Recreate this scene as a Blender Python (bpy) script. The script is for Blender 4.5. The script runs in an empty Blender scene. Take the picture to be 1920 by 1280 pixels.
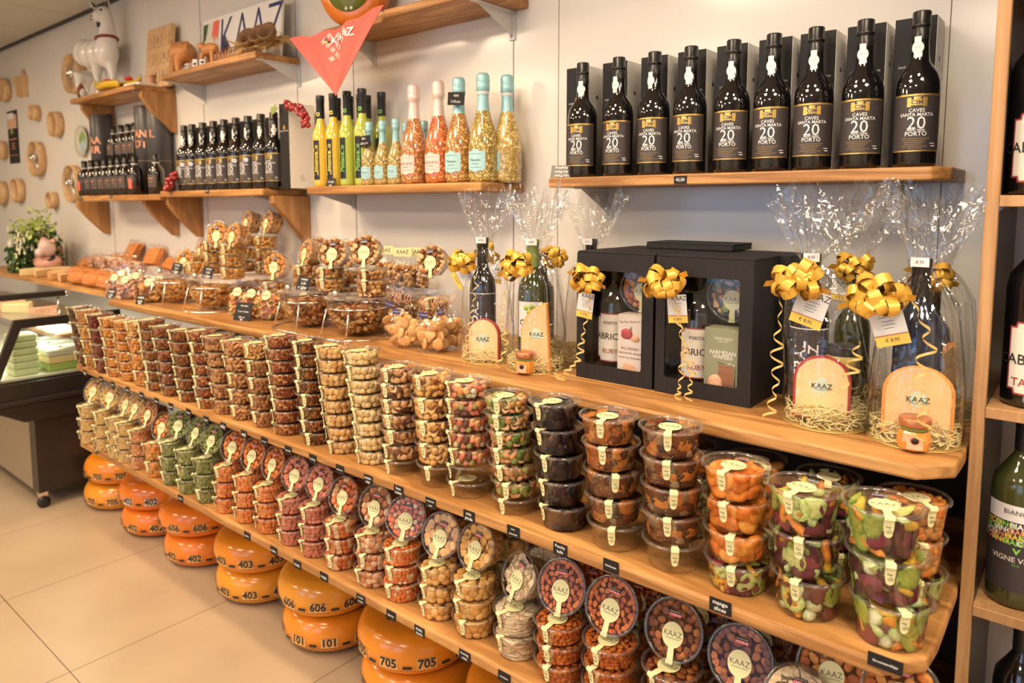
import bpy, math, random
from math import sin, cos, pi, radians as R_
from mathutils import Vector, Matrix, noise as mnoise
random.seed(7)
SC = bpy.context.scene
COL = SC.collection

# ------------------------------------------------------------------ camera
F_PX, CX, PITCH_H, HOR_Y, VPX = 1330.0, 960.0, 130.0, 385.0, -665.0
CAM = Vector((0, -1.72, 1.38))
_a = math.atan((CX - VPX) / math.hypot(F_PX, PITCH_H))
_p = math.atan(PITCH_H / F_PX)
cam_data = bpy.data.cameras.new('camera'); cam = bpy.data.objects.new('camera', cam_data); COL.objects.link(cam)
cam.location = CAM
cam.rotation_euler = (pi / 2 - _p, 0, pi / 2 - _a)
cam_data.sensor_width = 36; cam_data.lens = F_PX / 1920 * 36
cam_data.shift_y = -(640 - (HOR_Y + PITCH_H)) / 1920
cam_data.clip_start = 0.02; cam_data.clip_end = 60
cam_data.dof.use_dof = True; cam_data.dof.focus_distance = 1.5; cam_data.dof.aperture_fstop = 4.0
SC.camera = cam
_fh = Vector((-cos(_a), sin(_a), 0)); _up = Vector((0, 0, 1)); _rt = Vector((sin(_a), cos(_a), 0))
_fw = _fh * cos(_p) - _up * sin(_p); _uc = _fh * sin(_p) + _up * cos(_p)
def ray(x, y): return _fw * F_PX + _rt * (x - CX) - _uc * (y - (HOR_Y + PITCH_H))
def onY(x, y, Y):
    """the point of the photo's pixel on the vertical plane at depth Y"""
    r = ray(x, y); return CAM + r * ((Y - CAM.y) / r.y)
def onZ(x, y, Z):
    r = ray(x, y); return CAM + r * ((Z - CAM.z) / r.z)
def onX(x, y, X):
    r = ray(x, y); return CAM + r * ((X - CAM.x) / r.x)

# ------------------------------------------------------------------ world, exposure
vs = SC.view_settings
vs.view_transform = 'Standard'; vs.look = 'None'; vs.gamma = 1.0; vs.use_curve_mapping = False
vs.exposure = 0.14
SC.cycles.transparent_max_bounces = 40
SC.cycles.max_bounces = 7; SC.cycles.diffuse_bounces = 3; SC.cycles.glossy_bounces = 3
SC.cycles.transmission_bounces = 4
SC.cycles.caustics_reflective = False; SC.cycles.caustics_refractive = False
SC.cycles.sample_clamp_indirect = 4.0
W = bpy.data.worlds.new('world'); SC.world = W; W.use_nodes = True
_bg = W.node_tree.nodes['Background']; _bg.inputs[0].default_value = (0.42, 0.62, 1.0, 1); _bg.inputs[1].default_value = 2.2
ZCEIL = 2.50

def area(name, loc, sx, sy, power, col, rot=(0, 0, 0)):
    l = bpy.data.lights.new(name, 'AREA'); l.shape = 'RECTANGLE'; l.size = sx; l.size_y = sy
    l.energy = power; l.color = col
    o = bpy.data.objects.new(name, l); COL.objects.link(o); o.location = loc; o.rotation_euler = rot
    return o
WARM = (1.0, 0.77, 0.54); WARM_LEFT = (1.0, 0.69, 0.40)      # the lamps further left are warmer
PANELS = [(1.5, -0.9), (0.55, -1.55), (-1.35, -1.75), (-3.2, -1.75), (-5.1, -1.75), (-0.4, -3.5), (-2.3, -3.5), (-4.2, -3.5)]  # first entry, far right, is an added panel that brightens the cartons' white sides
for i, (x, y) in enumerate(PANELS):
    area('panel_light', (x, y, ZCEIL - 0.03), 0.56, 0.56, 14 if x > -3 else 19, WARM if x > -2 else WARM_LEFT)
SPOTS = [(-0.15, -0.95), (-0.95, -0.95), (-1.85, -0.95), (-2.75, -0.95), (-3.7, -0.95)]
for x, y in SPOTS:
    l = bpy.data.lights.new('spot_light', 'SPOT'); l.energy = 34 if x > -2 else 40; l.color = WARM if x > -1.5 else WARM_LEFT; l.spot_size = R_(95); l.spot_blend = 0.7
    l.shadow_soft_size = 0.10
    o = bpy.data.objects.new('spot_light', l); COL.objects.link(o); o.location = (x, y, ZCEIL - 0.07)
    o.rotation_euler = (R_(22), 0, 0)
# daylight coming in through the two shop windows of the front wall
for x0, x1 in ((-3.4, -1.9), (-1.3, 0.2)):
    area('window_daylight', ((x0 + x1) / 2, -4.88, 1.45), x1 - x0, 1.7, 6, (0.62, 0.80, 1.0), (-pi / 2, 0, pi))

# ------------------------------------------------------------------ materials
def mat(name, col, rough=0.5, metal=0.0, spec=0.5, noise=0.0, nscale=30, bump=0.0, bscale=60, alpha=1.0, emit=None, estr=0, coat=0.0, attr=None, stretch=None, ramp=None, sheen=0):
    m = bpy.data.materials.new(name); m.use_nodes = True
    nt = m.node_tree; b = nt.nodes['Principled BSDF']
    b.inputs['Base Color'].default_value = (*col, 1); b.inputs['Roughness'].default_value = rough
    b.inputs['Metallic'].default_value = metal; b.inputs['Specular IOR Level'].default_value = spec
    b.inputs['Coat Weight'].default_value = coat; b.inputs['Coat Roughness'].default_value = 0.05
    b.inputs['Alpha'].default_value = alpha
    if emit: b.inputs['Emission Color'].default_value = (*emit, 1); b.inputs['Emission Strength'].default_value = estr
    L = nt.links.new; src = None
    tc = nt.nodes.new('ShaderNodeTexCoord')
    vec = tc.outputs['Object']
    if stretch:
        mp = nt.nodes.new('ShaderNodeMapping'); mp.inputs['Scale'].default_value = stretch; L(vec, mp.inputs[0]); vec = mp.outputs[0]
    if attr:
        at_ = nt.nodes.new('ShaderNodeAttribute'); at_.attribute_name = attr; src = at_.outputs['Color']
    if noise > 0 or ramp:
        n = nt.nodes.new('ShaderNodeTexNoise'); n.inputs['Scale'].default_value = nscale; n.inputs['Detail'].default_value = 4
        L(vec, n.inputs['Vector'])
        if ramp:
            cr = nt.nodes.new('ShaderNodeValToRGB'); e = cr.color_ramp.elements
            e[0].position = ramp[0][0]; e[0].color = (*ramp[0][1], 1); e[1].position = ramp[-1][0]; e[1].color = (*ramp[-1][1], 1)
            for pz, cc in ramp[1:-1]:
                el = e.new(pz); el.color = (*cc, 1)
            L(n.outputs['Fac'], cr.inputs[0]); src = cr.outputs[0]
        if noise > 0:
            mr = nt.nodes.new('ShaderNodeMapRange'); mr.inputs[1].default_value = 0.3; mr.inputs[2].default_value = 0.7
            mr.inputs[3].default_value = 1 - noise; mr.inputs[4].default_value = 1 + noise
            L(n.outputs['Fac'], mr.inputs[0])
            mx = nt.nodes.new('ShaderNodeMix'); mx.data_type = 'RGBA'; mx.blend_type = 'MULTIPLY'; mx.inputs[0].default_value = 1
            if src is not None: L(src, mx.inputs[6])
            else: mx.inputs[6].default_value = (*col, 1)
            cb = nt.nodes.new('ShaderNodeCombineColor'); [L(mr.outputs[0], cb.inputs[k]) for k in range(3)]
            L(cb.outputs[0], mx.inputs[7]); src = mx.outputs[2]
    if src is not None: L(src, b.inputs['Base Color'])
    if bump > 0:
        n2 = nt.nodes.new('ShaderNodeTexNoise'); n2.inputs['Scale'].default_value = bscale; n2.inputs['Detail'].default_value = 3; L(vec, n2.inputs['Vector'])
        bp = nt.nodes.new('ShaderNodeBump'); bp.inputs['Strength'].default_value = bump; bp.inputs['Distance'].default_value = 0.002
        L(n2.outputs['Fac'], bp.inputs['Height']); L(bp.outputs[0], b.inputs['Normal'])
    return m

def film(name, tint=(0.97, 0.97, 0.97), refl=0.10, edge=0.6, rough=0.06, milky=0.0, bump=0.0, bscale=20, gcol=(1, 1, 1)):
    """thin clear plastic or glass wall: see-through with a view-dependent sheen"""
    m = bpy.data.materials.new(name); m.use_nodes = True; nt = m.node_tree; nt.nodes.clear(); L = nt.links.new
    out = nt.nodes.new('ShaderNodeOutputMaterial'); tr = nt.nodes.new('ShaderNodeBsdfTransparent'); tr.inputs[0].default_value = (*tint, 1)
    gl = nt.nodes.new('ShaderNodeBsdfGlossy'); gl.inputs['Roughness'].default_value = rough; gl.inputs[0].default_value = (*gcol, 1)
    lw = nt.nodes.new('ShaderNodeLayerWeight'); lw.inputs[0].default_value = 0.5
    mr = nt.nodes.new('ShaderNodeMapRange'); mr.inputs[1].default_value = 0.35; mr.inputs[2].default_value = 1; mr.inputs[3].default_value = refl; mr.inputs[4].default_value = edge
    L(lw.outputs['Facing'], mr.inputs[0])
    mx = nt.nodes.new('ShaderNodeMixShader'); L(mr.outputs[0], mx.inputs[0]); L(tr.outputs[0], mx.inputs[1]); L(gl.outputs[0], mx.inputs[2])
    last = mx.outputs[0]
    if milky > 0:
        df = nt.nodes.new('ShaderNodeBsdfDiffuse'); df.inputs[0].default_value = (0.85, 0.84, 0.82, 1)
        m2 = nt.nodes.new('ShaderNodeMixShader'); m2.inputs[0].default_value = milky; L(last, m2.inputs[1]); L(df.outputs[0], m2.inputs[2]); last = m2.outputs[0]
    if bump > 0:
        tc = nt.nodes.new('ShaderNodeTexCoord')
        n2 = nt.nodes.new('ShaderNodeTexNoise'); n2.inputs['Scale'].default_value = bscale; L(tc.outputs['Object'], n2.inputs['Vector'])
        bp = nt.nodes.new('ShaderNodeBump'); bp.inputs['Strength'].default_value = bump; bp.inputs['Distance'].default_value = 0.01
        L(n2.outputs['Fac'], bp.inputs['Height']); L(bp.outputs[0], gl.inputs['Normal'])
    L(last, out.inputs[0])
    return m

def wood(name, light, dark, rough=0.45, axis='X'):
    m = bpy.data.materials.new(name); m.use_nodes = True; nt = m.node_tree; b = nt.nodes['Principled BSDF']; L = nt.links.new
    tc = nt.nodes.new('ShaderNodeTexCoord'); mp = nt.nodes.new('ShaderNodeMapping')
    mp.inputs['Scale'].default_value = {'X': (1.1, 9, 14), 'Z': (14, 14, 1.1), 'Y': (14, 1.1, 14)}[axis]
    L(tc.outputs['Object'], mp.inputs[0])
    n = nt.nodes.new('ShaderNodeTexNoise'); n.inputs['Scale'].default_value = 1.3; n.inputs['Detail'].default_value = 6; n.inputs['Roughness'].default_value = 0.6; n.inputs['Distortion'].default_value = 0.8
    L(mp.outputs[0], n.inputs['Vector'])
    wv = nt.nodes.new('ShaderNodeMath'); wv.operation = 'MULTIPLY'; wv.inputs[1].default_value = 22; L(n.outputs['Fac'], wv.inputs[0])
    sn = nt.nodes.new('ShaderNodeMath'); sn.operation = 'SINE'; L(wv.outputs[0], sn.inputs[0])
    mr = nt.nodes.new('ShaderNodeMapRange'); mr.inputs[1].default_value = -1; L(sn.outputs[0], mr.inputs[0])
    n3 = nt.nodes.new('ShaderNodeTexNoise'); n3.inputs['Scale'].default_value = 2.2; n3.inputs['Detail'].default_value = 8; L(mp.outputs[0], n3.inputs['Vector'])
    av = nt.nodes.new('ShaderNodeMix'); av.inputs[0].default_value = 0.62; L(mr.outputs[0], av.inputs[2]); L(n3.outputs['Fac'], av.inputs[3])
    cr = nt.nodes.new('ShaderNodeValToRGB'); e = cr.color_ramp.elements
    e[0].position = 0.22; e[0].color = (*dark, 1); e[1].position = 0.72; e[1].color = (*light, 1)
    L(av.outputs[0], cr.inputs[0]); L(cr.outputs[0], b.inputs['Base Color']); b.inputs['Roughness'].default_value = rough
    bp = nt.nodes.new('ShaderNodeBump'); bp.inputs['Strength'].default_value = 0.12; bp.inputs['Distance'].default_value = 0.002
    L(n3.outputs['Fac'], bp.inputs['Height']); L(bp.outputs[0], b.inputs['Normal'])
    return m

M = {}
M['shelfwood'] = wood('oiled_shelf_wood', (0.58, 0.30, 0.10), (0.28, 0.12, 0.03))
M['bracketwood'] = wood('bracket_wood', (0.50, 0.26, 0.09), (0.33, 0.15, 0.045), axis='Z')
M['postwood'] = wood('cabinet_wood', (0.55, 0.33, 0.15), (0.38, 0.20, 0.08), axis='Z')
M['beech'] = wood('pale_wood', (0.72, 0.48, 0.26), (0.58, 0.35, 0.16), axis='Z')
M['wall'] = mat('white_wall_panel', (0.79, 0.76, 0.71), 0.16, spec=0.5, bump=0.03, bscale=3)
M['ceil'] = mat('ceiling_tile', (0.62, 0.58, 0.52), 0.8, noise=0.03, nscale=80)
M['darktrim'] = mat('dark_trim', (0.03, 0.028, 0.025), 0.5)
M['seam'] = mat('panel_seam', (0.16, 0.13, 0.11), 0.6)
M['bracket'] = mat('white_metal', (0.66, 0.66, 0.66), 0.35, spec=0.5)
M['screw'] = mat('steel_screw', (0.5, 0.48, 0.45), 0.3, metal=1)
M['chrome'] = mat('chrome_wire', (0.85, 0.82, 0.76), 0.12, metal=1)
M['black'] = mat('black_card', (0.012, 0.011, 0.012), 0.55, spec=0.3)
M['blackmetal'] = mat('black_coated_metal', (0.016, 0.015, 0.015), 0.3)
M['whitepaper'] = mat('white_paper', (0.80, 0.80, 0.80), 0.6)
M['ink'] = mat('black_ink', (0.02, 0.02, 0.018), 0.6)
M['chalk'] = mat('white_writing', (0.85, 0.85, 0.82), 0.7)
M['food'] = mat('dry_food', (1, 1, 1), 0.5, attr='Col', noise=0.22, nscale=160, bump=0.35, bscale=260)
M['foodgloss'] = mat('glossy_food', (1, 1, 1), 0.36, spec=0.28, attr='Col', noise=0.2, nscale=110, bump=0.25, bscale=180)
M['plastic'] = film('clear_tub_plastic', (0.982, 0.978, 0.972), 0.018, 0.40, 0.07)
M['rim'] = film('tub_rim_plastic', (0.94, 0.935, 0.93), 0.055, 0.6, 0.10, milky=0.03)
M['sticker'] = mat('pale_yellow_sticker', (0.80, 0.77, 0.42), 0.45)
M['sticker2'] = mat('pale_green_sticker', (0.62, 0.70, 0.52), 0.45)
M['red'] = mat('red_sticker', (0.75, 0.04, 0.05), 0.5)
M['purple'] = mat('purple_sticker', (0.06, 0.04, 0.16), 0.5)

# ------------------------------------------------------------------ mesh builder
class MB:
    def __init__(s): s.v = []; s.f = []; s.m = []; s.c = []; s.mats = []; s.smooth = []; s.cur = 0; s.col = (1, 1, 1); s.sm = False
    def mat(s, m):
        if m not in s.mats: s.mats.append(m)
        s.cur = s.mats.index(m); return s
    def add(s, vs, fs, sm=None, col=None):
        n = len(s.v); s.v += [tuple(v) for v in vs]; c = col or s.col; s.c += [c] * len(vs)
        sm = s.sm if sm is None else sm
        for f in fs: s.f.append(tuple(i + n for i in f)); s.m.append(s.cur); s.smooth.append(sm)
        return s
    def box(s, x0, x1, y0, y1, z0, z1, T=None):
        vs = [(x, y, z) for z in (z0, z1) for y in (y0, y1) for x in (x0, x1)]
        if T: vs = [T @ Vector(v) for v in vs]
        return s.add(vs, [(0, 2, 3, 1), (4, 5, 7, 6), (0, 1, 5, 4), (2, 6, 7, 3), (0, 4, 6, 2), (1, 3, 7, 5)], False)
    def bbox(s, x0, x1, y0, y1, z0, z1, b=0.003, T=None):
        """box with bevelled edges"""
        vs = []
        for sx, sy, sz in [(a, c, d) for a in (0, 1) for c in (0, 1) for d in (0, 1)]:
            X, Y, Z = (x1 if sx else x0), (y1 if sy else y0), (z1 if sz else z0)
            dx, dy, dz = (-b if sx else b), (-b if sy else b), (-b if sz else b)
            vs += [(X, Y + dy, Z + dz), (X + dx, Y, Z + dz), (X + dx, Y + dy, Z)]
        i = lambda sx, sy, sz, k: (sx * 4 + sy * 2 + sz) * 3 + k
        fs = []
        for sx in (0, 1): q = [i(sx, 0, 0, 0), i(sx, 1, 0, 0), i(sx, 1, 1, 0), i(sx, 0, 1, 0)]; fs.append(q if sx else q[::-1])
        for sy in (0, 1): q = [i(0, sy, 0, 1), i(1, sy, 0, 1), i(1, sy, 1, 1), i(0, sy, 1, 1)]; fs.append(q[::-1] if sy else q)
        for sz in (0, 1): q = [i(0, 0, sz, 2), i(1, 0, sz, 2), i(1, 1, sz, 2), i(0, 1, sz, 2)]; fs.append(q if sz else q[::-1])
        for a in (0, 1):
            for c in (0, 1):
                fs.append((i(a, c, 0, 0), i(a, c, 1, 0), i(a, c, 1, 1), i(a, c, 0, 1)))
                fs.append((i(a, 0, c, 0), i(a, 1, c, 0), i(a, 1, c, 2), i(a, 0, c, 2)))
                fs.append((i(0, a, c, 1), i(1, a, c, 1), i(1, a, c, 2), i(0, a, c, 2)))
                for d in (0, 1): fs.append((i(a, c, d, 0), i(a, c, d, 1), i(a, c, d, 2)))
        if T: vs = [T @ Vector(v) for v in vs]
        return s.add(vs, fs, False)
    def lathe(s, prof, n=24, T=None, cap0=True, cap1=True, sm=True, a0=0, a1=2 * pi):
        full = abs(a1 - a0 - 2 * pi) < 1e-6; k = n if full else n + 1
        vs = []
        for r, z in prof:
            for j in range(k):
                a = a0 + (a1 - a0) * j / n; vs.append((r * cos(a), r * sin(a), z))
        fs = []
        for i in range(len(prof) - 1):
            for j in range(n):
                j2 = (j + 1) % k if full else j + 1
                fs.append((i * k + j, i * k + j2, (i + 1) * k + j2, (i + 1) * k + j))
        if full and cap0: fs.append(tuple(range(k))[::-1])
        if full and cap1: fs.append(tuple((len(prof) - 1) * k + j for j in range(k)))
        if T: vs = [T @ Vector(v) for v in vs]
        return s.add(vs, fs, sm)
    def tube(s, pts, r, n=8, closed=False, caps=True, sm=True, flat=1.0):
        pts = [Vector(p) for p in pts]; N = len(pts); vs = []; fs = []
        rr = r if isinstance(r, (list, tuple)) else [r] * N
        prev = None
        for i, p in enumerate(pts):
            t = (pts[(i + 1) % N] - pts[i - 1]) if closed else (pts[min(i + 1, N - 1)] - pts[max(i - 1, 0)])
            if t.length < 1e-9: t = Vector((0, 0, 1))
            t.normalize()
            if prev is None:
                u = t.cross(Vector((0, 0, 1)));
                if u.length < 0.05: u = t.cross(Vector((1, 0, 0)))
            else: u = prev - t * prev.dot(t)
            u.normalize(); prev = u; w = t.cross(u)
            for j in range(n):
                a = 2 * pi * j / n; vs.append(p + u * (rr[i] * cos(a)) + w * (rr[i] * sin(a) * flat))
        for i in range(N if closed else N - 1):
            i2 = (i + 1) % N
            for j in range(n): fs.append((i * n + j, i * n + (j + 1) % n, i2 * n + (j + 1) % n, i2 * n + j))
        if caps and not closed: fs += [tuple(range(n))[::-1], tuple((N - 1) * n + j for j in range(n))]
        return s.add(vs, fs, sm)
    def prism(s, poly, d0, d1, T=None, sm=False):
        """polygon in XY extruded along Z from d0 to d1, ngon caps"""
        n = len(poly); vs = [(x, y, d0) for x, y in poly] + [(x, y, d1) for x, y in poly]
        fs = [tuple(range(n))[::-1], tuple(n + i for i in range(n))] + [(i, (i + 1) % n, n + (i + 1) % n, n + i) for i in range(n)]
        if T: vs = [T @ Vector(v) for v in vs]
        return s.add(vs, fs, sm)
    def ribbon(s, pts, wid, side, sm=True):
        """flat band of width wid along pts; side = direction(s) across"""
        vs = []; n = len(pts)
        for i, p in enumerate(pts):
            d = side[i] if isinstance(side, list) else side
            w = wid[i] if isinstance(wid, list) else wid
            p = Vector(p); d = Vector(d).normalized(); vs += [p - d * w / 2, p + d * w / 2]
        return s.add(vs, [(2 * i, 2 * i + 1, 2 * i + 3, 2 * i + 2) for i in range(n - 1)], sm)
    def blob(s, c, r, rot=None, seed=0, rough=0.12, kind='s', sub=1, col=None, freq=1.5, col2=None):
        V, Fc = ICO[sub]; vs = []
        R = rot or Matrix.Identity(3); off = Vector((seed * 3.17, seed * 1.3, seed * 0.71))
        rx, ry, rz = r if isinstance(r, (tuple, list)) else (r, r, r)
        for v in V:
            k = 1 + rough * mnoise.noise(v * freq + off) * 2
            x, y, z = v.x * rx * k, v.y * ry * k, v.z * rz * k
            if kind == 'almond': x *= 1; w = 1 - 0.35 * max(0, v.x); y *= w; z *= w
            elif kind == 'cashew': z += 1.1 * (x * x) / max(rx, 1e-6) - 0.3 * rx
            elif kind == 'half': z = max(z, -0.25 * rz)
            elif kind == 'dent': z -= 0.5 * rz * math.exp(-(v.x ** 2 + v.y ** 2) * 5) * (1 if v.z > 0 else -0.2)
            elif kind == 'curl': z += 0.5 * rx * v.x * v.x
            vs.append(R @ Vector((x, y, z)) + Vector(c))
        s.add(vs, Fc, True, col)
        if col2:
            n0 = len(s.c) - len(V)
            for i, v in enumerate(V):
                if math.hypot(v.x, v.y) > .80: s.c[n0 + i] = col2
        return s
    def text(s, txt, size, T, wrap=None, bold=0.0, lift=0.0, font=None):
        """letters lie in local XY (x right, y up), placed by T; wrap=(radius) bends x round a vertical cylinder"""
        V, Fc = letters(txt, bold)
        vs = []
        for x, y in V:
            x *= size; y *= size
            if wrap: vs.append(T @ Vector((wrap * sin(x / wrap), -wrap * cos(x / wrap), y)))
            else: vs.append(T @ Vector((x, y, lift)))
        return s.add(vs, Fc, False)
    def build(s, name, parent=None, col=False):
        me = bpy.data.meshes.new(name); me.from_pydata(s.v, [], s.f)
        for m in s.mats: me.materials.append(m)
        me.polygons.foreach_set('material_index', s.m); me.polygons.foreach_set('use_smooth', s.smooth)
        if col:
            a = me.color_attributes.new('Col', 'FLOAT_COLOR', 'POINT')
            flat = []
            for c in s.c: flat += [c[0], c[1], c[2], 1.0]
            a.data.foreach_set('color', flat)
        me.update()
        o = bpy.data.objects.new(name, me); COL.objects.link(o)
        if parent: o.parent = parent
        return o

def _ico(sub):
    import bmesh
    bm = bmesh.new(); bmesh.ops.create_icosphere(bm, subdivisions=sub + 1, radius=1)
    V = [v.co.copy() for v in bm.verts]; Fc = [tuple(v.index for v in f.verts) for f in bm.faces]; bm.free(); return V, Fc
ICO = {0: _ico(0), 1: _ico(1), 2: _ico(2), 3: _ico(3)}
_LET = {}
def letters(txt, bold=0.0):
    k = (txt, bold)
    if k not in _LET:
        cu = bpy.data.curves.new('t', 'FONT'); cu.body = txt; cu.align_x = 'CENTER'; cu.align_y = 'CENTER'; cu.resolution_u = 2; cu.offset = bold
        ob = bpy.data.objects.new('t', cu); COL.objects.link(ob)
        dg = bpy.context.evaluated_depsgraph_get(); me = ob.evaluated_get(dg).to_mesh()
        _LET[k] = ([(v.co.x, v.co.y) for v in me.vertices], [tuple(p.vertices) for p in me.polygons])
        ob.evaluated_get(dg).to_mesh_clear(); bpy.data.objects.remove(ob); bpy.data.curves.remove(cu)
    return _LET[k]

def tag(o, label=None, cat=None, group=None, kind=None):
    if label: o['label'] = label
    if cat: o['category'] = cat
    if group: o['group'] = group
    if kind: o['kind'] = kind
    return o
def thing(name, label, cat, loc=(0, 0, 0), rz=0, group=None):
    o = bpy.data.objects.new(name, None); COL.objects.link(o); o.empty_display_size = 0.02
    o.location = loc; o.rotation_euler = (0, 0, rz)
    return tag(o, label, cat, group)
def struct(o): o['kind'] = 'structure'; return o
def copy_tree(o, parent=None):
    c = o.copy(); COL.objects.link(c)
    if parent: c.parent = parent; c.matrix_parent_inverse = Matrix.Identity(4)
    for ch in KIDS.get(o.name, []) if False else [x for x in o.children]: copy_tree(ch, c)
    return c
KIDS = {}
FLAT_FRONT = Matrix(((1, 0, 0, 0), (0, 0, -1, 0), (0, 1, 0, 0), (0, 0, 0, 1)))   # local XY -> world XZ, facing -Y
def T_(x, y, z, rz=0, rx=0): return Matrix.Translation((x, y, z)) @ Matrix.Rotation(rz, 4, 'Z') @ Matrix.Rotation(rx, 4, 'X')
def jit(a): return random.uniform(-a, a)

# ------------------------------------------------------------------ the room
XL, XR, YF = -8.2, 2.4, -5.0
b = MB().mat(M['wall']); b.box(XL, XR, 0.0, 0.1, 0, ZCEIL); wall_back = struct(b.build('wall_back'))
b = MB().mat(M['wall']); b.box(XL - 0.1, XL, YF, 0.1, 0, ZCEIL); struct(b.build('wall_left'))
b = MB().mat(M['wall']); b.box(XR, XR + 0.1, YF, 0.1, 0, ZCEIL); struct(b.build('wall_right'))
# front wall behind the photographer with two windows
WIN = [(-3.4, -1.9), (-1.3, 0.2)]
b = MB().mat(M['wall'])
b.box(XL, XR, YF - 0.1, YF, 0, 0.6); b.box(XL, XR, YF - 0.1, YF, 2.3, ZCEIL)
xs = [XL] + [q for w in WIN for q in w] + [XR]
for i in range(0, len(xs), 2): b.box(xs[i], xs[i + 1], YF - 0.1, YF, 0.6, 2.3)
struct(b.build('wall_front'))
M['pane'] = film('window_glass', (0.98, 0.99, 1.0), 0.03, 0.3, 0.02)
for i, (x0, x1) in enumerate(WIN):
    b = MB().mat(M['darktrim'])
    for x in (x0, (x0 + x1) / 2 - 0.03, x1 - 0.06): b.box(x, x + 0.06, YF - 0.08, YF - 0.01, 0.6, 2.3)
    for z in (0.6, 1.4, 2.24): b.box(x0, x1, YF - 0.08, YF - 0.01, z, z + 0.06)
    w = struct(b.build('window_%d' % (i + 1)))
    b = MB().mat(M['pane']); b.box(x0, x1, YF - 0.05, YF - 0.045, 0.6, 2.3); b.build('pane', w)
# panel seams of the back wall
b = MB().mat(M['seam'])
for px, py in ((216, 450), (384, 250), (560, 250), (663, 150), (963, 200), (1048, 50), (1776, 150)):
    x = onY(px, py, 0).x; wdt = 0.0016 if px not in (1048, 1776) else 0.0009
    b.box(x - wdt, x + wdt, -0.0008, 0.0, 0.0, ZCEIL)
struct(b.build('trim_1'))
# floor with tile joints
m = bpy.data.materials.new('beige_floor_tile'); m.use_nodes = True; nt = m.node_tree; L = nt.links.new; bs = nt.nodes['Principled BSDF']
tc = nt.nodes.new('ShaderNodeTexCoord')
_p0 = onZ(10, 1126, 0); _p1 = onZ(130, 1260, 0); TILE = _p1.x - _p0.x
mp = nt.nodes.new('ShaderNodeMapping'); mp.inputs['Location'].default_value = (-_p0.x, -_p0.y, 0); L(tc.outputs['Object'], mp.inputs[0])
br = nt.nodes.new('ShaderNodeTexBrick'); br.offset = 0.0; br.squash = 1.0
br.inputs['Scale'].default_value = 1.0; br.inputs['Brick Width'].default_value = TILE; br.inputs['Row Height'].default_value = TILE
br.inputs['Mortar Size'].default_value = 0.0016; br.inputs['Mortar Smooth'].default_value = 0.2
br.inputs['Color1'].default_value = (1, 1, 1, 1); br.inputs['Color2'].default_value = (0.97, 0.96, 0.95, 1); br.inputs['Mortar'].default_value = (0.25, 0.2, 0.14, 1)
L(mp.outputs[0], br.inputs['Vector'])
n = nt.nodes.new('ShaderNodeTexNoise'); n.inputs['Scale'].default_value = 3.5; n.inputs['Detail'].default_value = 6; L(tc.outputs['Object'], n.inputs['Vector'])
cr = nt.nodes.new('ShaderNodeValToRGB'); e = cr.color_ramp.elements; e[0].position = 0.3; e[0].color = (0.41, 0.315, 0.21, 1); e[1].position = 0.75; e[1].color = (0.49, 0.385, 0.26, 1)
L(n.outputs['Fac'], cr.inputs[0])
mx = nt.nodes.new('ShaderNodeMix'); mx.data_type = 'RGBA'; mx.blend_type = 'MULTIPLY'; mx.inputs[0].default_value = 1
L(cr.outputs[0], mx.inputs[6]); L(br.outputs['Color'], mx.inputs[7]); L(mx.outputs[2], bs.inputs['Base Color']); bs.inputs['Roughness'].default_value = 0.33
b = MB().mat(m); b.box(XL - 0.1, XR + 0.1, YF - 0.1, 0.1, -0.1, 0); struct(b.build('floor'))
# ceiling of laid tiles with dark joints, dark angle along the wall
m = bpy.data.materials.new('suspended_ceiling'); m.use_nodes = True; nt = m.node_tree; L = nt.links.new; bs = nt.nodes['Principled BSDF']
tc = nt.nodes.new('ShaderNodeTexCoord'); mp = nt.nodes.new('ShaderNodeMapping'); L(tc.outputs['Object'], mp.inputs[0])
_c = onZ(100, 21, ZCEIL); mp.inputs['Location'].default_value = (-_c.x, 0.02, 0)
br = nt.nodes.new('ShaderNodeTexBrick'); br.offset = 0.0; br.inputs['Scale'].default_value = 1
br.inputs['Brick Width'].default_value = 0.6; br.inputs['Row Height'].default_value = 1.2; br.inputs['Mortar Size'].default_value = 0.003
br.inputs['Color1'].default_value = (0.60, 0.57, 0.50, 1); br.inputs['Color2'].default_value = (0.57, 0.54, 0.48, 1); br.inputs['Mortar'].default_value = (0.22, 0.19, 0.15, 1)
L(mp.outputs[0], br.inputs['Vector']); L(br.outputs['Color'], bs.inputs['Base Color']); bs.inputs['Roughness'].default_value = 0.8
b = MB().mat(m); b.box(XL - 0.1, XR + 0.1, YF - 0.1, 0.1, ZCEIL, ZCEIL + 0.1); struct(b.build('ceiling'))
b = MB().mat(M['darktrim']); b.box(XL, XR, -0.022, 0.0, ZCEIL - 0.012, ZCEIL); struct(b.build('trim_2'))
# ceiling luminaires
M['lampglow'] = mat('lamp_diffuser', (0.9, 0.9, 0.9), 0.5, emit=(1.0, 0.86, 0.68), estr=14)
M['lampwhite'] = mat('lamp_housing', (0.8, 0.8, 0.8), 0.4)
for i, (x, y) in enumerate(PANELS):  # the added far-right panel gets a frame and diffuser like the rest
    t = thing('ceiling_panel_light', 'square recessed ceiling light panel in the tiled ceiling behind the photographer', 'ceiling light', (x, y, ZCEIL), 0, 'ceiling light panels')
    b = MB().mat(M['lampwhite'])
    for s_ in (-1, 1):
        b.box(min(s_ * .30, s_ * .28), max(s_ * .30, s_ * .28), -.30, .30, -.012, -.001); b.box(-.28, .28, min(s_ * .30, s_ * .28), max(s_ * .30, s_ * .28), -.012, -.001)
    b.build('frame', t); b = MB().mat(M['lampglow']); b.box(-.28, .28, -.28, .28, -.006, -.002); b.build('diffuser', t)
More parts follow.
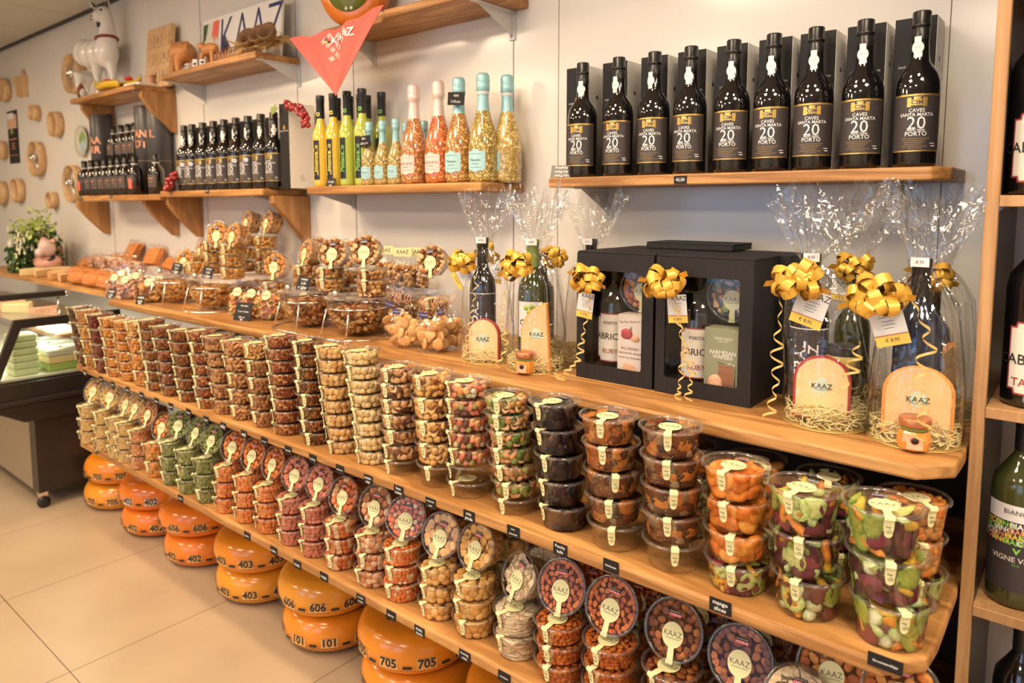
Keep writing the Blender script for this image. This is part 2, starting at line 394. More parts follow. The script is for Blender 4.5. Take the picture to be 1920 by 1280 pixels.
for i, (x, y) in enumerate(SPOTS):
    t = thing('ceiling_spotlight', 'small round ceiling spotlight aimed at the shelves', 'spotlight', (x, y, ZCEIL), 0, 'ceiling spotlights above the shelves')
    b = MB().mat(M['lampwhite']); b.lathe([(.045, -.001), (.05, -.01), (.05, -.05), (.042, -.055), (.038, -.04), (.02, -.03)], 20, cap0=False, cap1=True); b.build('housing', t)
    b = MB().mat(M['lampglow']); b.lathe([(.03, -.046), (.03, -.044)], 16); b.build('bulb', t)
# ------------------------------------------------------------------ shelves and the cabinet
def bev(o, w=0.003, seg=2):
    md = o.modifiers.new('bevel', 'BEVEL'); md.width = w; md.segments = seg; md.limit_method = 'ANGLE'; md.angle_limit = R_(40); return o
def board(name, label, poly, z0, z1, m='shelfwood', cat='shelf', bv=0.004):
    t = thing(name, label, cat, (0, 0, 0))
    b = MB().mat(M[m]); b.prism(poly, z0, z1); bev(b.build('board', t), bv); return t
def wbracket(parent, x, ztop, depth=0.165, drop=0.19, th=0.034, shape=0):
    """wooden console with a hollow curved front"""
    pts = [(0, 0), (-depth, 0)]
    n = 10
    for i in range(n + 1):
        t = i / n; y = -depth + depth * 0.86 * t; z = -0.03 - (drop - 0.03) * t
        bulge = 0.018 * sin(pi * t) if shape == 0 else -0.02 * sin(pi * t)
        pts.append((y + bulge * -1, z + bulge * 0.6))
    pts.append((0, -drop))
    T = Matrix(((0, 0, 1, x - th / 2), (1, 0, 0, -0.001), (0, 1, 0, ztop), (0, 0, 0, 1)))
    b = MB().mat(M['bracketwood']); b.prism([(p[0], p[1]) for p in pts], 0, th, T); return bev(b.build('wooden_bracket', parent), 0.002)
def mbracket(parent, x, ztop, depth=0.17, drop=0.10, w=0.022, y0=0.0):
    b = MB().mat(M['bracket'])
    b.bbox(x - w / 2, x + w / 2, -depth, y0 - 0.001, ztop - 0.004, ztop - 0.0003, 0.001)
    b.bbox(x - w / 2, x + w / 2, y0 - 0.006, y0 - 0.001, ztop - drop, ztop - 0.004, 0.001)
    b.prism([(-depth * .9, 0), (y0 - 0.005, 0), (y0 - 0.005, -drop * 0.8)], -.0015, .0015, Matrix(((0, 0, 1, x), (1, 0, 0, 0), (0, 1, 0, ztop - .003), (0, 0, 0, 1))))
    b.mat(M['screw'])
    for z in (ztop - drop * .4, ztop - drop * .85): b.lathe([(.004, 0), (.004, .002)], 10, T_(x, y0 - .006, z, 0, pi / 2))
    return b.build('metal_bracket', parent)
def price_tag(parent, px, py, Yf, lines, w=0.038, h=0.024):
    p = onY(px, py, Yf)
    b = MB().mat(M['black']); b.bbox(-w / 2, w / 2, -.0016, -.0004, -h / 2, h / 2, .0004); b.mat(M['chalk'])
    s = min(w * 1.55 / max(3, max(len(l) for l in lines)), h / (len(lines) + .15) * 1.1)
    for k, l in enumerate(lines):
        b.text(l, s, Matrix.Translation((0, -.0022, (len(lines) / 2 - .5 - k) * h / (len(lines) + .35))) @ FLAT_FRONT @ Matrix.Shear('XY', 4, (0.15, 0)), bold=0.01)
    o = b.build('price_tag', parent); o.location = (p.x, Yf, p.z); return o
M['backdark'] = mat('dark_back_board', (0.045, 0.035, 0.028), 0.6, noise=.15, nscale=12)
YU = -0.20      # front of the upper shelves
XE = -0.145     # right end of the counter boards
t = thing('dark_back_panel', 'dark back board standing on the floor behind the two lower display shelves', 'panel')
b = MB().mat(M['backdark'])
x = -3.25
while x < XE - .01: b.box(x, min(x + .6, XE), -.022, -.001, 0.001, .948); x += .603
b.build('board', t)
# port shelf on the right
X0, X1 = onY(1028, 333, YU).x, -0.213
port_shelf = board('wall_shelf', 'wooden wall shelf at upper right carrying the tall port bottles', [(X0, 0), (X0, YU), (X1 - .03, YU), (X1, YU + .03), (X1, 0)], 1.427, 1.4525)
mbracket(port_shelf, onY(1143, 380, 0).x, 1.427, 0.16, 0.085, .026); mbracket(port_shelf, onY(1690, 360, 0).x, 1.427, .16, .085, .026)
price_tag(port_shelf, 1276, 337, YU, ['42,50'], .032, .0185)
# sparkling wine shelf in the middle
S2X0, S2X1 = onY(575, 350, YU).x, -1.365
wine_shelf = board('wall_shelf', 'wooden wall shelf in the middle with limoncello and gold flake bottles', [(S2X0, 0), (S2X0, YU), (S2X1, YU), (S2X1, 0)], 1.420, 1.447)
mbracket(wine_shelf, onY(962, 360, 0).x, 1.420, .17, .05); mbracket(wine_shelf, onY(663, 380, 0).x, 1.420, .17, .05)
# shelf with small port bottles and the one left of it
S3X0, S3X1 = onY(300, 365, YU).x, -2.50
ten_shelf = board('wall_shelf', 'wooden wall shelf carrying the row of small port bottles, held by wooden consoles', [(S3X0, 0), (S3X0, YU), (S3X1, YU), (S3X1, 0)], 1.418, 1.445)
for px in (333, 378, 578): wbracket(ten_shelf, onY(px, 400, 0).x, 1.418, shape=(1 if px == 578 else 0))
mbracket(ten_shelf, onY(566, 375, 0).x - .09, 1.418, .17, .05)
price_tag(ten_shelf, 389, 358, YU, ['24,50'], .03, .018)
S4X0, S4X1 = onY(152, 370, YU).x, S3X0 - .006
dark_shelf = board('wall_shelf', 'leftmost low wooden wall shelf with dark squat bottles', [(S4X0, 0), (S4X0, YU), (S4X1, YU), (S4X1, 0)], 1.405, 1.432)
wbracket(dark_shelf, onY(204, 400, 0).x, 1.405)
for px, py in ((153, 372), (208, 368)): price_tag(dark_shelf, px, py, YU, ['19,95'], .03, .018)
# three high shelves
t1 = board('wall_shelf', 'high wooden wall shelf at top centre under the orange cheese', [(-1.35, 0), (-1.35, YU), (-1.77, YU), (-1.82, YU + .03), (-2.14, YU + .03), (-2.14, 0)], 1.965, 1.992)
mbracket(t1, onY(962, 30, 0).x, 1.965, .185, .085); mbracket(t1, -2.06, 1.965, .15, .085)
T2X0, T2X1 = onY(301, 150, YU).x, -2.52
t2 = board('wall_shelf', 'high wooden wall shelf holding the name board and dried seed heads', [(T2X0, 0), (T2X0, YU), (T2X1, YU), (T2X1, 0)], 1.942, 1.968)
mbracket(t2, onY(384, 160, 0).x, 1.942, .185, .085); mbracket(t2, onY(560, 120, 0).x, 1.942, .185, .085)
T3X0, T3X1 = onY(131, 190, YU).x, -3.585
t3 = board('wall_shelf', 'high leftmost wooden wall shelf on which the white goat stands', [(T3X0, 0), (T3X0, YU), (T3X1, YU), (T3X1, 0)], 1.932, 1.958)
wbracket(t3, T3X1 - .012, 1.932, shape=0); wbracket(t3, T3X0 + .06, 1.932)
mbracket(t3, T3X1 - .06, 1.932, .18, .05); mbracket(t3, T3X0 + .03, 1.932, .18, .05)
# the counter boards
YW, ZW = -0.485, 0.975; YM, ZM = -0.646, 0.730; YLo, ZL = -0.646, 0.408
worktop = board('worktop', 'long wooden top board under the gift packs, bowls and gift boxes', [(-3.27, -.001), (-3.27, YW), (-.195, YW), (XE - .002, YW + .05), (XE, YW + .1), (XE, -.001)], ZW - .026, ZW, cat='worktop', bv=.005)
left_board = board('worktop', 'narrower wooden board at far left under the waffle bags and planter', [(-5.7, -.001), (-5.7, -.377), (-3.272, -.377), (-3.272, -.001)], .949, .974, cat='worktop')
mid = board('display_shelf', 'middle wooden display shelf carrying the upright stacks of clear tubs', [(-3.20, -.023), (-3.20, YM), (-.20, YM), (-.15, YM + .05), (XE, YM + .11), (XE, -.023)], ZM - .024, ZM, bv=.005)
low = board('display_shelf', 'lower wooden display shelf with tilted tubs above the cheese wheels', [(-3.21, -.023), (-3.21, YLo), (-.20, YLo), (-.15, YLo + .05), (XE, YLo + .11), (XE, -.023)], ZL - .026, ZL, bv=.005)
for xx in (-.45, -1.6, -2.9):
    mbracket(worktop, xx, ZW - .026, .40, .12, .03, -.023)
for xx in (-.5, -1.6, -2.9):
    for tt, zz in ((mid, ZM - .024), (low, ZL - .026)):
        b = MB().mat(M['bracket']); b.bbox(xx - .012, xx + .012, -.5, -.024, zz - .006, zz - .0004, .001); b.bbox(xx - .012, xx + .012, -.03, -.0235, zz - .16, zz - .006, .001); b.build('metal_bracket', tt)
MT = [(160, 699, 'mix'), (190, 711, 'noten'), (212, 721, 'dadels'), (240, 731, 'noten'), (266, 741, 'noten'), (294, 752, 'cashew'), (321, 762, 'pecan'), (354, 773, 'noten'), (387, 787, 'hazel'), (419, 799, 'mix'), (458, 814, 'wal'), (496, 827, 'studenten'),
      (541, 844, 'amandel'), (587, 860, 'honing'), (638, 880, 'macadamia'), (691, 899, 'noten mix'), (748, 919, 'luxe noten'), (808, 943, 'notenmix zoet'), (880, 967, 'mix pinda'), (963, 996, 'kiwi manchelli'), (1051, 1029, 'Peachy balls'), (1146, 1061, 'Abrikozen'), (1351, 1136, 'mango slices'), (1660, 1243, 'Groentenchips')]
for px, py, t_ in MT: price_tag(mid, px, py, YM, t_.split(' '), .046 if px > 1600 else (.038 if px > 1300 else .033), .024 if px < 1600 else .021)
LT = [(180, 844, 'kaas'), (339, 934, 'wasabi'), (464, 1004, 'paprika'), (514, 1032, 'noten'), (558, 1058, 'zoet'), (608, 1081, 'roze'), (677, 1123, 'cocktail nootjes'), (734, 1153, 'Japanse'), (787, 1183, 'mais corn'), (872, 1229, 'honing mais'), (946, 1269, 'crackers')]
for px, py, t_ in LT: price_tag(low, px, py, YLo, t_.split(' '), .034, .024)
# tall cabinet on the right
t = thing('wine_cabinet', 'tall wooden framed cabinet of wine bottles at the right edge', 'cabinet', (0, 0, 0))
b = MB().mat(M['postwood']); b.bbox(-.1415, -.123, -.345, -.325, .001, ZCEIL - .03, .001); b.build('front_post', t)
b = MB().mat(M['blackmetal']); b.box(-.1405, -.1225, -.325, -.001, .001, ZCEIL - .03); b.build('side_panel', t)
b = MB().mat(M['postwood']); b.bbox(.56, .58, -.345, -.001, .001, ZCEIL - .03, .001); b.build('side_panel', t)
b = MB().mat(M['postwood']); b.bbox(-.1225, .56, -.345, -.001, ZCEIL - .05, ZCEIL - .03, .001); b.build('top_board', t)
CABZ = [1.396, 1.050, .707, .37, .05]; 
for z in CABZ + [1.755, 2.1]:
    b = MB().mat(M['postwood']); b.bbox(-.1225, .56, -.345, -.001, z - .018, z, .001); b.build('cabinet_shelf', t)
# ------------------------------------------------------------------ clear tubs of nuts, dried fruit and crisps
def rr(*c):
    k = random.choice(c); f = 1 + jit(.18); return tuple(max(0, min(1, q ** 1.16 * f)) for q in k)
BR = [(0.30, .115, .03), (.42, .18, .055), (.22, .08, .025)]
TAN = [(.62, .34, .12), (.70, .43, .18), (.52, .26, .08)]
# kind: (list of (shape, size, colours, weight), packing radius, core colour, gloss)
KINDS = {
 'dark_mix':   ([('s', (.010, .008, .007), [(.10, .035, .018), (.07, .022, .012), (.16, .06, .02)], 4), ('almond', (.010, .006, .005), [(.5, .25, .08)], 1)], .0088, (.06, .02, .01), 1),
 'gold_nuts':  ([('s', (.0085, .007, .006), [(.62, .34, .10), (.50, .23, .06)], 1)], .008, (.3, .13, .04), 0),
 'cranberry':  ([('s', (.008, .006, .006), [(.22, .04, .025), (.15, .025, .02), (.28, .07, .03)], 1)], .0075, (.10, .02, .01), 1),
 'orange_nuts':([('s', (.009, .007, .007), [(.68, .30, .06), (.58, .23, .05), (.72, .40, .12)], 1)], .008, (.3, .12, .03), 0),
 'cashew':     ([('cashew', (.010, .005, .005), [(.78, .50, .20), (.66, .36, .11), (.8, .58, .3)], 1)], .0085, (.35, .17, .05), 0),
 'brown_nuts': ([('s', (.00704, .00572, .00528), BR, 1)], .00634, (.12, .04, .015), 1),
 'pecan':      ([('almond', (.00968, .00484, .00440), [(.30, .10, .03), (.22, .07, .02), (.4, .16, .05)], 1)], .00686, (.1, .03, .01), 1),
 'walnut':     ([('s', (.00900, .00720, .00630), [(.55, .30, .11), (.42, .2, .07), (.3, .12, .04)], 1)], .00738, (.2, .08, .03), 0),
 'almond':     ([('almond', (.0115, .0065, .0048), [(.60, .31, .12), (.68, .38, .16), (.5, .24, .09)], 1)], .0085, (.3, .13, .05), 0),
 'granola':    ([('s', (.00552, .00467, .00425), [(.46, .17, .05), (.6, .3, .12), (.25, .08, .03), (.3, .08, .04)], 1)], .00510, (.15, .05, .02), 1),
 'granola_dark':([('s', (.00552, .00467, .00425), [(.30, .11, .03), (.45, .2, .07), (.15, .05, .02), (.18, .10, .03)], 1)], .00510, (.1, .035, .01020), 1),
 'hazelnut':   ([('s', .0088, [(.74, .46, .18), (.66, .38, .13), (.80, .56, .28)], 1)], .0092, (.35, .18, .06), 0),
 'macadamia':  ([('s', .0092, [(.84, .64, .32), (.80, .58, .26), (.86, .70, .42)], 1)], .0095, (.42, .27, .1), 0),
 'mixed_nuts': ([('s', .0088, [(.68, .42, .2), (.6, .34, .15)], 2), ('almond', (.012, .0068, .005), [(.52, .26, .11)], 2), ('cashew', (.0105, .0052, .005), [(.82, .6, .34)], 1), ('almond', (.013, .007, .005), [(.16, .05, .03)], 1)], .0095, (.25, .11, .05), 0),
 'party_mix':  ([('s', .0088, [(.78, .44, .13), (.82, .52, .2)], 2), ('almond', (.012, .0072, .006), [(.76, .42, .13), (.66, .32, .1)], 2), ('cashew', (.0115, .0055, .0055), [(.84, .58, .26)], 2), ('s', (.012, .006, .004), [(.3, .1, .04)], 1)], .0098, (.35, .16, .05), 0),
 'sweet_mix':  ([('s', .0085, [(.74, .34, .12), (.8, .5, .22)], 3), ('almond', (.011, .0075, .006), [(.70, .20, .12), (.76, .30, .2)], 4), ('s', .007, [(.62, .62, .36), (.78, .76, .6), (.4, .42, .16)], 2), ('s', (.011, .008, .007), [(.14, .05, .03)], 1)], .0092, (.3, .1, .05), 0),
 'green_mix':  ([('s', (.0095, .0085, .0075), [(.42, .46, .14), (.30, .38, .10), (.16, .24, .04)], 3), ('cashew', (.0105, .005, .005), [(.8, .52, .28)], 2), ('almond', (.010, .006, .005), [(.68, .34, .16)], 2), ('s', .007, [(.55, .3, .1)], 1)], .009, (.2, .16, .05), 0),
 'prune':      ([('dent', (.019, .014, .012), [(.028, .012, .016), (.05, .018, .018), (.02, .010, .014)], 1)], .0135, (.02, .01, .01), 1),
 'candied':    ([('dent', (.017, .016, .010), [(.58, .24, .06), (.45, .15, .035), (.16, .055, .02), (.5, .2, .05)], 3), ('s', (.012, .010, .009), [(.10, .04, .02), (.30, .14, .06)], 2)], .0098, (.09, .035, .015), 1),
 'candied_dark':([('dent', (.017, .016, .010), [(.20, .07, .025), (.12, .045, .02), (.5, .2, .05)], 3), ('s', (.012, .010, .009), [(.07, .03, .02), (.10, .05, .025), (.30, .20, .12)], 2)], .0095, (.06, .025, .012), 1),
 'apricot':    ([('dent', (.0180, .0165, .0095), [(.86, .34, .06), (.92, .44, .10), (.76, .24, .04), (.82, .30, .05)], 1)], .0150, (.45, .13, .02), 1),
 'veg_chips':  ([('curl', (.024, .018, .0035), [(.52, .60, .16), (.62, .66, .28), (.40, .46, .10)], 3), ('curl', (.021, .014, .003), [(.16, .025, .05), (.22, .03, .06), (.11, .02, .04)], 3), ('curl', (.022, .008, .0045), [(.80, .30, .06), (.85, .36, .05), (.78, .48, .08)], 3), ('s', (.0125, .0125, .006), [(.66, .72, .42), (.72, .74, .52)], 2)], .0125, (.14, .05, .04), 0),
 'veg_small':  ([('curl', (.016, .009, .003), [(.52, .55, .16), (.62, .66, .3)], 2), ('curl', (.017, .006, .003), [(.82, .42, .06), (.8, .32, .05)], 2), ('curl', (.016, .008, .003), [(.18, .025, .06), (.4, .06, .1)], 2)], .0092, (.16, .06, .04), 0),
 'sticks':     ([('stick', (.021, .0022, .0022), [(.78, .58, .26), (.70, .48, .18)], 1)], .0058, (.45, .28, .09), 0),
 'red_sticks': ([('stick', (.019, .0026, .0026), [(.66, .32, .12), (.56, .2, .07), (.74, .45, .2)], 1)], .0062, (.35, .13, .04), 0),
 'orange_snack':([('s', (.013, .008, .008), [(.88, .30, .07), (.84, .36, .12)], 1)], .009, (.6, .18, .04), 0),
 'wasabi':     ([('s', (.00723, .00637, .00637), [(.26, .29, .09), (.32, .34, .12), (.2, .23, .07)], 1)], .00663, (.13, .14, .04), 0),
 'orange_nut': ([('s', (.00748, .00686, .00686), [(.72, .25, .06), (.66, .21, .05), (.76, .31, .09)], 1)], .00704, (.4, .12, .03), 0),
 'pink_nut':   ([('s', (.009, .0078, .0078), [(.60, .23, .15), (.54, .19, .12), (.64, .27, .19)], 1)], .008, (.3, .1, .06), 0),
 'cocktail':   ([('s', .0095, [(.70, .22, .07), (.64, .18, .06)], 3), ('s', .0095, [(.78, .56, .36), (.74, .48, .28)], 2)], .009, (.35, .12, .05), 0),
 'beige_nut':  ([('s', .0095, [(.76, .52, .33), (.80, .58, .4)], 3), ('s', .009, [(.52, .2, .09), (.6, .27, .13)], 3)], .009, (.35, .18, .1), 0),
 'small_orange':([('s', .00619, [(.78, .24, .05), (.72, .20, .05), (.74, .28, .1)], 5), ('s', .00585, [(.78, .66, .46), (.72, .56, .34)], 1)], .00602, (.4, .12, .03), 0),
 'corn':       ([('s', (.0115, .0095, .010), [(.78, .47, .16), (.74, .42, .13), (.80, .52, .22)], 1)], .0102, (.4, .21, .06), 0),
 'cracker':    ([('disc', (.024, .022, .0016), [(.78, .62, .42), (.82, .68, .50), (.74, .56, .35)], 1)], .0085, (.45, .32, .2), 0),
 'spicy_nut':  ([('almond', (.00706, .00490, .00446), [(.58, .18, .04), (.50, .14, .035), (.64, .24, .06)], 1)], .00562, (.2, .05, .015), 1),
 'brown_bean': ([('almond', (.00920, .00680, .00600), [(.30, .105, .04), (.24, .08, .035), (.44, .17, .05)], 1)], .00736, (.1, .03, .015), 1),
 'amber_nut':  ([('almond', (.01025, .00697, .00533), [(.62, .22, .05), (.54, .17, .04), (.70, .34, .10)], 1)], .00779, (.2, .06, .02), 1),
 'empty': None,
}
def rrot():
    return Matrix.Rotation(random.uniform(0, 6.28), 3, 'Z') @ Matrix.Rotation(random.uniform(0, 6.28), 3, 'X') @ Matrix.Rotation(random.uniform(0, 6.28), 3, 'Y')
EDGE = (.62, .80, .55)
def put(b, shp, size, c, col, rot, seed):
    if shp == 'stick':
        T = Matrix.Translation(c) @ rot.to_4x4(); b.col = col; x, y, z = size
        b.bbox(-x, x, -y, y, -z, z, min(y, z) * .4, T)
    elif shp == 'disc':
        T = Matrix.Translation(c) @ rot.to_4x4(); b.col = col; R, _, h = size; k = []
        pr = [(.001, -h), (R * .9, -h), (R, 0), (R * .9, h), (.001, h)]
        b.lathe([(max(q[0], .001), q[1] + (q[0] / R) ** 2 * .003) for q in pr], 14, T)
    else:
        b.blob(c, size, rot, seed, rough=.05 if shp in ('cashew', 'curl', 'almond') else .10, kind=shp, sub=1, col=col, col2=tuple(q * k for q, k in zip(col, EDGE)) if shp == 'curl' or (shp == 's' and isinstance(size, tuple) and size[0] > .012) else None)
RB, RT, RRIM = .0430, .0497, .0546
_CACHE = {}
LEVEL = {'veg_chips': .84, 'apricot': .86, 'candied': .86, 'candied_dark': .86, 'prune': .86, 'party_mix': .88, 'sweet_mix': .88}
def fill_mesh(kind, h, level=.93, var=0):
    level = LEVEL.get(kind, level) if var == 0 else .97
    key = (kind, h, var)
    if key in _CACHE: return _CACHE[key]
    items, s, core, gloss = KINDS[kind]
    random.seed(hash(kind) % 1000 if False else sum(map(ord, kind)) + int(h * 1e4) + var)
    b = MB().mat(M['foodgloss' if gloss else 'food']); b.sm = True
    bag = [i for i in items for _ in range(i[3])]
    top = h * level - s * .7
    # inner heap so that one cannot look through between pieces
    b.col = core; rz = lambda z: RB + (RT - RB) * z / h
    b.lathe([(.001, .002), (rz(0) - s * .85, .003), (rz(top) - s * .9, top - s * .5), (.01, top - s * .1), (.001, top)], 14, sm=True)
    sd = 0
    z = s * .75
    while z < top + s * .4:
        R = rz(z) - s * .78; n = max(6, int(2 * pi * R / (s * 1.62)))
        if kind == 'cracker': n = 9
        ph = random.uniform(0, 6.28)
        for j in range(n):
            shp, size, cols, _ = random.choice(bag); a = ph + 2 * pi * (j + jit(.25)) / n
            R2 = R + jit(s * .12)
            if shp in ('curl', 'dent'):
                rot = Matrix.Rotation(a, 3, 'Z') @ Matrix.Rotation(pi / 2 + jit(.45), 3, 'Y') @ Matrix.Rotation(random.uniform(0, 6.28), 3, 'Z')
                if shp == 'curl' and size[1] > .01: R2 += .004
            elif shp == 'disc': rot = Matrix.Rotation(a, 3, 'Z') @ Matrix.Rotation(pi / 2 * random.choice((.25, .5, .8)) + jit(.2), 3, 'Y')
            elif shp == 'stick': rot = Matrix.Rotation(a + pi / 2, 3, 'Z') @ Matrix.Rotation(jit(1.1), 3, 'Y')
            elif shp in ('almond', 'cashew'): rot = Matrix.Rotation(a + pi / 2 + jit(.5), 3, 'Z') @ Matrix.Rotation(jit(1.4), 3, 'Y')
            else: rot = rrot()
            if shp == 'disc': R2 -= .010
            if shp == 's' and not isinstance(size, tuple) and size < .005: R2 = rz(z) - size - .0006
            put(b, shp, size, (R2 * cos(a), R2 * sin(a), z + jit(s * .22)), rr(*cols), rot, sd); sd += 1
        z += s * (1.42 if kind != 'cracker' else .9)
    nt_ = int((RT * .82 / s) ** 2 * .72)
    for j in range(nt_):
        rad = RT * .82 * math.sqrt((j + .5) / nt_); a = j * 2.39996; shp, size, cols, _ = random.choice(bag)
        put(b, shp, size, (rad * cos(a), rad * sin(a), top + s * .15 + jit(s * .35)), rr(*cols), Matrix.Rotation(random.uniform(0, 6), 3, 'Z') @ Matrix.Rotation(jit(.6), 3, 'Y'), sd); sd += 1
    if kind.startswith('candied'):
        base = list(b.v)
        for j in range(420):
            x, y, zz = random.choice(base[40:]); k = random.uniform(.0009, .0016); q = Vector((x, y, zz)) * 1.0; R = math.hypot(x, y) or 1; q += Vector((x / R, y / R, .3)) * .0006
            b.add([q + Vector((k, 0, 0)), q + Vector((-k, k * .4, 0)), q + Vector((0, -k, k)), q + Vector((0, k * .6, k * 1.3))], [(0, 1, 2), (0, 2, 3), (1, 3, 2), (0, 3, 1)], False, rr((.85, .68, .40), (.70, .50, .24)))
    # nothing sticks out of the tub
    out = []
    for (x, y, zz) in b.v:
        zz = max(zz, .0015); zz = min(zz, h - .0035); R = math.hypot(x, y); lim = RB + (RT - RB) * zz / h - .0008
        if R > lim: x *= lim / R; y *= lim / R
        out.append((x, y, zz))
    b.v = out
    o = b.build('contents', None, True); me = o.data; bpy.data.objects.remove(o)
    _CACHE[key] = me; return me
def tub_mesh(h):
    key = ('tub', h)
    if key in _CACHE: return _CACHE[key]
    b = MB().mat(M['plastic'])
    b.lathe([(.001, .0012), (RB * .75, .0012), (RB * .8, .0003), (RB - .001, .0003), (RB, .0018), (RB + (RT - RB) * .93, h * .93), (RT + .0012, h * .94), (RT + .0016, h - .0022)], 36, cap0=False, cap1=False)
    b.mat(M['rim']); b.lathe([(RT + .0016, h - .0022), (RRIM - .0012, h - .0018), (RRIM - .0006, h - .0030), (RRIM - .0012, h - .0036)], 36, cap0=False, cap1=False)
    o = b.build('tub'); me = o.data; bpy.data.objects.remove(o); _CACHE[key] = me; return me
def lid_mesh():
    if 'lid' in _CACHE: return _CACHE['lid']
    b = MB().mat(M['rim'])
    b.lathe([(RRIM, -.0038), (RRIM + .0006, -.0015), (RRIM - .0003, .0004), (RRIM - .0022, .0012), (RT - .0006, .0006), (RT - .0016, -.0022)], 40, cap0=False, cap1=False)
    b.mat(M['plastic']); b.lathe([(RT - .0016, -.0022), (RT - .006, -.0024), (.001, -.0022)], 40, cap0=False, cap1=False)
    o = b.build('lid'); me = o.data; bpy.data.objects.remove(o); _CACHE['lid'] = me; return me
def seal_mesh(green=False, detail=True):
    """round name sticker on the lid with a tail that runs over the rim and down the wall (towards -Y)"""
    key = ('seal', green)
    if key in _CACHE: return _CACHE[key]
    b = MB().mat(M['sticker2' if green else 'sticker']); r = .0212; cy = -.0085; z = -.0012; th = .0004
    n = 28; poly = []
    hw = .0058
    for i in range(n + 1):
        a = -pi / 2 + math.asin(hw / r) + (2 * pi - 2 * math.asin(hw / r)) * i / n
        poly.append((r * .92 * cos(a), cy + r * sin(a)))
    tail0 = -(RRIM + .0002)
    outline = poly + [(-hw * .92, cy - r - .002), (-hw, tail0), (hw, tail0), (hw * .92, cy - r - .002)]
    b.prism(outline, z, z + th)
    # over the rim and down the wall
    pts = [(0, tail0 + .004, z + .0036), (0, tail0 - .0004, z + .0026), (0, tail0 - .0012, -.004), (0, -(RT + .0024), -.0065), (0, -(RT + .0004), -.018), (0, -(RT - .0008), -.028)]
    vs = []
    for i, p in enumerate(pts):
        for q in (-1, -.5, 0, .5, 1):
            w = hw * (1.12 if i < 5 else .92); x = q * w; d = x * x / (2 * .055)
            vs.append((x, p[1] + d, p[2] - (.0 if i < 5 else -abs(q) ** 3 * .002)))
    fs = [(i * 5 + j, (i + 1) * 5 + j, (i + 1) * 5 + j + 1, i * 5 + j + 1) for i in range(len(pts) - 1) for j in range(4)]
    b.add(vs, fs, False)
    endp = pts[-1]
    b.add([(hw * .92 * cos(a), endp[1] + (hw * cos(a)) ** 2 / .11, endp[2] + .0012 - .0062 * sin(a)) for a in [pi * k / 8 for k in range(9)]], [tuple(range(9))[::-1]], False)
    b.mat(M['ink'])
    b.text('KAAZ', .0128, Matrix.Translation((0, cy + .0015, z + th + .0002)), bold=-.008)
    b.text('Volendammerland', .0036, Matrix.Translation((0, cy - .0055, z + th + .0002)))
    # little hand drawing on the tail
    def sq(pp, y0=0):
        b.tube([(x, -(RT + .0012) - .0003 * 0 - .00022 + (-.018 - zz) * -.1, zz) for x, zz in pp], .00045, 4, caps=False)
    sq([(-.003, -.0225), (-.001, -.0245), (.001, -.0235), (.003, -.0245), (.0035, -.022), (.001, -.021), (-.001, -.0215)])
    sq([(-.004, -.016), (-.001, -.0155), (.000, -.017), (.003, -.016)])
    sq([(.001, -.011), (.0035, -.012), (.0040, -.009), (.0015, -.0095), (.003, -.0105)])
    o = b.build('seal_sticker'); me = o.data; bpy.data.objects.remove(o); _CACHE[key] = me; return me
def price_mesh(c):
    key = ('price', c)
    if key in _CACHE: return _CACHE[key]
    b = MB(); z = -.0014
    b.mat(M['ink']); b.box(-.0105, .0105, .0268, .0318, z, z + .0004)
    b.mat(M[c]); b.box(-.0105, .0105, .0216, .0268, z, z + .0004)
    b.mat(M['whitepaper']); b.text('€2,50 PER STUK', .0027, Matrix.Translation((0, .0293, z + .0006))); b.text('3 VOOR €6', .0042, Matrix.Translation((0, .0242, z + .0006)), bold=.03)
    o = b.build('price_sticker'); me = o.data; bpy.data.objects.remove(o); _CACHE[key] = me; return me
NTUB = [0]
def tub(kind, h, label, loc, rot=None, rz=0, seal=True, price='purple', lid=True, group=None, var=0, green=False, sc=1.0):
    t = thing('snack_tub', label, 'tub', loc, rz, group)
    if rot is not None: t.rotation_euler = rot
    t.scale = (sc, sc, 1)
    def ch(name, me, z=0, r=0):
        o = bpy.data.objects.new(name, me); COL.objects.link(o); o.parent = t; o.location = (0, 0, z); o.rotation_euler = (0, 0, r); return o
    ch('tub_wall', tub_mesh(h))
    if lid: ch('lid', lid_mesh(), h)
    if KINDS[kind]: ch('contents', fill_mesh(kind, h, var=var), 0, random.uniform(0, 6.28) if var == 0 else 0)
    if seal: ch('seal_sticker', seal_mesh(green), h)
    if price: ch('price_sticker', price_mesh(price), h)
    NTUB[0] += 1
    return t
LEV = {1: ['top'], 2: ['top', 'bottom'], 3: ['top', 'middle', 'bottom'], 4: ['top', 'second', 'third', 'bottom'], 5: ['top', 'second', 'third', 'fourth', 'bottom'],
       6: ['top', 'second', 'third', 'fourth', 'fifth', 'bottom'], 7: ['top', 'second', 'third', 'fourth', 'fifth', 'sixth', 'bottom'], 8: ['top', 'second', 'third', 'fourth', 'fifth', 'sixth', 'seventh', 'bottom']}
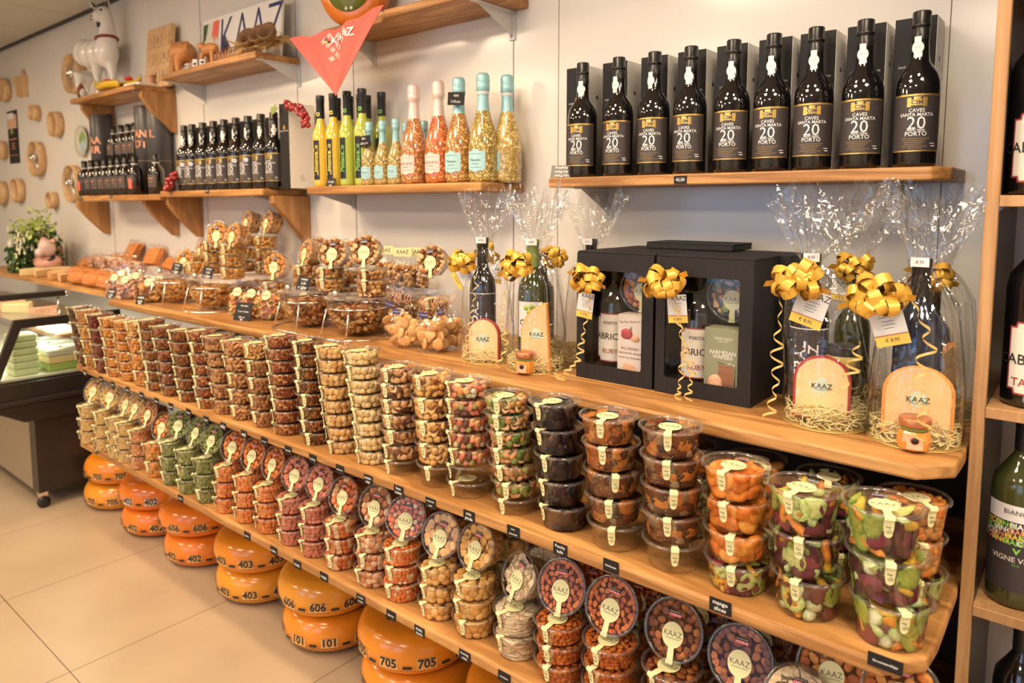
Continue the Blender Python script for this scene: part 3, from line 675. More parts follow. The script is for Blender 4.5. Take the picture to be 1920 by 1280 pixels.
DESC = {'dark_mix': 'dark chocolate nut mix', 'gold_nuts': 'golden nuts', 'cranberry': 'dark red dried fruit', 'orange_nuts': 'orange-brown nuts', 'cashew': 'cashews', 'brown_nuts': 'brown nuts', 'pecan': 'pecans',
        'walnut': 'walnuts', 'almond': 'almonds', 'granola': 'reddish candied nuts', 'granola_dark': 'dark candied nuts', 'hazelnut': 'hazelnuts', 'macadamia': 'pale macadamias', 'mixed_nuts': 'mixed nuts', 'party_mix': 'golden party mix',
        'sweet_mix': 'orange and red nut mix', 'green_mix': 'green nut mix', 'prune': 'black prunes', 'candied': 'candied sesame fruit', 'candied_dark': 'dark sesame fruit', 'apricot': 'dried apricots', 'veg_chips': 'vegetable crisps', 'veg_small': 'thin vegetable crisps',
        'sticks': 'pale snack sticks', 'red_sticks': 'reddish snack sticks', 'orange_snack': 'bright orange snacks', 'wasabi': 'green wasabi nuts', 'orange_nut': 'orange coated nuts', 'pink_nut': 'pink coated nuts', 'cocktail': 'orange and white nuts',
        'beige_nut': 'beige and brown nuts', 'small_orange': 'small orange peanuts', 'corn': 'golden corn snacks', 'cracker': 'round crackers', 'spicy_nut': 'spicy red nuts', 'brown_bean': 'brown roasted nuts', 'amber_nut': 'amber almonds', 'empty': 'nothing'}
ORD = ['first', 'second', 'third', 'fourth', 'fifth', 'sixth', 'seventh', 'eighth', 'ninth', 'tenth', 'eleventh', 'twelfth', 'thirteenth', 'fourteenth', 'fifteenth', 'sixteenth', 'seventeenth', 'eighteenth', 'nineteenth', 'twentieth', 'twenty-first', 'twenty-second', 'twenty-third', 'twenty-fourth', 'twenty-fifth', 'twenty-sixth', 'twenty-seventh']
YC = -.570
# middle shelf stacks: base pixel x,y of the tub foot front, pixel y of the top lid centre, list of contents from top to bottom
MIDS = [
 (167, 688, None, ['dark_mix'] * 4), (183, 698, None, ['gold_nuts'] * 4), (204, 705, None, ['cranberry'] * 4), (225, 712, None, ['orange_nuts'] * 6), (249, 721, None, ['orange_nuts'] * 6),
 (276, 729, None, ['cashew'] + ['orange_nuts'] * 3), (301, 738, None, ['brown_nuts'] * 7), (331, 750, None, ['pecan'] * 6), (362, 760, None, ['brown_nuts'] * 6),
 (397, 774, None, ['granola'] * 7), (429, 784, None, ['walnut'] * 5), (461, 800, None, ['almond'] * 5), (501, 812, None, ['cashew'] + ['walnut'] * 4), (545, 828, None, ['granola'] * 8),
 (597, 841, None, ['granola_dark'] * 8), (646, 859, None, ['hazelnut'] * 8), (704, 883, None, ['macadamia'] * 8), (757, 902, None, ['mixed_nuts'] * 6 + ['empty']),
 (824, 921, None, ['party_mix'] * 4 + ['empty']), (882, 948, None, ['sweet_mix'] * 5 + ['empty'] * 2), (970, 972, None, ['green_mix'] * 6 + ['empty']), (1058, 1001, None, ['prune'] * 5),
 (1155, 1036, None, ['candied'] * 2 + ['candied_dark'] * 2 + ['empty']), (1263, 1072, None, ['candied_dark'] * 4 + ['empty']), (1383, 1122, None, ['apricot'] * 3 + ['veg_small']),
 (1512, 1165, None, ['veg_chips'] * 3), (1666, 1214, None, ['veg_chips'] * 3)]
TOPY = {0: 578, 1: 583, 2: 590, 3: 596, 4: 601, 5: 603, 6: 609, 7: 614, 8: 620, 9: 625, 10: 631, 11: 637, 12: 642, 13: 654, 14: 663, 15: 672, 16: 684, 17: 688, 18: 699, 19: 712, 20: 748, 21: 750, 22: 778, 23: 797, 24: 868, 25: 906, 26: 939}
TOPX = [150, 167, 186, 211, 236, 260, 284, 311, 342, 378, 409, 445, 483, 528, 577, 625, 678, 746, 809, 878, 950, 1041, 1142, 1258, 1380, 1510, 1655]
MIDX = []
def yrow(px, py, base=YC):
    y = base
    for _ in range(4): y = base + .0185 * min(0, onY(px, py, y).x + .9)
    return y
for i, (px, py, _, ks) in enumerate(MIDS):
    YR = yrow(px, py - 14); x = onY(px, py - 14, YR).x; xt = onY(TOPX[i], TOPY[i], YR).x     # the stacks lean a little to the left
    MIDX.append(x)
    n = len(ks)
    # height of the stack from the photograph's lid height at this x
    q = (px, TOPY[i]); ztop = onY(px, TOPY[i], YR).z
    h = round(max(.034, min(.074, (ztop - ZM) / n - .0014)), 3)
    rz0 = jit(.25)
    stk = '%s stack from left, middle shelf' % ORD[i]
    z = ZM + .0003
    for k in range(n - 1, -1, -1):
        kd = ks[k]; lv = LEV[n][k]
        random.seed(i * 31 + k)
        if kd == 'empty': lab = 'empty clear tub, %s in the %s' % (lv, stk)
        else: lab = 'tub of %s, %s in the %s' % (DESC[kd], lv, stk)
        dx, dy = jit(.0008) + (xt - x) * (n - 1 - k) / max(1, n - 1), jit(.0015)
        tub(kd, h, lab, (x + dx, YR + dy, z), rz=rz0 + jit(.22) + (.25 if i > 21 else 0), price='purple' if k == 0 else None, group='tubs stacked on the middle shelf', sc=.93 if i < 17 else (1.0 if i < 22 else 1.07))
        z += h + .0014
print('MIDX', [round(q, 3) for q in MIDX])
# second row behind at the right end
for j, (xx, yy, ks) in enumerate([(-.175 - .03, -.445, ['orange_snack', 'orange_snack', 'veg_chips']), (-.335, -.44, ['veg_chips'] * 3), (-.46, -.44, ['apricot', 'apricot', 'veg_small']), (-.60, -.44, ['candied_dark', 'veg_small', 'veg_small'])]):
    z = ZM + .0003
    for k in range(len(ks) - 1, -1, -1):
        random.seed(900 + j * 7 + k)
        tub(ks[k], .060, 'tub of %s, %s in the %s back row stack, middle shelf' % (DESC[ks[k]], LEV[3][k], ['rightmost', 'second from right', 'third from right', 'fourth from right'][j]), (xx + jit(.003), yy + jit(.003), z), rz=.5 + jit(.4), price=None, group='tubs in the back row of the middle shelf')
        z += .0614

# ---- lower shelf: stacks with one tub tilted on top, its lid turned to the shop
LOWS = [  # foot px, disc px, kind, upright count, disc turn (deg from -Y towards +X), group of colour
 ((172, 829), (167, 735), 'sticks', 3, 20), ((200, 840), (200, 747), 'sticks', 3, 28), ((226, 852), (232, 762), 'sticks', 3, 8), ((243, 866), (250, 770), 'sticks', 3, 8), ((268, 880), (272, 781), 'red_sticks', 3, 10),
 ((297, 896), (296, 804), 'orange_snack', 2, 14), ((328, 912), (328, 800), 'wasabi', 3, 24), ((360, 927), (361, 815), 'wasabi', 3, 6), ((393, 947), (388, 828), 'wasabi', 3, 11),
 ((431, 967), (428, 842), 'orange_nut', 3, 15), ((469, 986), (464, 857), 'orange_nut', 3, 10), ((508, 1008), (501, 874), 'orange_nut', 3, 3), ((552, 1031), (542, 893), 'pink_nut', 3, 13), ((595, 1055), (588, 910), 'pink_nut', 3, 10),
 ((642, 1081), (630, 935), 'cocktail', 3, 8), ((704, 1109), (688, 954), 'beige_nut', 3, 8), ((757, 1139), (750, 980), 'small_orange', 3, 27), ((825, 1174), (813, 1010), 'corn', 3, 10), ((891, 1211), (878, 1032), 'corn', 3, 0),
 ((970, 1262), (957, 1090), 'cracker', 2, -14), ((1062, 1305), (1039, 1109), 'spicy_nut', 3, 5), ((1155, 1352), (1133, 1146), 'spicy_nut', 3, 6), ((1270, 1408), (1250, 1194), 'brown_bean', 3, 4), ((1400, 1475), (1376, 1248), 'brown_bean', 2, 6)]
YL0 = -.575
LOWX = []
def tilted(kind, lab, cxp, cyp, Y, h, turn, elev, price='red', green=False, group=None, X=None, Z=None, sc=1.0):
    p = onY(cxp, cyp, Y) if X is None else Vector((X, Y, Z))
    az = R_(turn); el = R_(elev)
    d = Vector((sin(az) * cos(el), -cos(az) * cos(el), sin(el)))        # where the lid faces
    up = Vector((0, 0, 1)); ry = (up - d * up.dot(d)).normalized(); rx = ry.cross(d)
    m3 = Matrix((rx, ry, d)).transposed()
    roll = Matrix.Rotation(jit(.14), 3, 'Z')
    m3 = m3 @ roll
    base = p - d * h
    return tub(kind, h, lab, base, rot=m3.to_euler(), price=price, green=green, var=1, group=group, sc=sc)
for i, (fp, dp, kd, n, turn) in enumerate(LOWS):
    YL = yrow(fp[0], fp[1] - 20, YL0); x = onY(fp[0], fp[1] - 20, YL).x if fp[1] < 1290 else onY(dp[0] + 12, dp[1], YL).x
    LOWX.append(x)
    pc = onY(dp[0], dp[1], YL - .025)
    el = 22
    h = .058 if n == 3 else .062
    drop = max(RRIM * cos(R_(el)) + .004, h * sin(R_(el)) + RB * cos(R_(el)) + .001)
    zlow = pc.z - drop      # top of the upright part of the stack
    hh = round((zlow - ZL) / n - .0014, 3)
    if n == 2 and hh > .074: n = 3; hh = round((zlow - ZL) / n - .0014, 3)
    hh = max(.034, min(.072, hh))
    z = ZL + .0003
    stk = '%s stack from left, lower shelf' % ORD[i]
    for k in range(n - 1, -1, -1):
        random.seed(500 + i * 17 + k)
        tub(kd, hh, 'upright tub of %s, %s in the %s' % (DESC[kd], LEV[n][k] if n > 1 else 'top', stk), (x + jit(.0015), YL + jit(.0015), z), rz=jit(.3), price=None, group='upright tubs on the lower shelf', sc=.93 if i < 15 else (1.0 if i < 20 else 1.05))
        z += hh + .0014
    random.seed(700 + i)
    c = Vector((x + (pc.x - x) * .6, YL - .018, z + drop + .0005))
    tilted(kd, 'tilted tub of %s atop the %s' % (DESC[kd], stk), 0, 0, YL, h, turn, el, group='tilted tubs on the lower shelf', X=c.x, Z=c.z, sc=.94 if i < 15 else (1.0 if i < 20 else 1.05))
print('LOWX', [round(q, 3) for q in LOWX])
# more tilted tubs in front and behind at the right end of the lower shelf
EX = [((1559, 1255), -.55, 'amber_nut', 12, 20, 'red', False), ((1497, 1312), -.60, 'cracker', 20, 28, 'red', False), ((1690, 1298), -.60, 'amber_nut', 14, 26, 'red', False),
      ((1312, 1147), -.44, 'brown_bean', 12, 10, None, False), ((1428, 1192), -.44, 'brown_bean', 14, 8, None, True), ((1195, 1122), -.44, 'spicy_nut', 14, 10, 'red', False), ((1020, 1062), -.44, 'cracker', 15, 12, None, False), ((1110, 1095), -.44, 'spicy_nut', 15, 12, 'red', False)]
for j, (dp, Y, kd, turn, el, pr, gr) in enumerate(EX):
    random.seed(800 + j)
    where = ['second from right', 'below the vegetable crisps', 'rightmost', 'behind the brown nuts', 'with green sticker', 'behind spicy nuts', 'behind the crackers', 'left behind spicy nuts'][j]
    t = tilted(kd, 'tilted tub of %s, %s, lower shelf' % (DESC[kd], where), dp[0], dp[1], Y, .060, turn, el, price=pr, green=gr, group='tilted tubs at the right end of the lower shelf')
    p = onY(dp[0], dp[1], Y)
    zt = p.z - RRIM - .012; n = max(0, round((zt - ZL) / .06));
    if n == 0: continue
    hh = max(.03, min(.075, round((zt - ZL) / n - .0014, 3))); z = ZL + .0003
    for k in range(n - 1, -1, -1):
        tub(kd, hh, 'upright tub of %s, %s below the tilted one %s' % (DESC[kd], LEV[n][k] if n > 1 else 'single', where), (p.x - .004, Y + .03 + .012, z), rz=jit(.5), price=None, group='upright tubs at the right end of the lower shelf'); z += hh + .0014
# back row behind the tilted tubs further left
for j in range(9, 22):
    x = LOWX[j] + .01; kd = LOWS[j][2]
    if j in (20, 21, 19): continue
    z = ZL + .0003
    for k in range(3, -1, -1):
        random.seed(1000 + j * 5 + k)
        tub(kd, .062, 'tub of %s, %s in back row behind %s stack, lower shelf' % (DESC[kd], LEV[4][k], ORD[j]), (x + jit(.003), -.445, z), rz=jit(.4), price=None, group='back row tubs on the lower shelf')
        z += .0634
print('tubs', NTUB[0])
# ------------------------------------------------------------------ bottles and boxes on the wall shelves
M['darkglass'] = mat('black_bottle_glass', (0.006, 0.005, 0.006), 0.04, spec=0.6, coat=0.6)
M['cap'] = mat('black_capsule', (0.012, 0.012, 0.013), 0.32)
M['label'] = mat('charcoal_label', (0.045, 0.036, 0.038), 0.5)
M['gold'] = mat('gold_foil', (0.75, 0.50, 0.14), 0.3, metal=0.85)
M['goldtext'] = mat('dull_gold_print', (0.32, 0.22, 0.09), 0.5)
M['white'] = mat('white_print', (0.82, 0.82, 0.80), 0.5)
M['sealpaper'] = mat('white_seal', (0.80, 0.80, 0.80), 0.5)
M['silver'] = mat('silver_sticker', (0.55, 0.58, 0.62), 0.35, metal=.3)
M['cardwhite'] = mat('white_carton', (0.86, 0.84, 0.80), 0.5)
def wrap_patch(b, R, a0, a1, z0, z1, cx=0, n=14, outline=None):
    b.lathe([(R, z0), (R, z1)], n, Matrix.Rotation(-pi / 2, 4, 'Z'), False, False, True, a0, a1)
def port(name, label, loc, rz, number='20', silver=False, group=None, sealturn=0.0):
    t = thing(name, label, 'bottle', loc, rz, group)
    key = 'port'
    def shared(k, fn):
        if k not in _CACHE:
            o = fn(); _CACHE[k] = o.data; bpy.data.objects.remove(o)
        o = bpy.data.objects.new(k.split('|')[0], _CACHE[k]); COL.objects.link(o); o.parent = t; return o
    def glass():
        b = MB().mat(M['darkglass'])
        b.lathe([(.030, 0), (.0365, .002), (.0385, .008), (.0388, .15), (.0380, .163), (.0345, .177), (.0270, .190), (.0190, .200), (.0165, .212), (.0150, .235), (.0142, .262), (.0140, .28)], 32); return b.build('glass_body')
    def cap():
        b = MB().mat(M['cap'])
        b.lathe([(.0152, .243), (.0156, .262), (.0150, .263), (.0150, .266), (.0166, .267), (.0170, .270), (.0166, .273), (.0158, .274), (.0162, .294), (.0150, .2965), (.001, .2965)], 24, cap0=False); return b.build('capsule')
    def lab():
        R = .0391; b = MB().mat(M['label']); wrap_patch(b, R, -1.25, 1.25, .030, .137)
        b.mat(M['gold']); wrap_patch(b, R + .0003, -1.25, 1.25, .134, .1375); wrap_patch(b, R + .0003, -1.25, 1.25, .0295, .032)
        for a in (-1.25, 1.22): wrap_patch(b, R + .0003, a, a + .03, .03, .137)
        I = Matrix.Identity(4); Tt = lambda z, x=0: Matrix.Rotation(x / R, 4, 'Z') @ Matrix.Translation((0, 0, z)); RR = R + .0006
        # crest
        for (x0, x1, z0, z1) in ((-.014, .014, .116, .127), (-.0175, -.010, .1135, .131), (.010, .0175, .1135, .131), (-.006, .006, .127, .1325)):
            wrap_patch(b, RR, x0 / RR, x1 / RR, z0, z1, n=4)
        b.mat(M['label']); b.text('CSM', .0105, Tt(.1215), RR + .0004, bold=.02)
        b.mat(M['white'])
        b.text('CAVES', .0095, Tt(.1065), RR, bold=.01); b.text('SANTA MARTA', .0088, Tt(.0985), RR, bold=.012)
        b.text(number, .0340, Tt(.0820), RR, bold=.0); b.text('ANOS / YEARS', .0048, Tt(.0695), RR, bold=.02); b.text('PORTO', .0115, Tt(.0625), RR, bold=.01)
        b.mat(M['goldtext'])
        for k, (wd, dx) in enumerate([(.050, .0), (.040, -.002), (.034, -.003), (.030, -.004), (.044, -.002), (.024, 0)]):
            z = .0545 - k * .0036; wrap_patch(b, RR, (dx - wd / 2) / RR, (dx + wd / 2) / RR, z - .0009, z, n=6)
        b.mat(M['white']); wrap_patch(b, RR, .026 / RR, .036 / RR, .044, .0455, n=3); wrap_patch(b, RR, .028 / RR, .037 / RR, .039, .041, n=3)
        if silver:
            b.mat(M['silver']); pts = []
            b.lathe([(.001, 0), (.0095, 0)], 16, Matrix.Rotation(.6, 4, 'Z') @ Matrix.Translation((0, -RR - .0008, .118)) @ Matrix.Rotation(pi / 2, 4, 'X'), cap0=False, cap1=False)
        return b.build('front_label')
    def seal():
        b = MB().mat(M['sealpaper']); R = .0172
        wrap_patch(b, R, -.0062 / R, .0062 / R, .207, .248, n=6)
        for k in range(10):
            z0 = .2165 + k * .0022; x1 = math.sqrt(max(0, .0112 ** 2 - (z0 + .0011 - .2275) ** 2)); wrap_patch(b, R + .0002, -x1 / R, x1 / R, z0, z0 + .0022, n=8)
        b.mat(M['ink']); b.text('PORTO', .0032, Matrix.Translation((0, 0, .2275)), R + .0003)
        return b.build('neck_seal')
    shared('glass_body|port', glass); shared('capsule|port', cap); shared('front_label|%s%s' % (number, silver), lab); s_ = shared('neck_seal|port', seal); s_.rotation_euler.z = sealturn
    return t
ZP = 1.4525 + .0002
side = ['leftmost', 'second from left', 'third from left', 'fourth from left', 'fifth from left', 'sixth from left', 'seventh from left', 'second from right', 'rightmost']
PX = [-1.073, -.963, -.862, -.766, -.662, -.571, -.482, -.386, -.286]
for i, x in enumerate(PX):
    random.seed(40 + i)
    x2 = CAM.x + (x - CAM.x) * (1.72 - .138) / 1.6
    port('port_bottle', 'large port bottle with 20 label, %s, upper right shelf' % side[i], (x2, -.138, ZP), R_(9) + jit(.07), '20', group='port bottles with 20 on the upper right shelf', sealturn=jit(.25) - .1)
BX = [(-1.146, -1.073), (-1.03, -.956), (-.916, -.842), (-.815, -.731), (-.715, -.641), (-.615, -.535), (-.524, -.449), (-.428, -.353), (-.338, -.263)]
def carton(label, x0, x1, y0, y1, z0, z1, group, crest=True):
    t = thing('bottle_carton', label, 'box', ((x0 + x1) / 2, (y0 + y1) / 2, z0), 0, group); w = (x1 - x0) / 2; d = (y1 - y0) / 2; h = z1 - z0
    b = MB().mat(M['black']); b.bbox(-w, w - .0008, -d, d, 0, h, .0008); b.build('carton_body', t)
    b = MB().mat(M['cardwhite']); b.box(w - .0008, w, -d + .001, d - .001, .0005, h - .0008); b.box(-w + .001, w - .001, d - .0004, d, 0, h)
    b.mat(M['ink']); b.box(w, w + .0003, -.004, .004, h * .72, h * .72 + .009)
    for k in range(4): b.box(w, w + .0002, -.012, .012 - k * .003, h * .10 + k * .006, h * .10 + k * .006 + .001)
    b.build('white_side', t)
    b = MB().mat(M['gold']); b.box(-.007, .007, -d - .0003, -d, h * .70, h * .73); b.box(-.0035, .0035, -d - .0003, -d, h * .73, h * .75)
    b.mat(M['white']); b.text('CAVES SANTA MARTA', .0058, Matrix.Translation((0, -d - .0003, h * .68)) @ FLAT_FRONT)
    b.build('printed_front', t); return t
for i, (x0, x1) in enumerate(BX):
    carton('black carton with white side, behind the %s large port bottle' % side[i], x0, x0 + .0745, -.091, -.014, ZP, 1.751, 'cartons behind the large port bottles')
# the ten row
ZT = 1.4452; TX = [-3.268, -3.192, -3.095, -3.001, -2.911, -2.816, -2.720, -2.624, -2.532]
for i, x in enumerate(TX):
    random.seed(60 + i); x2 = x * (1.72 - .135) / 1.6
    port('port_bottle', 'port bottle with 10 label, %s of its row, left shelf' % side[i], (x2, -.135, ZT), R_(12) + jit(.12), '10', silver=(i in (0, 1, 5, 6)), group='port bottles with 10 on the middle left shelf', sealturn=jit(.7))
for i in range(7):
    carton('black carton behind the port bottles with 10, %s of seven' % ['leftmost', 'second', 'third', 'fourth', 'fifth', 'sixth', 'rightmost'][i], -3.22 + i * .088, -3.22 + i * .088 + .076, -.09, -.012, ZT, 1.735, 'cartons behind the smaller port bottles')
p0 = onY(541, 208, -.17); p1 = onY(577, 300, -.06)
carton('large black gift carton with a broad white side, right end of the 10 port row', -2.448, -2.385, -.150, -.035, ZT, 1.765, 'cartons behind the smaller port bottles')
# ---- limoncello and pistachio bottles
M['limon'] = mat('lemon_liqueur', (0.74, 0.52, 0.07), 0.12, coat=.5)
M['pista'] = mat('pistachio_liqueur', (0.46, 0.52, 0.08), 0.12, coat=.5)
M['yprint'] = mat('yellow_print', (0.85, 0.72, 0.08), 0.5); M['gprint'] = mat('green_print', (0.25, 0.62, 0.10), 0.5)
def slim(label, loc, rz, kind, group='slim liqueur bottles on the middle shelf'):
    t = thing('liqueur_bottle', label, 'bottle', loc, rz, group); m, pr, word = (('limon', 'yprint', 'Limoncello') if kind == 'l' else ('pista', 'gprint', 'Pistacello'))
    def sh(k, fn):
        if k not in _CACHE: o = fn(); _CACHE[k] = o.data; bpy.data.objects.remove(o)
        o = bpy.data.objects.new(k.split('|')[0], _CACHE[k]); COL.objects.link(o); o.parent = t
    def g():
        b = MB().mat(M[m]); b.lathe([(.024, 0), (.0275, .002), (.029, .01), (.030, .15), (.029, .185), (.025, .205), (.0175, .222), (.0135, .235), (.0125, .26)], 28); return b.build('glass_body')
    def c():
        b = MB().mat(M['cap']); b.lathe([(.0142, .243), (.0148, .25), (.0142, .30), (.0150, .302), (.0155, .322), (.0145, .325), (.001, .325)], 20, cap0=False)
        b.mat(M[pr]); wrap_patch(b, .0152, -.45, .45, .252, .264, n=6); b.mat(M['cap']); wrap_patch(b, .0154, -.2, .25, .255, .261, n=4); return b.build('capsule')
    def l():
        R = .0305; b = MB().mat(M['cap']); wrap_patch(b, R, -.42, .42, .025, .165)
        b.mat(M[pr]); T = Matrix.Translation((0, -R - .0005, .094)) @ FLAT_FRONT @ Matrix.Rotation(pi / 2, 4, 'Z')
        V, Fc = letters(word, .012); s_ = .0245
        b.add([Matrix.Rotation(0, 4, 'Z') @ Vector(((R + .0006) * sin(-y * s_ / R), -(R + .0006) * cos(y * s_ / R), .094 + x * s_)) for x, y in V], Fc, False)
        return b.build('front_label')
    sh('glass_body|' + kind, g); sh('capsule|' + kind, c); sh('front_label|' + kind, l); return t
ZS = 1.4472
for lab, px, Y, kd in [('yellow limoncello bottle at the left end of the front row', 603, -.15, 'l'), ('yellow limoncello bottle, second from left, behind the small price sign', 627, -.15, 'l'), ('green pistachio liqueur bottle, the left one of the two in front', 653, -.15, 'p'), ('green pistachio liqueur bottle, the right one of the two in front', 681, -.152, 'p')]:
    slim(lab, (onY(px, 300, Y).x, Y, ZS), R_(14) + jit(.06), kd)
for lab, px, Y, kd in [('limoncello bottle in the second row behind the left pistachio bottle', 634, -.075, 'l'), ('limoncello bottle in the second row between the two pistachio bottles', 657, -.075, 'l'), ('pistachio bottle in the second row right behind the front ones', 678, -.075, 'p'), ('pistachio bottle in the second row behind the small price card', 690, -.045, 'p'), ('single liqueur bottle standing behind the small blue topped bottles', 717, -.06, 'p')]:
    slim(lab, (onY(px, 290, Y).x, Y, ZS), R_(14) + jit(.2), kd)
# ---- gold flake sparkling wines
def flakemat(name, base, fl):
    m = bpy.data.materials.new(name); m.use_nodes = True; nt = m.node_tree; b = nt.nodes['Principled BSDF']; L = nt.links.new
    tc = nt.nodes.new('ShaderNodeTexCoord'); v = nt.nodes.new('ShaderNodeTexVoronoi'); v.inputs['Scale'].default_value = 300; L(tc.outputs['Object'], v.inputs['Vector'])
    n = nt.nodes.new('ShaderNodeTexNoise'); n.inputs['Scale'].default_value = 60; L(tc.outputs['Object'], n.inputs['Vector'])
    sep = nt.nodes.new('ShaderNodeSeparateColor'); L(v.outputs['Color'], sep.inputs[0])
    gt = nt.nodes.new('ShaderNodeMath'); gt.operation = 'GREATER_THAN'; gt.inputs[1].default_value = .80; L(sep.outputs[0], gt.inputs[0])
    mx = nt.nodes.new('ShaderNodeMix'); mx.data_type = 'RGBA'; L(gt.outputs[0], mx.inputs[0]); mx.inputs[6].default_value = (*base, 1); mx.inputs[7].default_value = (*fl, 1)
    mr = nt.nodes.new('ShaderNodeMapRange'); mr.inputs[1].default_value = .3; mr.inputs[2].default_value = .7; mr.inputs[3].default_value = .6; mr.inputs[4].default_value = 1.25; L(n.outputs['Fac'], mr.inputs[0])
    hs = nt.nodes.new('ShaderNodeHueSaturation'); L(mr.outputs[0], hs.inputs['Value']); L(mx.outputs[2], hs.inputs['Color']); L(hs.outputs[0], b.inputs['Base Color'])
    b.inputs['Roughness'].default_value = .3; b.inputs['Coat Weight'].default_value = 1; b.inputs['Coat Roughness'].default_value = .03
    bp = nt.nodes.new('ShaderNodeBump'); bp.inputs['Strength'].default_value = .5; bp.inputs['Distance'].default_value = .002; L(sep.outputs[1], bp.inputs['Height']); L(bp.outputs[0], b.inputs['Normal'])
    return m
M['fl_or'] = flakemat('orange_gold_flakes', (.40, .13, .02), (.95, .62, .28)); M['fl_red'] = flakemat('red_orange_flakes', (.50, .09, .012), (.92, .48, .16))
M['fl_mix'] = flakemat('amber_flakes', (.36, .15, .02), (.95, .68, .3)); M['fl_go'] = flakemat('gold_flakes', (.32, .21, .025), (.95, .78, .36)); M['fl_pale'] = flakemat('pale_gold_flakes', (.46, .30, .06), (.92, .74, .38))
M['foilpink'] = mat('pink_foil', (.78, .62, .58), .35, bump=.6, bscale=180, metal=.3); M['foilblue'] = mat('blue_foil', (.32, .58, .62), .35, bump=.6, bscale=180, metal=.3)
M['bandpale'] = mat('pale_band', (.70, .66, .66), .4)
M['lpink'] = mat('pink_label', (.80, .60, .55), .5); M['lblue'] = mat('light_blue_label', (.38, .64, .68), .5); M['lor'] = mat('orange_label', (.80, .42, .14), .5)
def spark(label, loc, rz, liquid, foil, lab, sc=1.0, word='PIZZOLATO', group='sparkling wine bottles with gold flakes', band=False):
    t = thing('sparkling_wine_bottle', label, 'bottle', loc, rz, group); t.scale = (sc, sc, sc)
    b = MB().mat(M[liquid]); b.lathe([(.034, 0), (.041, .003), (.0445, .012), (.0435, .035), (.0450, .06), (.0440, .105), (.040, .14), (.032, .172), (.024, .198), (.0185, .22), (.0165, .245), (.015, .28)], 36); b.build('glass_body', t)
    b = MB().mat(M[foil]); b.lathe([(.0200, .214), (.0180, .235), (.0165, .262), (.0172, .270), (.0205, .274), (.0208, .288), (.0196, .292), (.0208, .300), (.0200, .318), (.0150, .325), (.001, .326)], 28, cap0=False); b.build('foil_capsule', t)
    if band: b = MB().mat(M['bandpale']); b.lathe([(.0180, .262), (.0180, .271)], 24, cap0=False, cap1=False); b.build('neck_band', t)
    b = MB().mat(M[lab]); R = .0455
    zz = [(-.72, .040, .088), (-.60, .034, .094), (-.35, .036, .092), (-.12, .031, .098), (.12, .031, .098), (.35, .036, .092), (.60, .034, .094), (.72, .040, .088)]
    vs = []
    for a, z0, z1 in zz: vs += [(R * sin(a), -R * cos(a), z0), (R * sin(a), -R * cos(a), z1)]
    b.add(vs, [(2 * i, 2 * i + 2, 2 * i + 3, 2 * i + 1) for i in range(len(zz) - 1)], True)
    b.mat(M['ink']); b.text(word, .0105, Matrix.Translation((0, 0, .066)), R + .0005, bold=.0); b.text('spumante', .006, Matrix.Translation((0, 0, .055)), R + .0005)
    for z in (.084, .044): wrap_patch(b, R + .0005, -.45, .45, z, z + .0007, n=6)
    b.build('front_label', t); return t
for lab, px, liq, fo, la, sc, bd in [('orange sparkling wine bottle with gold flakes and pink foil, left of the two pink topped', 777, 'fl_or', 'foilpink', 'lpink', .97, 0), ('red-orange sparkling wine bottle with pink foil, right of the two pink topped', 823, 'fl_red', 'foilpink', 'lpink', .97, 0),
        ('amber sparkling wine bottle wearing a black price card on its blue neck', 861, 'fl_mix', 'foilblue', 'lblue', .97, 0), ('tall gold flake sparkling wine bottle with blue foil and pale neck band, second from right', 906, 'fl_go', 'foilblue', 'lblue', .975, 1), ('pale gold sparkling wine bottle with blue foil at the right shelf end', 951, 'fl_pale', 'foilblue', 'lblue', .97, 1)]:
    Y = -.135 if px != 951 else -.075
    spark(lab, (onY(px, 290, Y).x, Y, ZS), R_(6 if px != 951 else -28) + jit(.08), liq, fo, la, sc, word='PIZZOLATO' if la == 'lpink' else 'Moscato', band=bd)
for lab, px, Y in [('small blue topped sparkling bottle, left of three, bearing a price card', 693, -.15), ('small blue topped sparkling bottle, middle of three', 718, -.15), ('small blue topped sparkling bottle, right of three', 743, -.15), ('small blue topped sparkling bottle half hidden behind the pink topped pair', 796, -.055), ('small blue topped sparkling bottle behind the left pink topped bottle', 762, -.05)]:
    spark(lab, (onY(px, 300, Y).x, Y, ZS), R_(12) + jit(.1), 'fl_go', 'foilblue', 'lblue', .655, word='Moscato', group='small sparkling wine bottles')
# ---- handwritten price cards
def card(label, p, w, h, lines, rz=0, lean=0, roll=0, size=None, foot=True, m='black'):
    t = thing('price_card', label, 'price sign', p, rz)
    T = Matrix.Rotation(-lean, 4, 'X') @ Matrix.Rotation(roll, 4, 'Y')
    b = MB().mat(M[m]); b.bbox(-w / 2, w / 2, -.0008, .0008, 0, h, .0003, T); b.build('card', t)
    b = MB().mat(M['chalk']); s_ = size or min(w * 1.6 / max(len(l) for l in lines), h / (len(lines) + .3))
    for k, l in enumerate(lines): b.text(l, s_, T @ Matrix.Translation((0, -.0012, h - (k + .6) * h / (len(lines) + .2))) @ FLAT_FRONT @ Matrix.Shear('XY', 4, (.2, 0)), bold=.008)
    b.build('handwriting', t)
    if foot: b = MB().mat(M['screw']); b.lathe([(.007, 0), (.008, .002), (.006, .006), (.001, .007)], 12, T_(0, .004, 0)); b.build('clip_foot', t)
    return t
M['greycard'] = mat('grey_card', (.16, .15, .14), .5)
p = onY(1050, 330, -.185)
card('grey tilted handwritten card left of the large port bottles', (p.x, -.178, ZP), .062, .036, ['Proefwijn?', 'vraag naar', 'onze port'], R_(20), .42, 0, m='greycard')
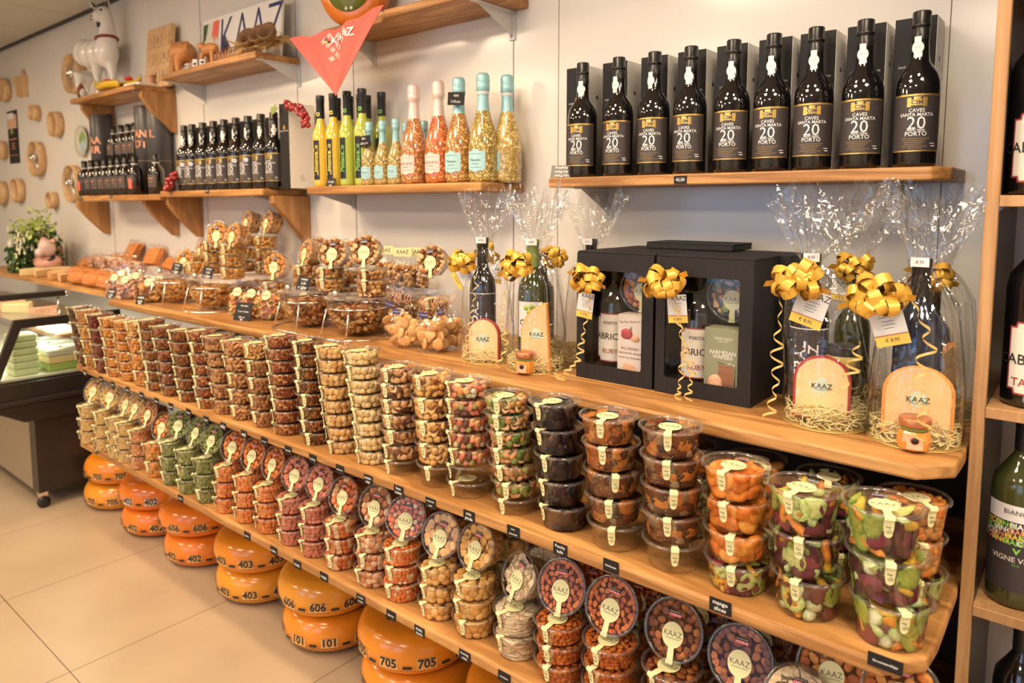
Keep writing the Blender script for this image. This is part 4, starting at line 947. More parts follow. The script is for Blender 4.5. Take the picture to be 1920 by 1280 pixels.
b_ = onY(855, 197, -.165); card('black price card reading Gold, hung on the amber bottle neck', (b_.x, -.166, b_.z), .064, .038, ['Gold', '11,25 p.st.'], R_(5), 0, .08, foot=False)
b_ = onY(684, 274, -.175); card('black price card reading Mini, hung on a small bottle neck', (b_.x, -.176, b_.z), .062, .034, ['Mini', '4,95 p.st.'], R_(5), 0, -.1, foot=False)
p = onY(617, 345, -.19); card('small leaning price card in front of the limoncello bottles', (p.x, -.185, ZS), .034, .030, ['17,95'], R_(25), .35, 0)
# ---- dark squat bottles at far left and the tall canisters behind them
M['brownlab'] = mat('brown_label', (.085, .06, .05), .5); M['copper'] = mat('copper_print', (.80, .36, .20), .35, metal=.4); M['string'] = mat('white_string', (.7, .68, .62), .7)
M['canister'] = mat('dark_grey_canister', (.055, .052, .056), .4); M['redtag'] = mat('coral_red_tag', (.85, .14, .10), .5)
def squat(label, loc, rz, tagc=None):
    t = thing('liquor_bottle', label, 'bottle', loc, rz, 'dark squat liquor bottles at the left')
    def sh(k, fn):
        if k not in _CACHE: o = fn(); _CACHE[k] = o.data; bpy.data.objects.remove(o)
        o = bpy.data.objects.new(k.split('|')[0], _CACHE[k]); COL.objects.link(o); o.parent = t
    def g(): b = MB().mat(M['darkglass']); b.lathe([(.032, 0), (.036, .003), (.037, .10), (.034, .122), (.022, .138), (.0145, .146), (.0135, .17)], 24); return b.build('glass_body')
    def c(): b = MB().mat(M['cap']); b.lathe([(.0150, .155), (.0155, .192), (.001, .193)], 16, cap0=False); b.mat(M['string']); b.lathe([(.0160, .149), (.0165, .154)], 14, cap0=False, cap1=False); return b.build('stopper')
    def l():
        b = MB().mat(M['brownlab']); wrap_patch(b, .0376, -.75, .75, .035, .095); b.mat(M['copper']); b.text('PORT', .012, Matrix.Translation((0, 0, .075)), .0380, bold=.02); b.text('1999', .009, Matrix.Translation((0, 0, .060)), .0380)
        b.mat(M['string']); b.tube([(.010, -.0150, .150), (.019, -.034, .120), (.022, -.0385, .098)], .0008, 4); return b.build('front_label')
    sh('glass_body|sq', g); sh('stopper|sq', c); sh('front_label|sq', l)
    if tagc: b = MB().mat(M[tagc]); b.bbox(.0, .022, -.0405, -.0395, .030, .075, .0003); b.build('hang_tag', t)
    return t
ZD = 1.4322
sq = [(163, -.15), (176, -.15), (188, -.15), (201, -.15), (214, -.15), (227, -.15), (240, -.15), (257, -.155), (297, -.14)]
for i, (px, Y) in enumerate(sq):
    squat('dark squat liquor bottle, %s in the front row, far left shelf' % (['first', 'second', 'third', 'fourth', 'fifth', 'sixth', 'seventh', 'eighth'] + ['last'])[i], (onY(px, 340, Y).x, Y - .008, ZD), .2 + jit(.15), 'redtag' if i in (0, 7) else None)
tX0, tX1 = onY(232, 300, -.09).x, onY(262, 300, -.09).x
xa, xb = onY(206, 300, -.07).x, onY(258, 300, -.07).x
t = thing('display_step', 'low black riser behind the front squat bottles carrying the upper four', 'riser', ((xa + xb) / 2, -.055, ZD)); b = MB().mat(M['black']); b.bbox(-(xb - xa) / 2, (xb - xa) / 2, -.045, .045, 0, .185, .002); b.build('riser_box', t)
b = MB().mat(M['goldtext']); b.box(-(xb - xa) / 2, (xb - xa) / 2, -.0455, -.045, .178, .181); b.build('gold_line', t)
for i, px in enumerate((213, 228, 241, 253)):
    squat('dark squat liquor bottle standing on the black riser, %s of four' % ['leftmost', 'second', 'third', 'rightmost'][i], (onY(px, 260, -.062).x, -.060, ZD + .1852), .2 + jit(.15))
def canister(label, px0, px1, ytop, Y, words):
    xa, xb = onY(px0, 280, Y).x, onY(px1, 280, Y).x; r = min((xb - xa) / 2, abs(Y) - .003); zt = onY((px0 + px1) / 2, ytop, Y).z
    t = thing('gift_canister', label, 'canister', ((xa + xb) / 2, Y, ZD), 0, 'dark gift canisters at far left'); h = zt - ZD
    b = MB().mat(M['canister']); b.lathe([(r, 0), (r, h - .004), (r - .003, h), (.001, h)], 28); b.mat(M['goldtext']); b.lathe([(r + .0004, h * .38), (r + .0004, h * .385)], 28, cap0=False, cap1=False); b.build('tube', t)
    b = MB().mat(M['copper'])
    for k, w in enumerate(words): b.text(w, .052, Matrix.Rotation(.5, 4, 'Z') @ Matrix.Translation((0, 0, h * .68 - k * .05)), r + .0008, bold=.03)
    b.build('copper_lettering', t)
canister('dark gift canister with copper letters AA and RR at the left', 183, 197, 216, -.085, ['AA', 'RR'])
canister('dark gift canister between the lettered one and the riser', 201, 209, 214, -.032, ['A'])
canister('tall dark gift canister with copper letters AN and OT', 267, 288, 199, -.060, ['AN', 'OT'])
canister('tall dark gift canister at the right under the wooden console', 289, 311, 199, -.060, ['L'])
# ---- bunches of red grapes
M['grape'] = mat('red_grape', (.30, .015, .02), .12, noise=.4, nscale=60, coat=.5); M['stem'] = mat('vine_stem', (.16, .10, .04), .7); M['leaf'] = mat('green_leaf', (.22, .30, .08), .5)
def grapes(label, path, n, r, leaf=None):
    P = [onY(*q) for q in path]; o0 = P[0]; t = thing('grape_bunch', label, 'grapes', o0)
    b = MB().mat(M['stem']); b.tube([p - o0 for p in P], .0015, 6); b.build('stem', t)
    b = MB().mat(M['grape'])
    for i in range(n):
        f = (i + .5) / n * (len(P) - 1); k = min(int(f), len(P) - 2); c = P[k].lerp(P[k + 1], f - k) - o0
        a = i * 2.4; w = r * 1.7 * (1 - .45 * abs(2 * i / n - .9)); b.blob(c + Vector((w * cos(a), w * .7 * sin(a), jit(r))), (r * .92, r * .92, r), seed=i, rough=.03)
    b.build('berries', t)
    if leaf:
        b = MB().mat(M['leaf']); q = onY(*leaf) - o0; b.prism([(0, -.02), (.018, -.012), (.026, .008), (.012, .01), (.006, .026), (-.008, .012), (-.024, .014), (-.016, -.008)], 0, .001, Matrix.Translation(q) @ Matrix.Rotation(pi / 2 - .3, 4, 'X')); b.build('leaf', t)
grapes('bunch of red grapes hanging over the corner of the white sided carton', [(537, 196, -.17), (548, 200, -.18), (560, 205, -.185), (570, 218, -.19), (575, 236, -.19)], 44, .0105, (513, 206, -.16))
grapes('small bunch of red grapes at the shelf joint beside the 10 port bottles', [(328, 326, -.18), (320, 340, -.21), (312, 358, -.218)], 26, .011)
# ------------------------------------------------------------------ gift boxes, cellophane packs, bowls and bags on the worktop
Z0 = ZW + .0003
M['carton'] = mat('black_corrugated_card', (0.016, 0.014, 0.015), 0.6, spec=.35, bump=.0)
_nt = M['carton'].node_tree; _w = _nt.nodes.new('ShaderNodeTexWave'); _w.inputs['Scale'].default_value = 75; _w.wave_type = 'BANDS'; _w.bands_direction = 'X'
_tc = _nt.nodes.new('ShaderNodeTexCoord'); _b = _nt.nodes.new('ShaderNodeBump'); _b.inputs['Strength'].default_value = .35; _b.inputs['Distance'].default_value = .002
_nt.links.new(_tc.outputs['Object'], _w.inputs['Vector']); _nt.links.new(_w.outputs['Fac'], _b.inputs['Height']); _nt.links.new(_b.outputs[0], _nt.nodes['Principled BSDF'].inputs['Normal'])
M['winfilm'] = film('box_window_film', (.98, .975, .965), .02, .30, .08, bump=.3, bscale=14)
M['ribbon'] = mat('gold_satin_ribbon', (.80, .47, .07), .30, metal=.35, spec=.6)
M['curl'] = mat('pale_gold_curling_ribbon', (.85, .62, .22), .32, metal=.2)
M['tagyellow'] = mat('yellow_tag', (.85, .58, .10), .5)
M['straw'] = mat('yellow_wood_wool', (.92, .80, .42), .6)
M['gold_board'] = mat('gold_card_disc', (.70, .48, .16), .35, metal=.5)
M['cello'] = film('cellophane', (.985, .985, .98), .055, .60, .035, bump=.9, bscale=26)
M['rindorange'] = mat('orange_rind', (.82, .34, .08), .45); M['cheese'] = mat('pale_cheese', (.84, .66, .34), .42, noise=.05, nscale=25); M['rindred'] = mat('red_rind', (.50, .05, .05), .4)
M['cheeseor'] = mat('orange_cheese', (.84, .54, .26), .42, noise=.06, nscale=25)
M['honey'] = mat('orange_jam', (.80, .30, .05), .15, coat=.6); M['copperlid'] = mat('copper_lid', (.52, .20, .09), .28, metal=.5); M['mustard'] = mat('mustard', (.62, .50, .14), .25, coat=.5)
M['pinkbox'] = mat('pale_pink_box', (.74, .66, .62), .5); M['greenbox'] = mat('sage_green_box', (.30, .32, .21), .5); M['fig'] = mat('fig_red', (.45, .06, .08), .4); M['peach'] = mat('peach_cracker', (.80, .45, .28), .5, noise=.15, nscale=90)
M['cream'] = mat('cream_label', (.80, .76, .66), .5); M['labred'] = mat('dark_red_line', (.35, .05, .05), .5); M['greenglass'] = mat('olive_bottle_glass', (.05, .055, .015), .06, coat=.5)
M['blueglass'] = mat('blue_black_foil', (.012, .02, .05), .10, metal=.4, coat=.5)
def bow(parent, c, size=1.0, seed=0, n=22, name='ribbon_bow', tails=2):
    rs = random.Random(seed); b = MB().mat(M['ribbon']); c = Vector(c)
    for i in range(n):
        a = i * 2.39996 + rs.uniform(-.3, .3); el = rs.uniform(-.75, 1.0); d = Vector((cos(a) * cos(el), -abs(sin(a)) * cos(el) * .9 - .25, sin(el))).normalized()
        side = d.cross(Vector((rs.uniform(-1, 1), rs.uniform(-1, 1), rs.uniform(-1, 1)))).normalized(); up = side.cross(d)
        Lh = .040 * size * rs.uniform(.75, 1.1); hh = .0150 * size
        pts = [c + d * (Lh * (.5 - .5 * cos(2 * pi * k / 12))) + up * (hh * sin(2 * pi * k / 12) * (.4 + .6 * sin(pi * k / 12))) + d * .004 for k in range(13)]
        b.ribbon(pts, .0150 * size, side)
    for k in range(tails):
        a = rs.uniform(-.5, .8) if k else rs.uniform(2.2, 3.4); d = Vector((cos(a), -.3, rs.uniform(-.5, .5))).normalized(); s_ = d.cross(Vector((0, .8, .6))).normalized()
        b.ribbon([c + d * q * size + Vector((0, -.004 * sin(q * 60), 0)) for q in (.01, .025, .040, .052)], [.012, .013, .014, .014], [s_, s_, (s_ + d * .2), (s_ + d * .5)])
    return b.build(name, parent)
def curl(parent, pts, r=.008, turns=8, wid=.0045, ph=0, name='curling_ribbon'):
    P = [Vector(p) for p in pts]; b = MB().mat(M['curl']); out = []; sd = []; N = turns * 12
    for i in range(N + 1):
        f = i / N * (len(P) - 1); k = min(int(f), len(P) - 2); c = P[k].lerp(P[k + 1], f - k); a = ph + 2 * pi * turns * i / N; t = (P[k + 1] - P[k]).normalized()
        rr_ = r * (.45 + .55 * min(1, i / N * 3)) * (.8 + .35 * sin(i * .13 + ph))
        u = Vector((1, 0, 0)); w = Vector((0, 1, 0)); out.append(c + u * rr_ * cos(a) + w * rr_ * .7 * sin(a)); sd.append(Vector((.15 * cos(a), .15 * sin(a), 1)))
    b.ribbon(out, wid, sd); return b.build(name, parent)
def tagcard(parent, c, w=.036, h=.058, roll=0, yaw=0, pitch=0, logo=True):
    T = Matrix.Translation(c) @ Matrix.Rotation(yaw, 4, 'Z') @ Matrix.Rotation(roll, 4, 'Y') @ Matrix.Rotation(pitch, 4, 'X')
    b = MB().mat(M['whitepaper']); b.bbox(-w / 2, w / 2, -.0004, .0004, -h, 0, .0001, T); b.mat(M['tagyellow']); b.box(-w / 2, w / 2, -.0008, -.0005, -h, -h * .74, T)
    b.mat(M['copperlid']); b.box(-w / 2, w / 2, -.0009, -.0006, -h * .76, -h * .73, T); b.mat(M['ink']); b.text('KAAZ', w * .30, T @ Matrix.Translation((w * .12, -.0008, -h * .14)) @ FLAT_FRONT)
    for k, (q, L_) in enumerate([(.32, .5), (.42, .35), (.5, .42), (.58, .3)]): b.box(-w * L_ / 2, w * L_ / 2, -.0007, -.0005, -h * q - .0004, -h * q + .0004, T)
    b.text('€ 8,95', w * .16, T @ Matrix.Translation((0, -.0011, -h * .87)) @ FLAT_FRONT); return b.build('gift_tag', parent)
def winebottle(label, loc, rz, glass='darkglass', lab=None, h=.30, r=.037, top='cap', group=None, txt=None, scale=1, cat='bottle', tagged=False):
    t = thing('wine_bottle', label, cat, loc, rz, group); k = h / .30
    b = MB().mat(M[glass]); b.lathe([(r * .8, 0), (r * .97, .003), (r, .01), (r, .175 * k), (r * .93, .195 * k), (r * .6, .215 * k), (.0145, .232 * k), (.0135, .27 * k), (.0135, .296 * k)], 28); b.build('glass_body', t)
    b = MB().mat(M[top]); b.lathe([(.0150, .235 * k), (.0150, .285 * k), (.0162, .287 * k), (.0162, .300 * k), (.001, .301 * k)], 20, cap0=False); b.build('capsule', t)
    if lab: lab(t, r)
    if tagged: b = MB().mat(M['whitepaper']); b.bbox(-.014, .014, -.0185, -.0178, .955 * h, .955 * h + .016, .0002, Matrix.Rotation(.2, 4, 'Y') if False else None); b.mat(M['ink']); b.text('8,95', .0075, Matrix.Translation((0, -.0188, .955 * h + .008)) @ FLAT_FRONT); b.build('price_label', t)
    return t
def lab_vertical(word1, word2, bg='label', z=.11):
    def f(t, r):
        b = MB().mat(M[bg]); wrap_patch(b, r + .0005, -1.3, 1.3, .04, .175); b.mat(M['white'])
        for w, dx, s_ in ((word1, -.012, .030), (word2, .012, .026)):
            V, Fc = letters(w, .02); R = r + .0011; b.add([Vector((R * sin((-y * s_ + dx) / R), -R * cos((-y * s_ + dx) / R), z + x * s_)) for x, y in V], Fc, False)
        wrap_patch(b, r + .0011, -1.3, 1.3, .172, .174); b.build('front_label', t)
    return f
def lab_cabr(words, z0=.045, z1=.135, half=.80, big=1.0):
    def f(t, r):
        R = r + .0005; b = MB()
        for m_, e, k in (('labred', 0, 0), ('cream', .003, 1)):
            b.mat(M[m_]); a = half - e / R; RR = R + k * .0003; c = .008
            zz = [(-a, z0 + c + e, z1 - c - e), (-a + .01 / RR, z0 + c + e, z1 - c - e), (-a + .012 / RR, z0 + e, z1 - e), (a - .012 / RR, z0 + e, z1 - e), (a - .01 / RR, z0 + c + e, z1 - c - e), (a, z0 + c + e, z1 - c - e)]
            vs = []
            N = 16; lst = [zz[0], zz[1], zz[2]] + [(zz[2][0] + (zz[3][0] - zz[2][0]) * i / N, z0 + e, z1 - e) for i in range(1, N)] + zz[3:]
            for q, za, zb in lst: vs += [(RR * sin(q), -RR * cos(q), za), (RR * sin(q), -RR * cos(q), zb)]
            b.add(vs, [(2 * i, 2 * i + 2, 2 * i + 3, 2 * i + 1) for i in range(len(lst) - 1)], True)
        for (txt, s_, zf, mm) in words:
            b.mat(M[mm]); b.text(txt, s_ * big, Matrix.Translation((0, 0, z0 + (z1 - z0) * zf)), R + .0008, bold=.01)
        b.build('front_label', t)
    return f
def giftbox(label, x0, x1, yf, yb, h, window=True, group='black gift boxes'):
    t = thing('gift_box', label, 'gift box', ((x0 + x1) / 2, yf, Z0), 0, group); w = (x1 - x0) / 2; d = yb - yf
    b = MB().mat(M['carton'])
    if window:
        wx0, wx1, wz0, wz1 = -w + .022, w - .028, .035, h - .040
        r = .007; N = 5
        def arc(cx, cz, a0): return [(cx + r * cos(a0 + pi / 2 * i / N), cz + r * sin(a0 + pi / 2 * i / N)) for i in range(N + 1)]
        inner = arc(wx1 - r, wz1 - r, 0) + arc(wx0 + r, wz1 - r, pi / 2) + arc(wx0 + r, wz0 + r, pi) + arc(wx1 - r, wz0 + r, 1.5 * pi)
        outer = [(w, h), (-w, h), (-w, 0), (w, 0)]
        n = len(inner); seg = N + 1
        vs = [(x, 0, z) for x, z in inner] + [(x, 0, z) for x, z in outer] + [(x, .003, z) for x, z in inner]
        fs = []
        for q in range(4):
            for i in range(N): fs.append((q * seg + i, q * seg + i + 1, n + q))
            fs.append((q * seg + N, ((q + 1) * seg) % n, n + (q + 1) % 4, n + q))
        for i in range(n): fs.append((i, (i + 1) % n, n + 4 + (i + 1) % n, n + 4 + i))
        b.add(vs, fs, False)
        b.box(-w, -w + .003, .0002, d, 0, h); b.box(w - .003, w, .0002, d, 0, h); b.box(-w + .003, w - .003, d - .003, d, 0, h); b.box(-w + .003, w - .003, .0002, d - .003, 0, .003); b.box(-w + .003, w - .003, .0002, d - .003, h - .003, h)
        # inner frame that backs the front card
        b.build('box_body', t)
        b = MB().mat(M['winfilm']); b.box(wx0, wx1, .0032, .0034, wz0, wz1); b.build('window_film', t)
    else:
        b.bbox(-w, w, 0, d, 0, h, .001); b.build('box_body', t)
    b = MB().mat(M['carton']); b.bbox(-w - .001, w + .001, .004, d + .0005, h + .0003, h + .0035, .0006); b.bbox(-w - .001, w + .001, -.0008, .004, h - .010, h + .0035, .0004) if False else None
    b.build('lid_flap', t); return t
BH = .296
bx1, bx2 = (-.935, -.735), (-.727, -.514)
giftbox('black window gift box with fig cracker pack inside, left of the two in front', bx1[0], bx1[1], -.342, -.20, BH)
giftbox('black window gift box with green parmesan wafer pack inside, right front', bx2[0], bx2[1], -.345, -.20, BH)
for lab_, a, b_, y0, y1, h in [('plain black gift box in the second row, right one whose side shows', -.712, -.495, -.195, -.055, .295), ('plain black gift box in the second row, left one', -.935, -.718, -.195, -.055, .2955),
                              ]: giftbox(lab_, a, b_, y0, y1, h, False)
t = giftbox('flat black gift box lying on top of the second row of boxes', -.86, -.64, -.15, -.03, .012, False); t.location.z = Z0 + .2998
# inside the boxes
fl = 'CABRICHO'
winebottle('cream labelled wine bottle inside the left window gift box', (-.875, -.268, Z0 + .0035), R_(14), lab=lab_cabr([('CABRICHO', .021, .52, 'ink'), ('PORTO', .010, .80, 'ink'), ('RUBY', .016, .22, 'labred')], .035, .150, 1.0), r=.040, h=.285)
winebottle('cream labelled wine bottle inside the right window gift box', (-.658, -.272, Z0 + .0035), R_(16), lab=lab_cabr([('CABRICHO', .021, .52, 'ink'), ('PORTO', .010, .80, 'ink'), ('RUBY', .016, .22, 'labred')], .030, .140, 1.0), r=.042, h=.285)
def minitub(label, kind, x, y, z, turn=12):
    az = R_(turn); d = Vector((sin(az), -cos(az), .08)).normalized(); ry = (Vector((0, 0, 1)) - d * d.z).normalized(); rx = ry.cross(d)
    base = Vector((x, y, z)) - d * .060
    return tub(kind, .060, label, base, rot=Matrix((rx, ry, d)).transposed().to_euler(), price=None, var=1)
minitub('tub of amber almonds behind the window of the left gift box, above fig crackers', 'amber_nut', -.795, -.283, Z0 + .215)
minitub('tub of green nut mix behind the window of the right gift box, above wafers', 'green_mix', -.580, -.286, Z0 + .215)
def crackerbox(label, x0, x1, y, h, m, kind):
    t = thing('cracker_box', label, 'food box', ((x0 + x1) / 2, y, Z0 + .0035), 0); w = (x1 - x0) / 2
    b = MB().mat(M[m]); b.bbox(-w, w, 0, .05, 0, h, .0006); b.build('carton', t); b = MB(); F = lambda x, z: Matrix.Translation((x, -.0004, z)) @ FLAT_FRONT
    if kind == 'fig':
        b.mat(M['ink']); b.text('The Fine Cheese Co', .0065, F(0, h * .90) @ Matrix.Rotation(.1, 4, 'Z')); 
        for i, (tx, s_) in enumerate([('FIG, HONEY', .0085), ('AND EXTRA VIRGIN', .0065), ('OLIVE OIL CRACKERS', .0060)]): b.text(tx, s_, F(0, h * .50 - i * .0105))
        b.mat(M['fig']); b.blob((-.008, -.001, h * .72), (.015, .002, .013), seed=3, rough=.05); b.mat(M['peach']); b.blob((.014, -.001, h * .66), (.010, .002, .008), seed=5, rough=.2); b.mat(M['leaf']); b.tube([(0, -.002, h * .78), (.005, -.002, h * .83)], .0012, 5)
        b.mat(M['peach']); b.prism([(-.018, 0), (-.02, .024), (-.012, .034), (.012, .033), (.019, .022), (.018, 0)], 0, .001, F(0, .008)); b.mat(M['cream']); b.prism([(.009 * cos(a), .009 * sin(a)) for a in [k * pi / 6 for k in range(12)]], .0011, .0014, F(0, .020))
    else:
        b.mat(M['cream'] if False else M['white']); b.text("VERDUIJN'S", .0080, F(0, h * .86)); b.text('FINE BISCUITS', .0040, F(0, h * .82)); b.text('PARMESAN', .0115, F(0, h * .66), bold=.02); b.text('WAFERS', .0115, F(0, h * .60), bold=.02)
        b.mat(M['copperlid'])
        for i in range(14): b.box(-.008, .024, -.0012, -.0004, .020 + i * .0038, .0225 + i * .0038)
        b.mat(M['peach']); b.blob((-.015, -.001, .032), (.017, .0025, .020), seed=8, rough=.05); b.mat(M['chrome']); b.tube([(-.010, -.001, .077), (.024, -.001, .077), (.027, -.001, .073), (.027, -.001, .02)], .0010, 5)
    b.build('printed_front', t); return t
crackerbox('pale pink fig and honey cracker box inside the left window gift box', -.832, -.768, -.327, .155, 'pinkbox', 'fig')
crackerbox('sage green parmesan wafer box inside the right window gift box', -.620, -.540, -.330, .148, 'greenbox', 'parm')
# bows, tags and curls of the two window boxes (tied on: they are things of their own)
def ribbonset(label, c, size, seed, tagc, tagroll, curls, tagsz=(.044, .060)):
    t = thing('ribbon_bow', label, 'bow', c); bow(t, (0, 0, 0), size, seed, name='ribbon_loops')
    if tagc: tagcard(t, Vector(tagc) - Vector(c), tagsz[0], tagsz[1], tagroll)
    for i, (pts, r, tn) in enumerate(curls): curl(t, [Vector(p) - Vector(c) for p in pts], r, tn, ph=i * 2)
    return t
def PY(x, y, Y): return onY(x, y, Y)
ribbonset('gold bow with tag and curls on the left window gift box', PY(1106, 525, -.375), 1.05, 11, PY(1100, 548, -.355), .12, [([PY(1105, 555, -.36), PY(1095, 620, -.36), PY(1085, 675, -.37), PY(1060, 700, -.39)], .009, 9)])
ribbonset('gold bow with tag and curls on the right window gift box', PY(1250, 528, -.380), 1.15, 15, PY(1268, 552, -.358), -.10, [([PY(1262, 560, -.365), PY(1280, 640, -.365), PY(1298, 700, -.37), PY(1290, 750, -.385)], .009, 9), ([PY(1268, 560, -.365), PY(1285, 650, -.365), PY(1275, 720, -.37), PY(1270, 752, -.385)], .008, 8)])
# ---- cellophane packs
def wedge(label, loc, rz, w, h, th, m, rind, tilt=0, logo=True, shape='arch'):
    t = thing('cheese_piece', label, 'cheese', loc, rz); T = Matrix.Rotation(tilt, 4, 'X') @ FLAT_FRONT
    if shape == 'arch': poly = [(-w / 2, 0), (w / 2, 0), (w / 2, h * .62)] + [(w / 2 * cos(a), h * .62 + h * .38 * sin(a)) for a in [pi * k / 14 for k in range(1, 14)]] + [(-w / 2, h * .62)]
    elif shape == 'tall': poly = [(-w / 2, 0), (w * .42, 0), (w * .30, h), (w * .12, h * .985), (-w * .2, h * .88), (-w * .40, h * .74), (-w / 2, h * .6)]
    else: poly = [(-w / 2, 0), (w / 2, h * .2), (w * .45, h), (-w * .4, h * .8)]
    b = MB().mat(M[rind]); b.prism(poly, -th, -.0015, T); bev(b.build('rind', t), .003)
    cx_ = 0; inner = [(x * .90, .004 + z * .945) for x, z in poly]
    b = MB().mat(M[m]); b.prism(inner, -.004, .0012, T); bev(b.build('cut_face', t), .001)
    if logo:
        b = MB().mat(M['sticker2']); b.prism([(.014 * cos(a), h * .55 + .014 * sin(a)) for a in [k * pi / 10 for k in range(20)]], .0013, .0015, T); b.mat(M['ink']); b.text('KAAZ', .0135, T @ Matrix.Translation((0, h * .54, .0018)), bold=.01); b.text('Volendammerland', .0038, T @ Matrix.Translation((0, h * .49, .0018))); b.build('name_sticker', t)
    return t
def jar(label, loc, rz, kind='hex', s=1.0):
    t = thing('jam_jar', label, 'jar', loc, rz); t.scale = (s, s, s)
    if kind == 'hex':
        b = MB().mat(M['honey']); b.lathe([(.018, 0), (.0235, .003), (.0260, .016), (.0235, .030), (.019, .035)], 8, sm=False); b.build('glass_jar', t)
        b = MB().mat(M['leaf']); b.lathe([(.0205, .033), (.0215, .041)], 24); b.build('neck_ring', t)
        b = MB().mat(M['copperlid']); b.lathe([(.0235, .040), (.0245, .043), (.0245, .052), (.0225, .0545), (.001, .0550)], 28, cap0=True); b.build('lid', t)
        b = MB().mat(M['peach']); b.box(-.012, .012, -.0262, -.0245, .006, .026); b.mat(M['fig']); b.lathe([(.0065, 0), (.0065, .0005)], 16, T_(0, -.0262, .021, 0, pi / 2)); b.mat(M['ink']); b.lathe([(.0050, .0005), (.0050, .0008)], 16, T_(0, -.0262, .021, 0, pi / 2)); b.build('jar_label', t)
    else:
        b = MB().mat(M['mustard']); b.lathe([(.022, 0), (.027, .003), (.0275, .022), (.024, .027)], 28); b.build('glass_jar', t)
        b = MB().mat(M['cap']); b.lathe([(.0265, .025), (.0275, .028), (.0275, .040), (.0255, .043), (.001, .0435)], 28); b.mat(M['greycard'] if 'greycard' in M else M['cap']); b.lathe([(.017, .0436), (.018, .0439), (.019, .0436)], 24, cap0=False, cap1=False); b.build('lid', t)
    return t
def pack(label, x, y, r, zneck, ztop, seed, flare=.085, bowpos=None, tag_=None, curls=(), straw=150, lean=(0, 0), bsize=1.0, off=(0, 0)):
    rs = random.Random(seed)
    t = thing('gift_pack_wrapping', label, 'gift wrapping', (x, y, Z0), 0, 'cellophane gift packs')
    b = MB().mat(M['gold_board']); b.lathe([(r, 0), (r + .001, .001), (r, .002)], 40); b.build('base_disc', t)
    hN = zneck - Z0; hT = ztop - Z0; n = 56
    prof = [(r, .0022), (r * 1.02, .03), (r * 1.0, .09), (r * .93, .15), (r * .80, hN * .80), (r * .52, hN * .92), (.016, hN), (.020, hN + .012), (flare * .45, hN + (hT - hN) * .30), (flare * .75, hN + (hT - hN) * .62), (flare, hT)]
    vs = []; k = len(prof); fold = [rs.uniform(-1, 1) for _ in range(n)]; fold2 = [rs.uniform(-1, 1) for _ in range(n)]
    for i, (rad, z) in enumerate(prof):
        for j in range(n):
            a = 2 * pi * j / n; up_ = i > 7
            q = rad * (1 + (.16 if up_ else .035) * fold[j] * (1 if i > 2 else .2) + (.12 if up_ else .03) * fold2[(j + i) % n] * (1 if i > 1 else 0))
            zz = z + (.028 * fold2[j] if i == k - 1 else 0) + (.008 * fold[(j * 3 + i) % n] if 2 < i < k - 1 else 0)
            fo = max(0, min(1, (i - 2) / 4)); lx = lean[0] * max(0, i - 7) / 3 + off[0] * fo; ly = lean[1] * max(0, i - 7) / 3 + off[1] * fo
            vs.append((q * cos(a) * (1.15 if up_ else 1) + lx, q * sin(a) * (.62 if up_ else 1) + ly, zz))
    b = MB().mat(M['cello']); b.add(vs, [(i * n + j, i * n + (j + 1) % n, (i + 1) * n + (j + 1) % n, (i + 1) * n + j) for i in range(k - 1) for j in range(n)], False); b.build('cellophane', t)
    b = MB().mat(M['straw'])
    for i in range(int(straw * 1.6)):
        a = rs.uniform(0, 6.28); q = r * math.sqrt(rs.uniform(.1, .88)); p = Vector((q * cos(a), q * sin(a), rs.uniform(.004, .052) * (1.15 - .5 * q / r)))
        d = Vector((rs.uniform(-1, 1), rs.uniform(-1, 1), rs.uniform(-.4, .5))).normalized(); L_ = rs.uniform(.012, .026); e = d.cross(Vector((rs.uniform(-1, 1), rs.uniform(-1, 1), 1))).normalized()
        pts = []
        for s_ in range(5):
            f = s_ / 4 - .5; pp = p + d * L_ * f * 1.5 + e * (f * f) * .020; rr2 = math.hypot(pp.x, pp.y)
            if rr2 > r * .95: pp.x *= r * .95 / rr2; pp.y *= r * .95 / rr2
            pp.z = max(pp.z, .0035); pts.append(pp)
        b.ribbon(pts, .0019, e)
        b.ribbon([q_ + Vector((0, 0, .0004)) for q_ in pts], .0019, d.cross(e))
    o = b.build('wood_wool', t); o['kind'] = 'stuff'
    o3 = Vector((x, y, Z0))
    if bowpos is not None: bow(t, bowpos - o3, bsize, seed + 5)
    for q, roll, sz in (tag_ or []): tagcard(t, q - o3, sz[0], sz[1], roll)
    for i, (pts, rad, tn) in enumerate(curls): curl(t, [p - o3 for p in pts], rad, tn, ph=i * 2.2 + seed)
    return t
# right pair and the ones behind
pack('cellophane gift pack around red rind cheese and mustard jar, right of the black boxes', -.372, -.338, .076, 1.268, 1.405, 3, .085, PY(1500, 525, -.425), [(PY(1530, 545, -.418), .28, (.056, .066))], [([PY(1465, 560, -.42), PY(1458, 640, -.42), PY(1455, 720, -.42), PY(1442, 782, -.44)], .011, 7), ([PY(1610, 640, -.41), PY(1600, 690, -.41), PY(1575, 740, -.42)], .012, 4)], 420, (.03, 0), 1.15, (-.038, .008))
pack('rightmost front cellophane gift pack around orange cheese with honey jar', -.224, -.345, .074, 1.266, 1.405, 4, .068, PY(1645, 555, -.438), [(PY(1655, 570, -.425), -.30, (.052, .070))], [([PY(1712, 565, -.42), PY(1745, 640, -.425), PY(1720, 720, -.428), PY(1735, 790, -.43), PY(1715, 842, -.435)], .012, 8)], 380, (.02, 0), 1.2, (-.004, .013))
pack('cellophane gift pack at the right wall end, behind the rightmost front pack', -.225, -.165, .074, 1.262, 1.40, 6, .060, PY(1748, 520, -.235), [], [([PY(1735, 545, -.235), PY(1740, 600, -.24), PY(1745, 660, -.24)], .010, 4)], 150, (.0, .0), .9)
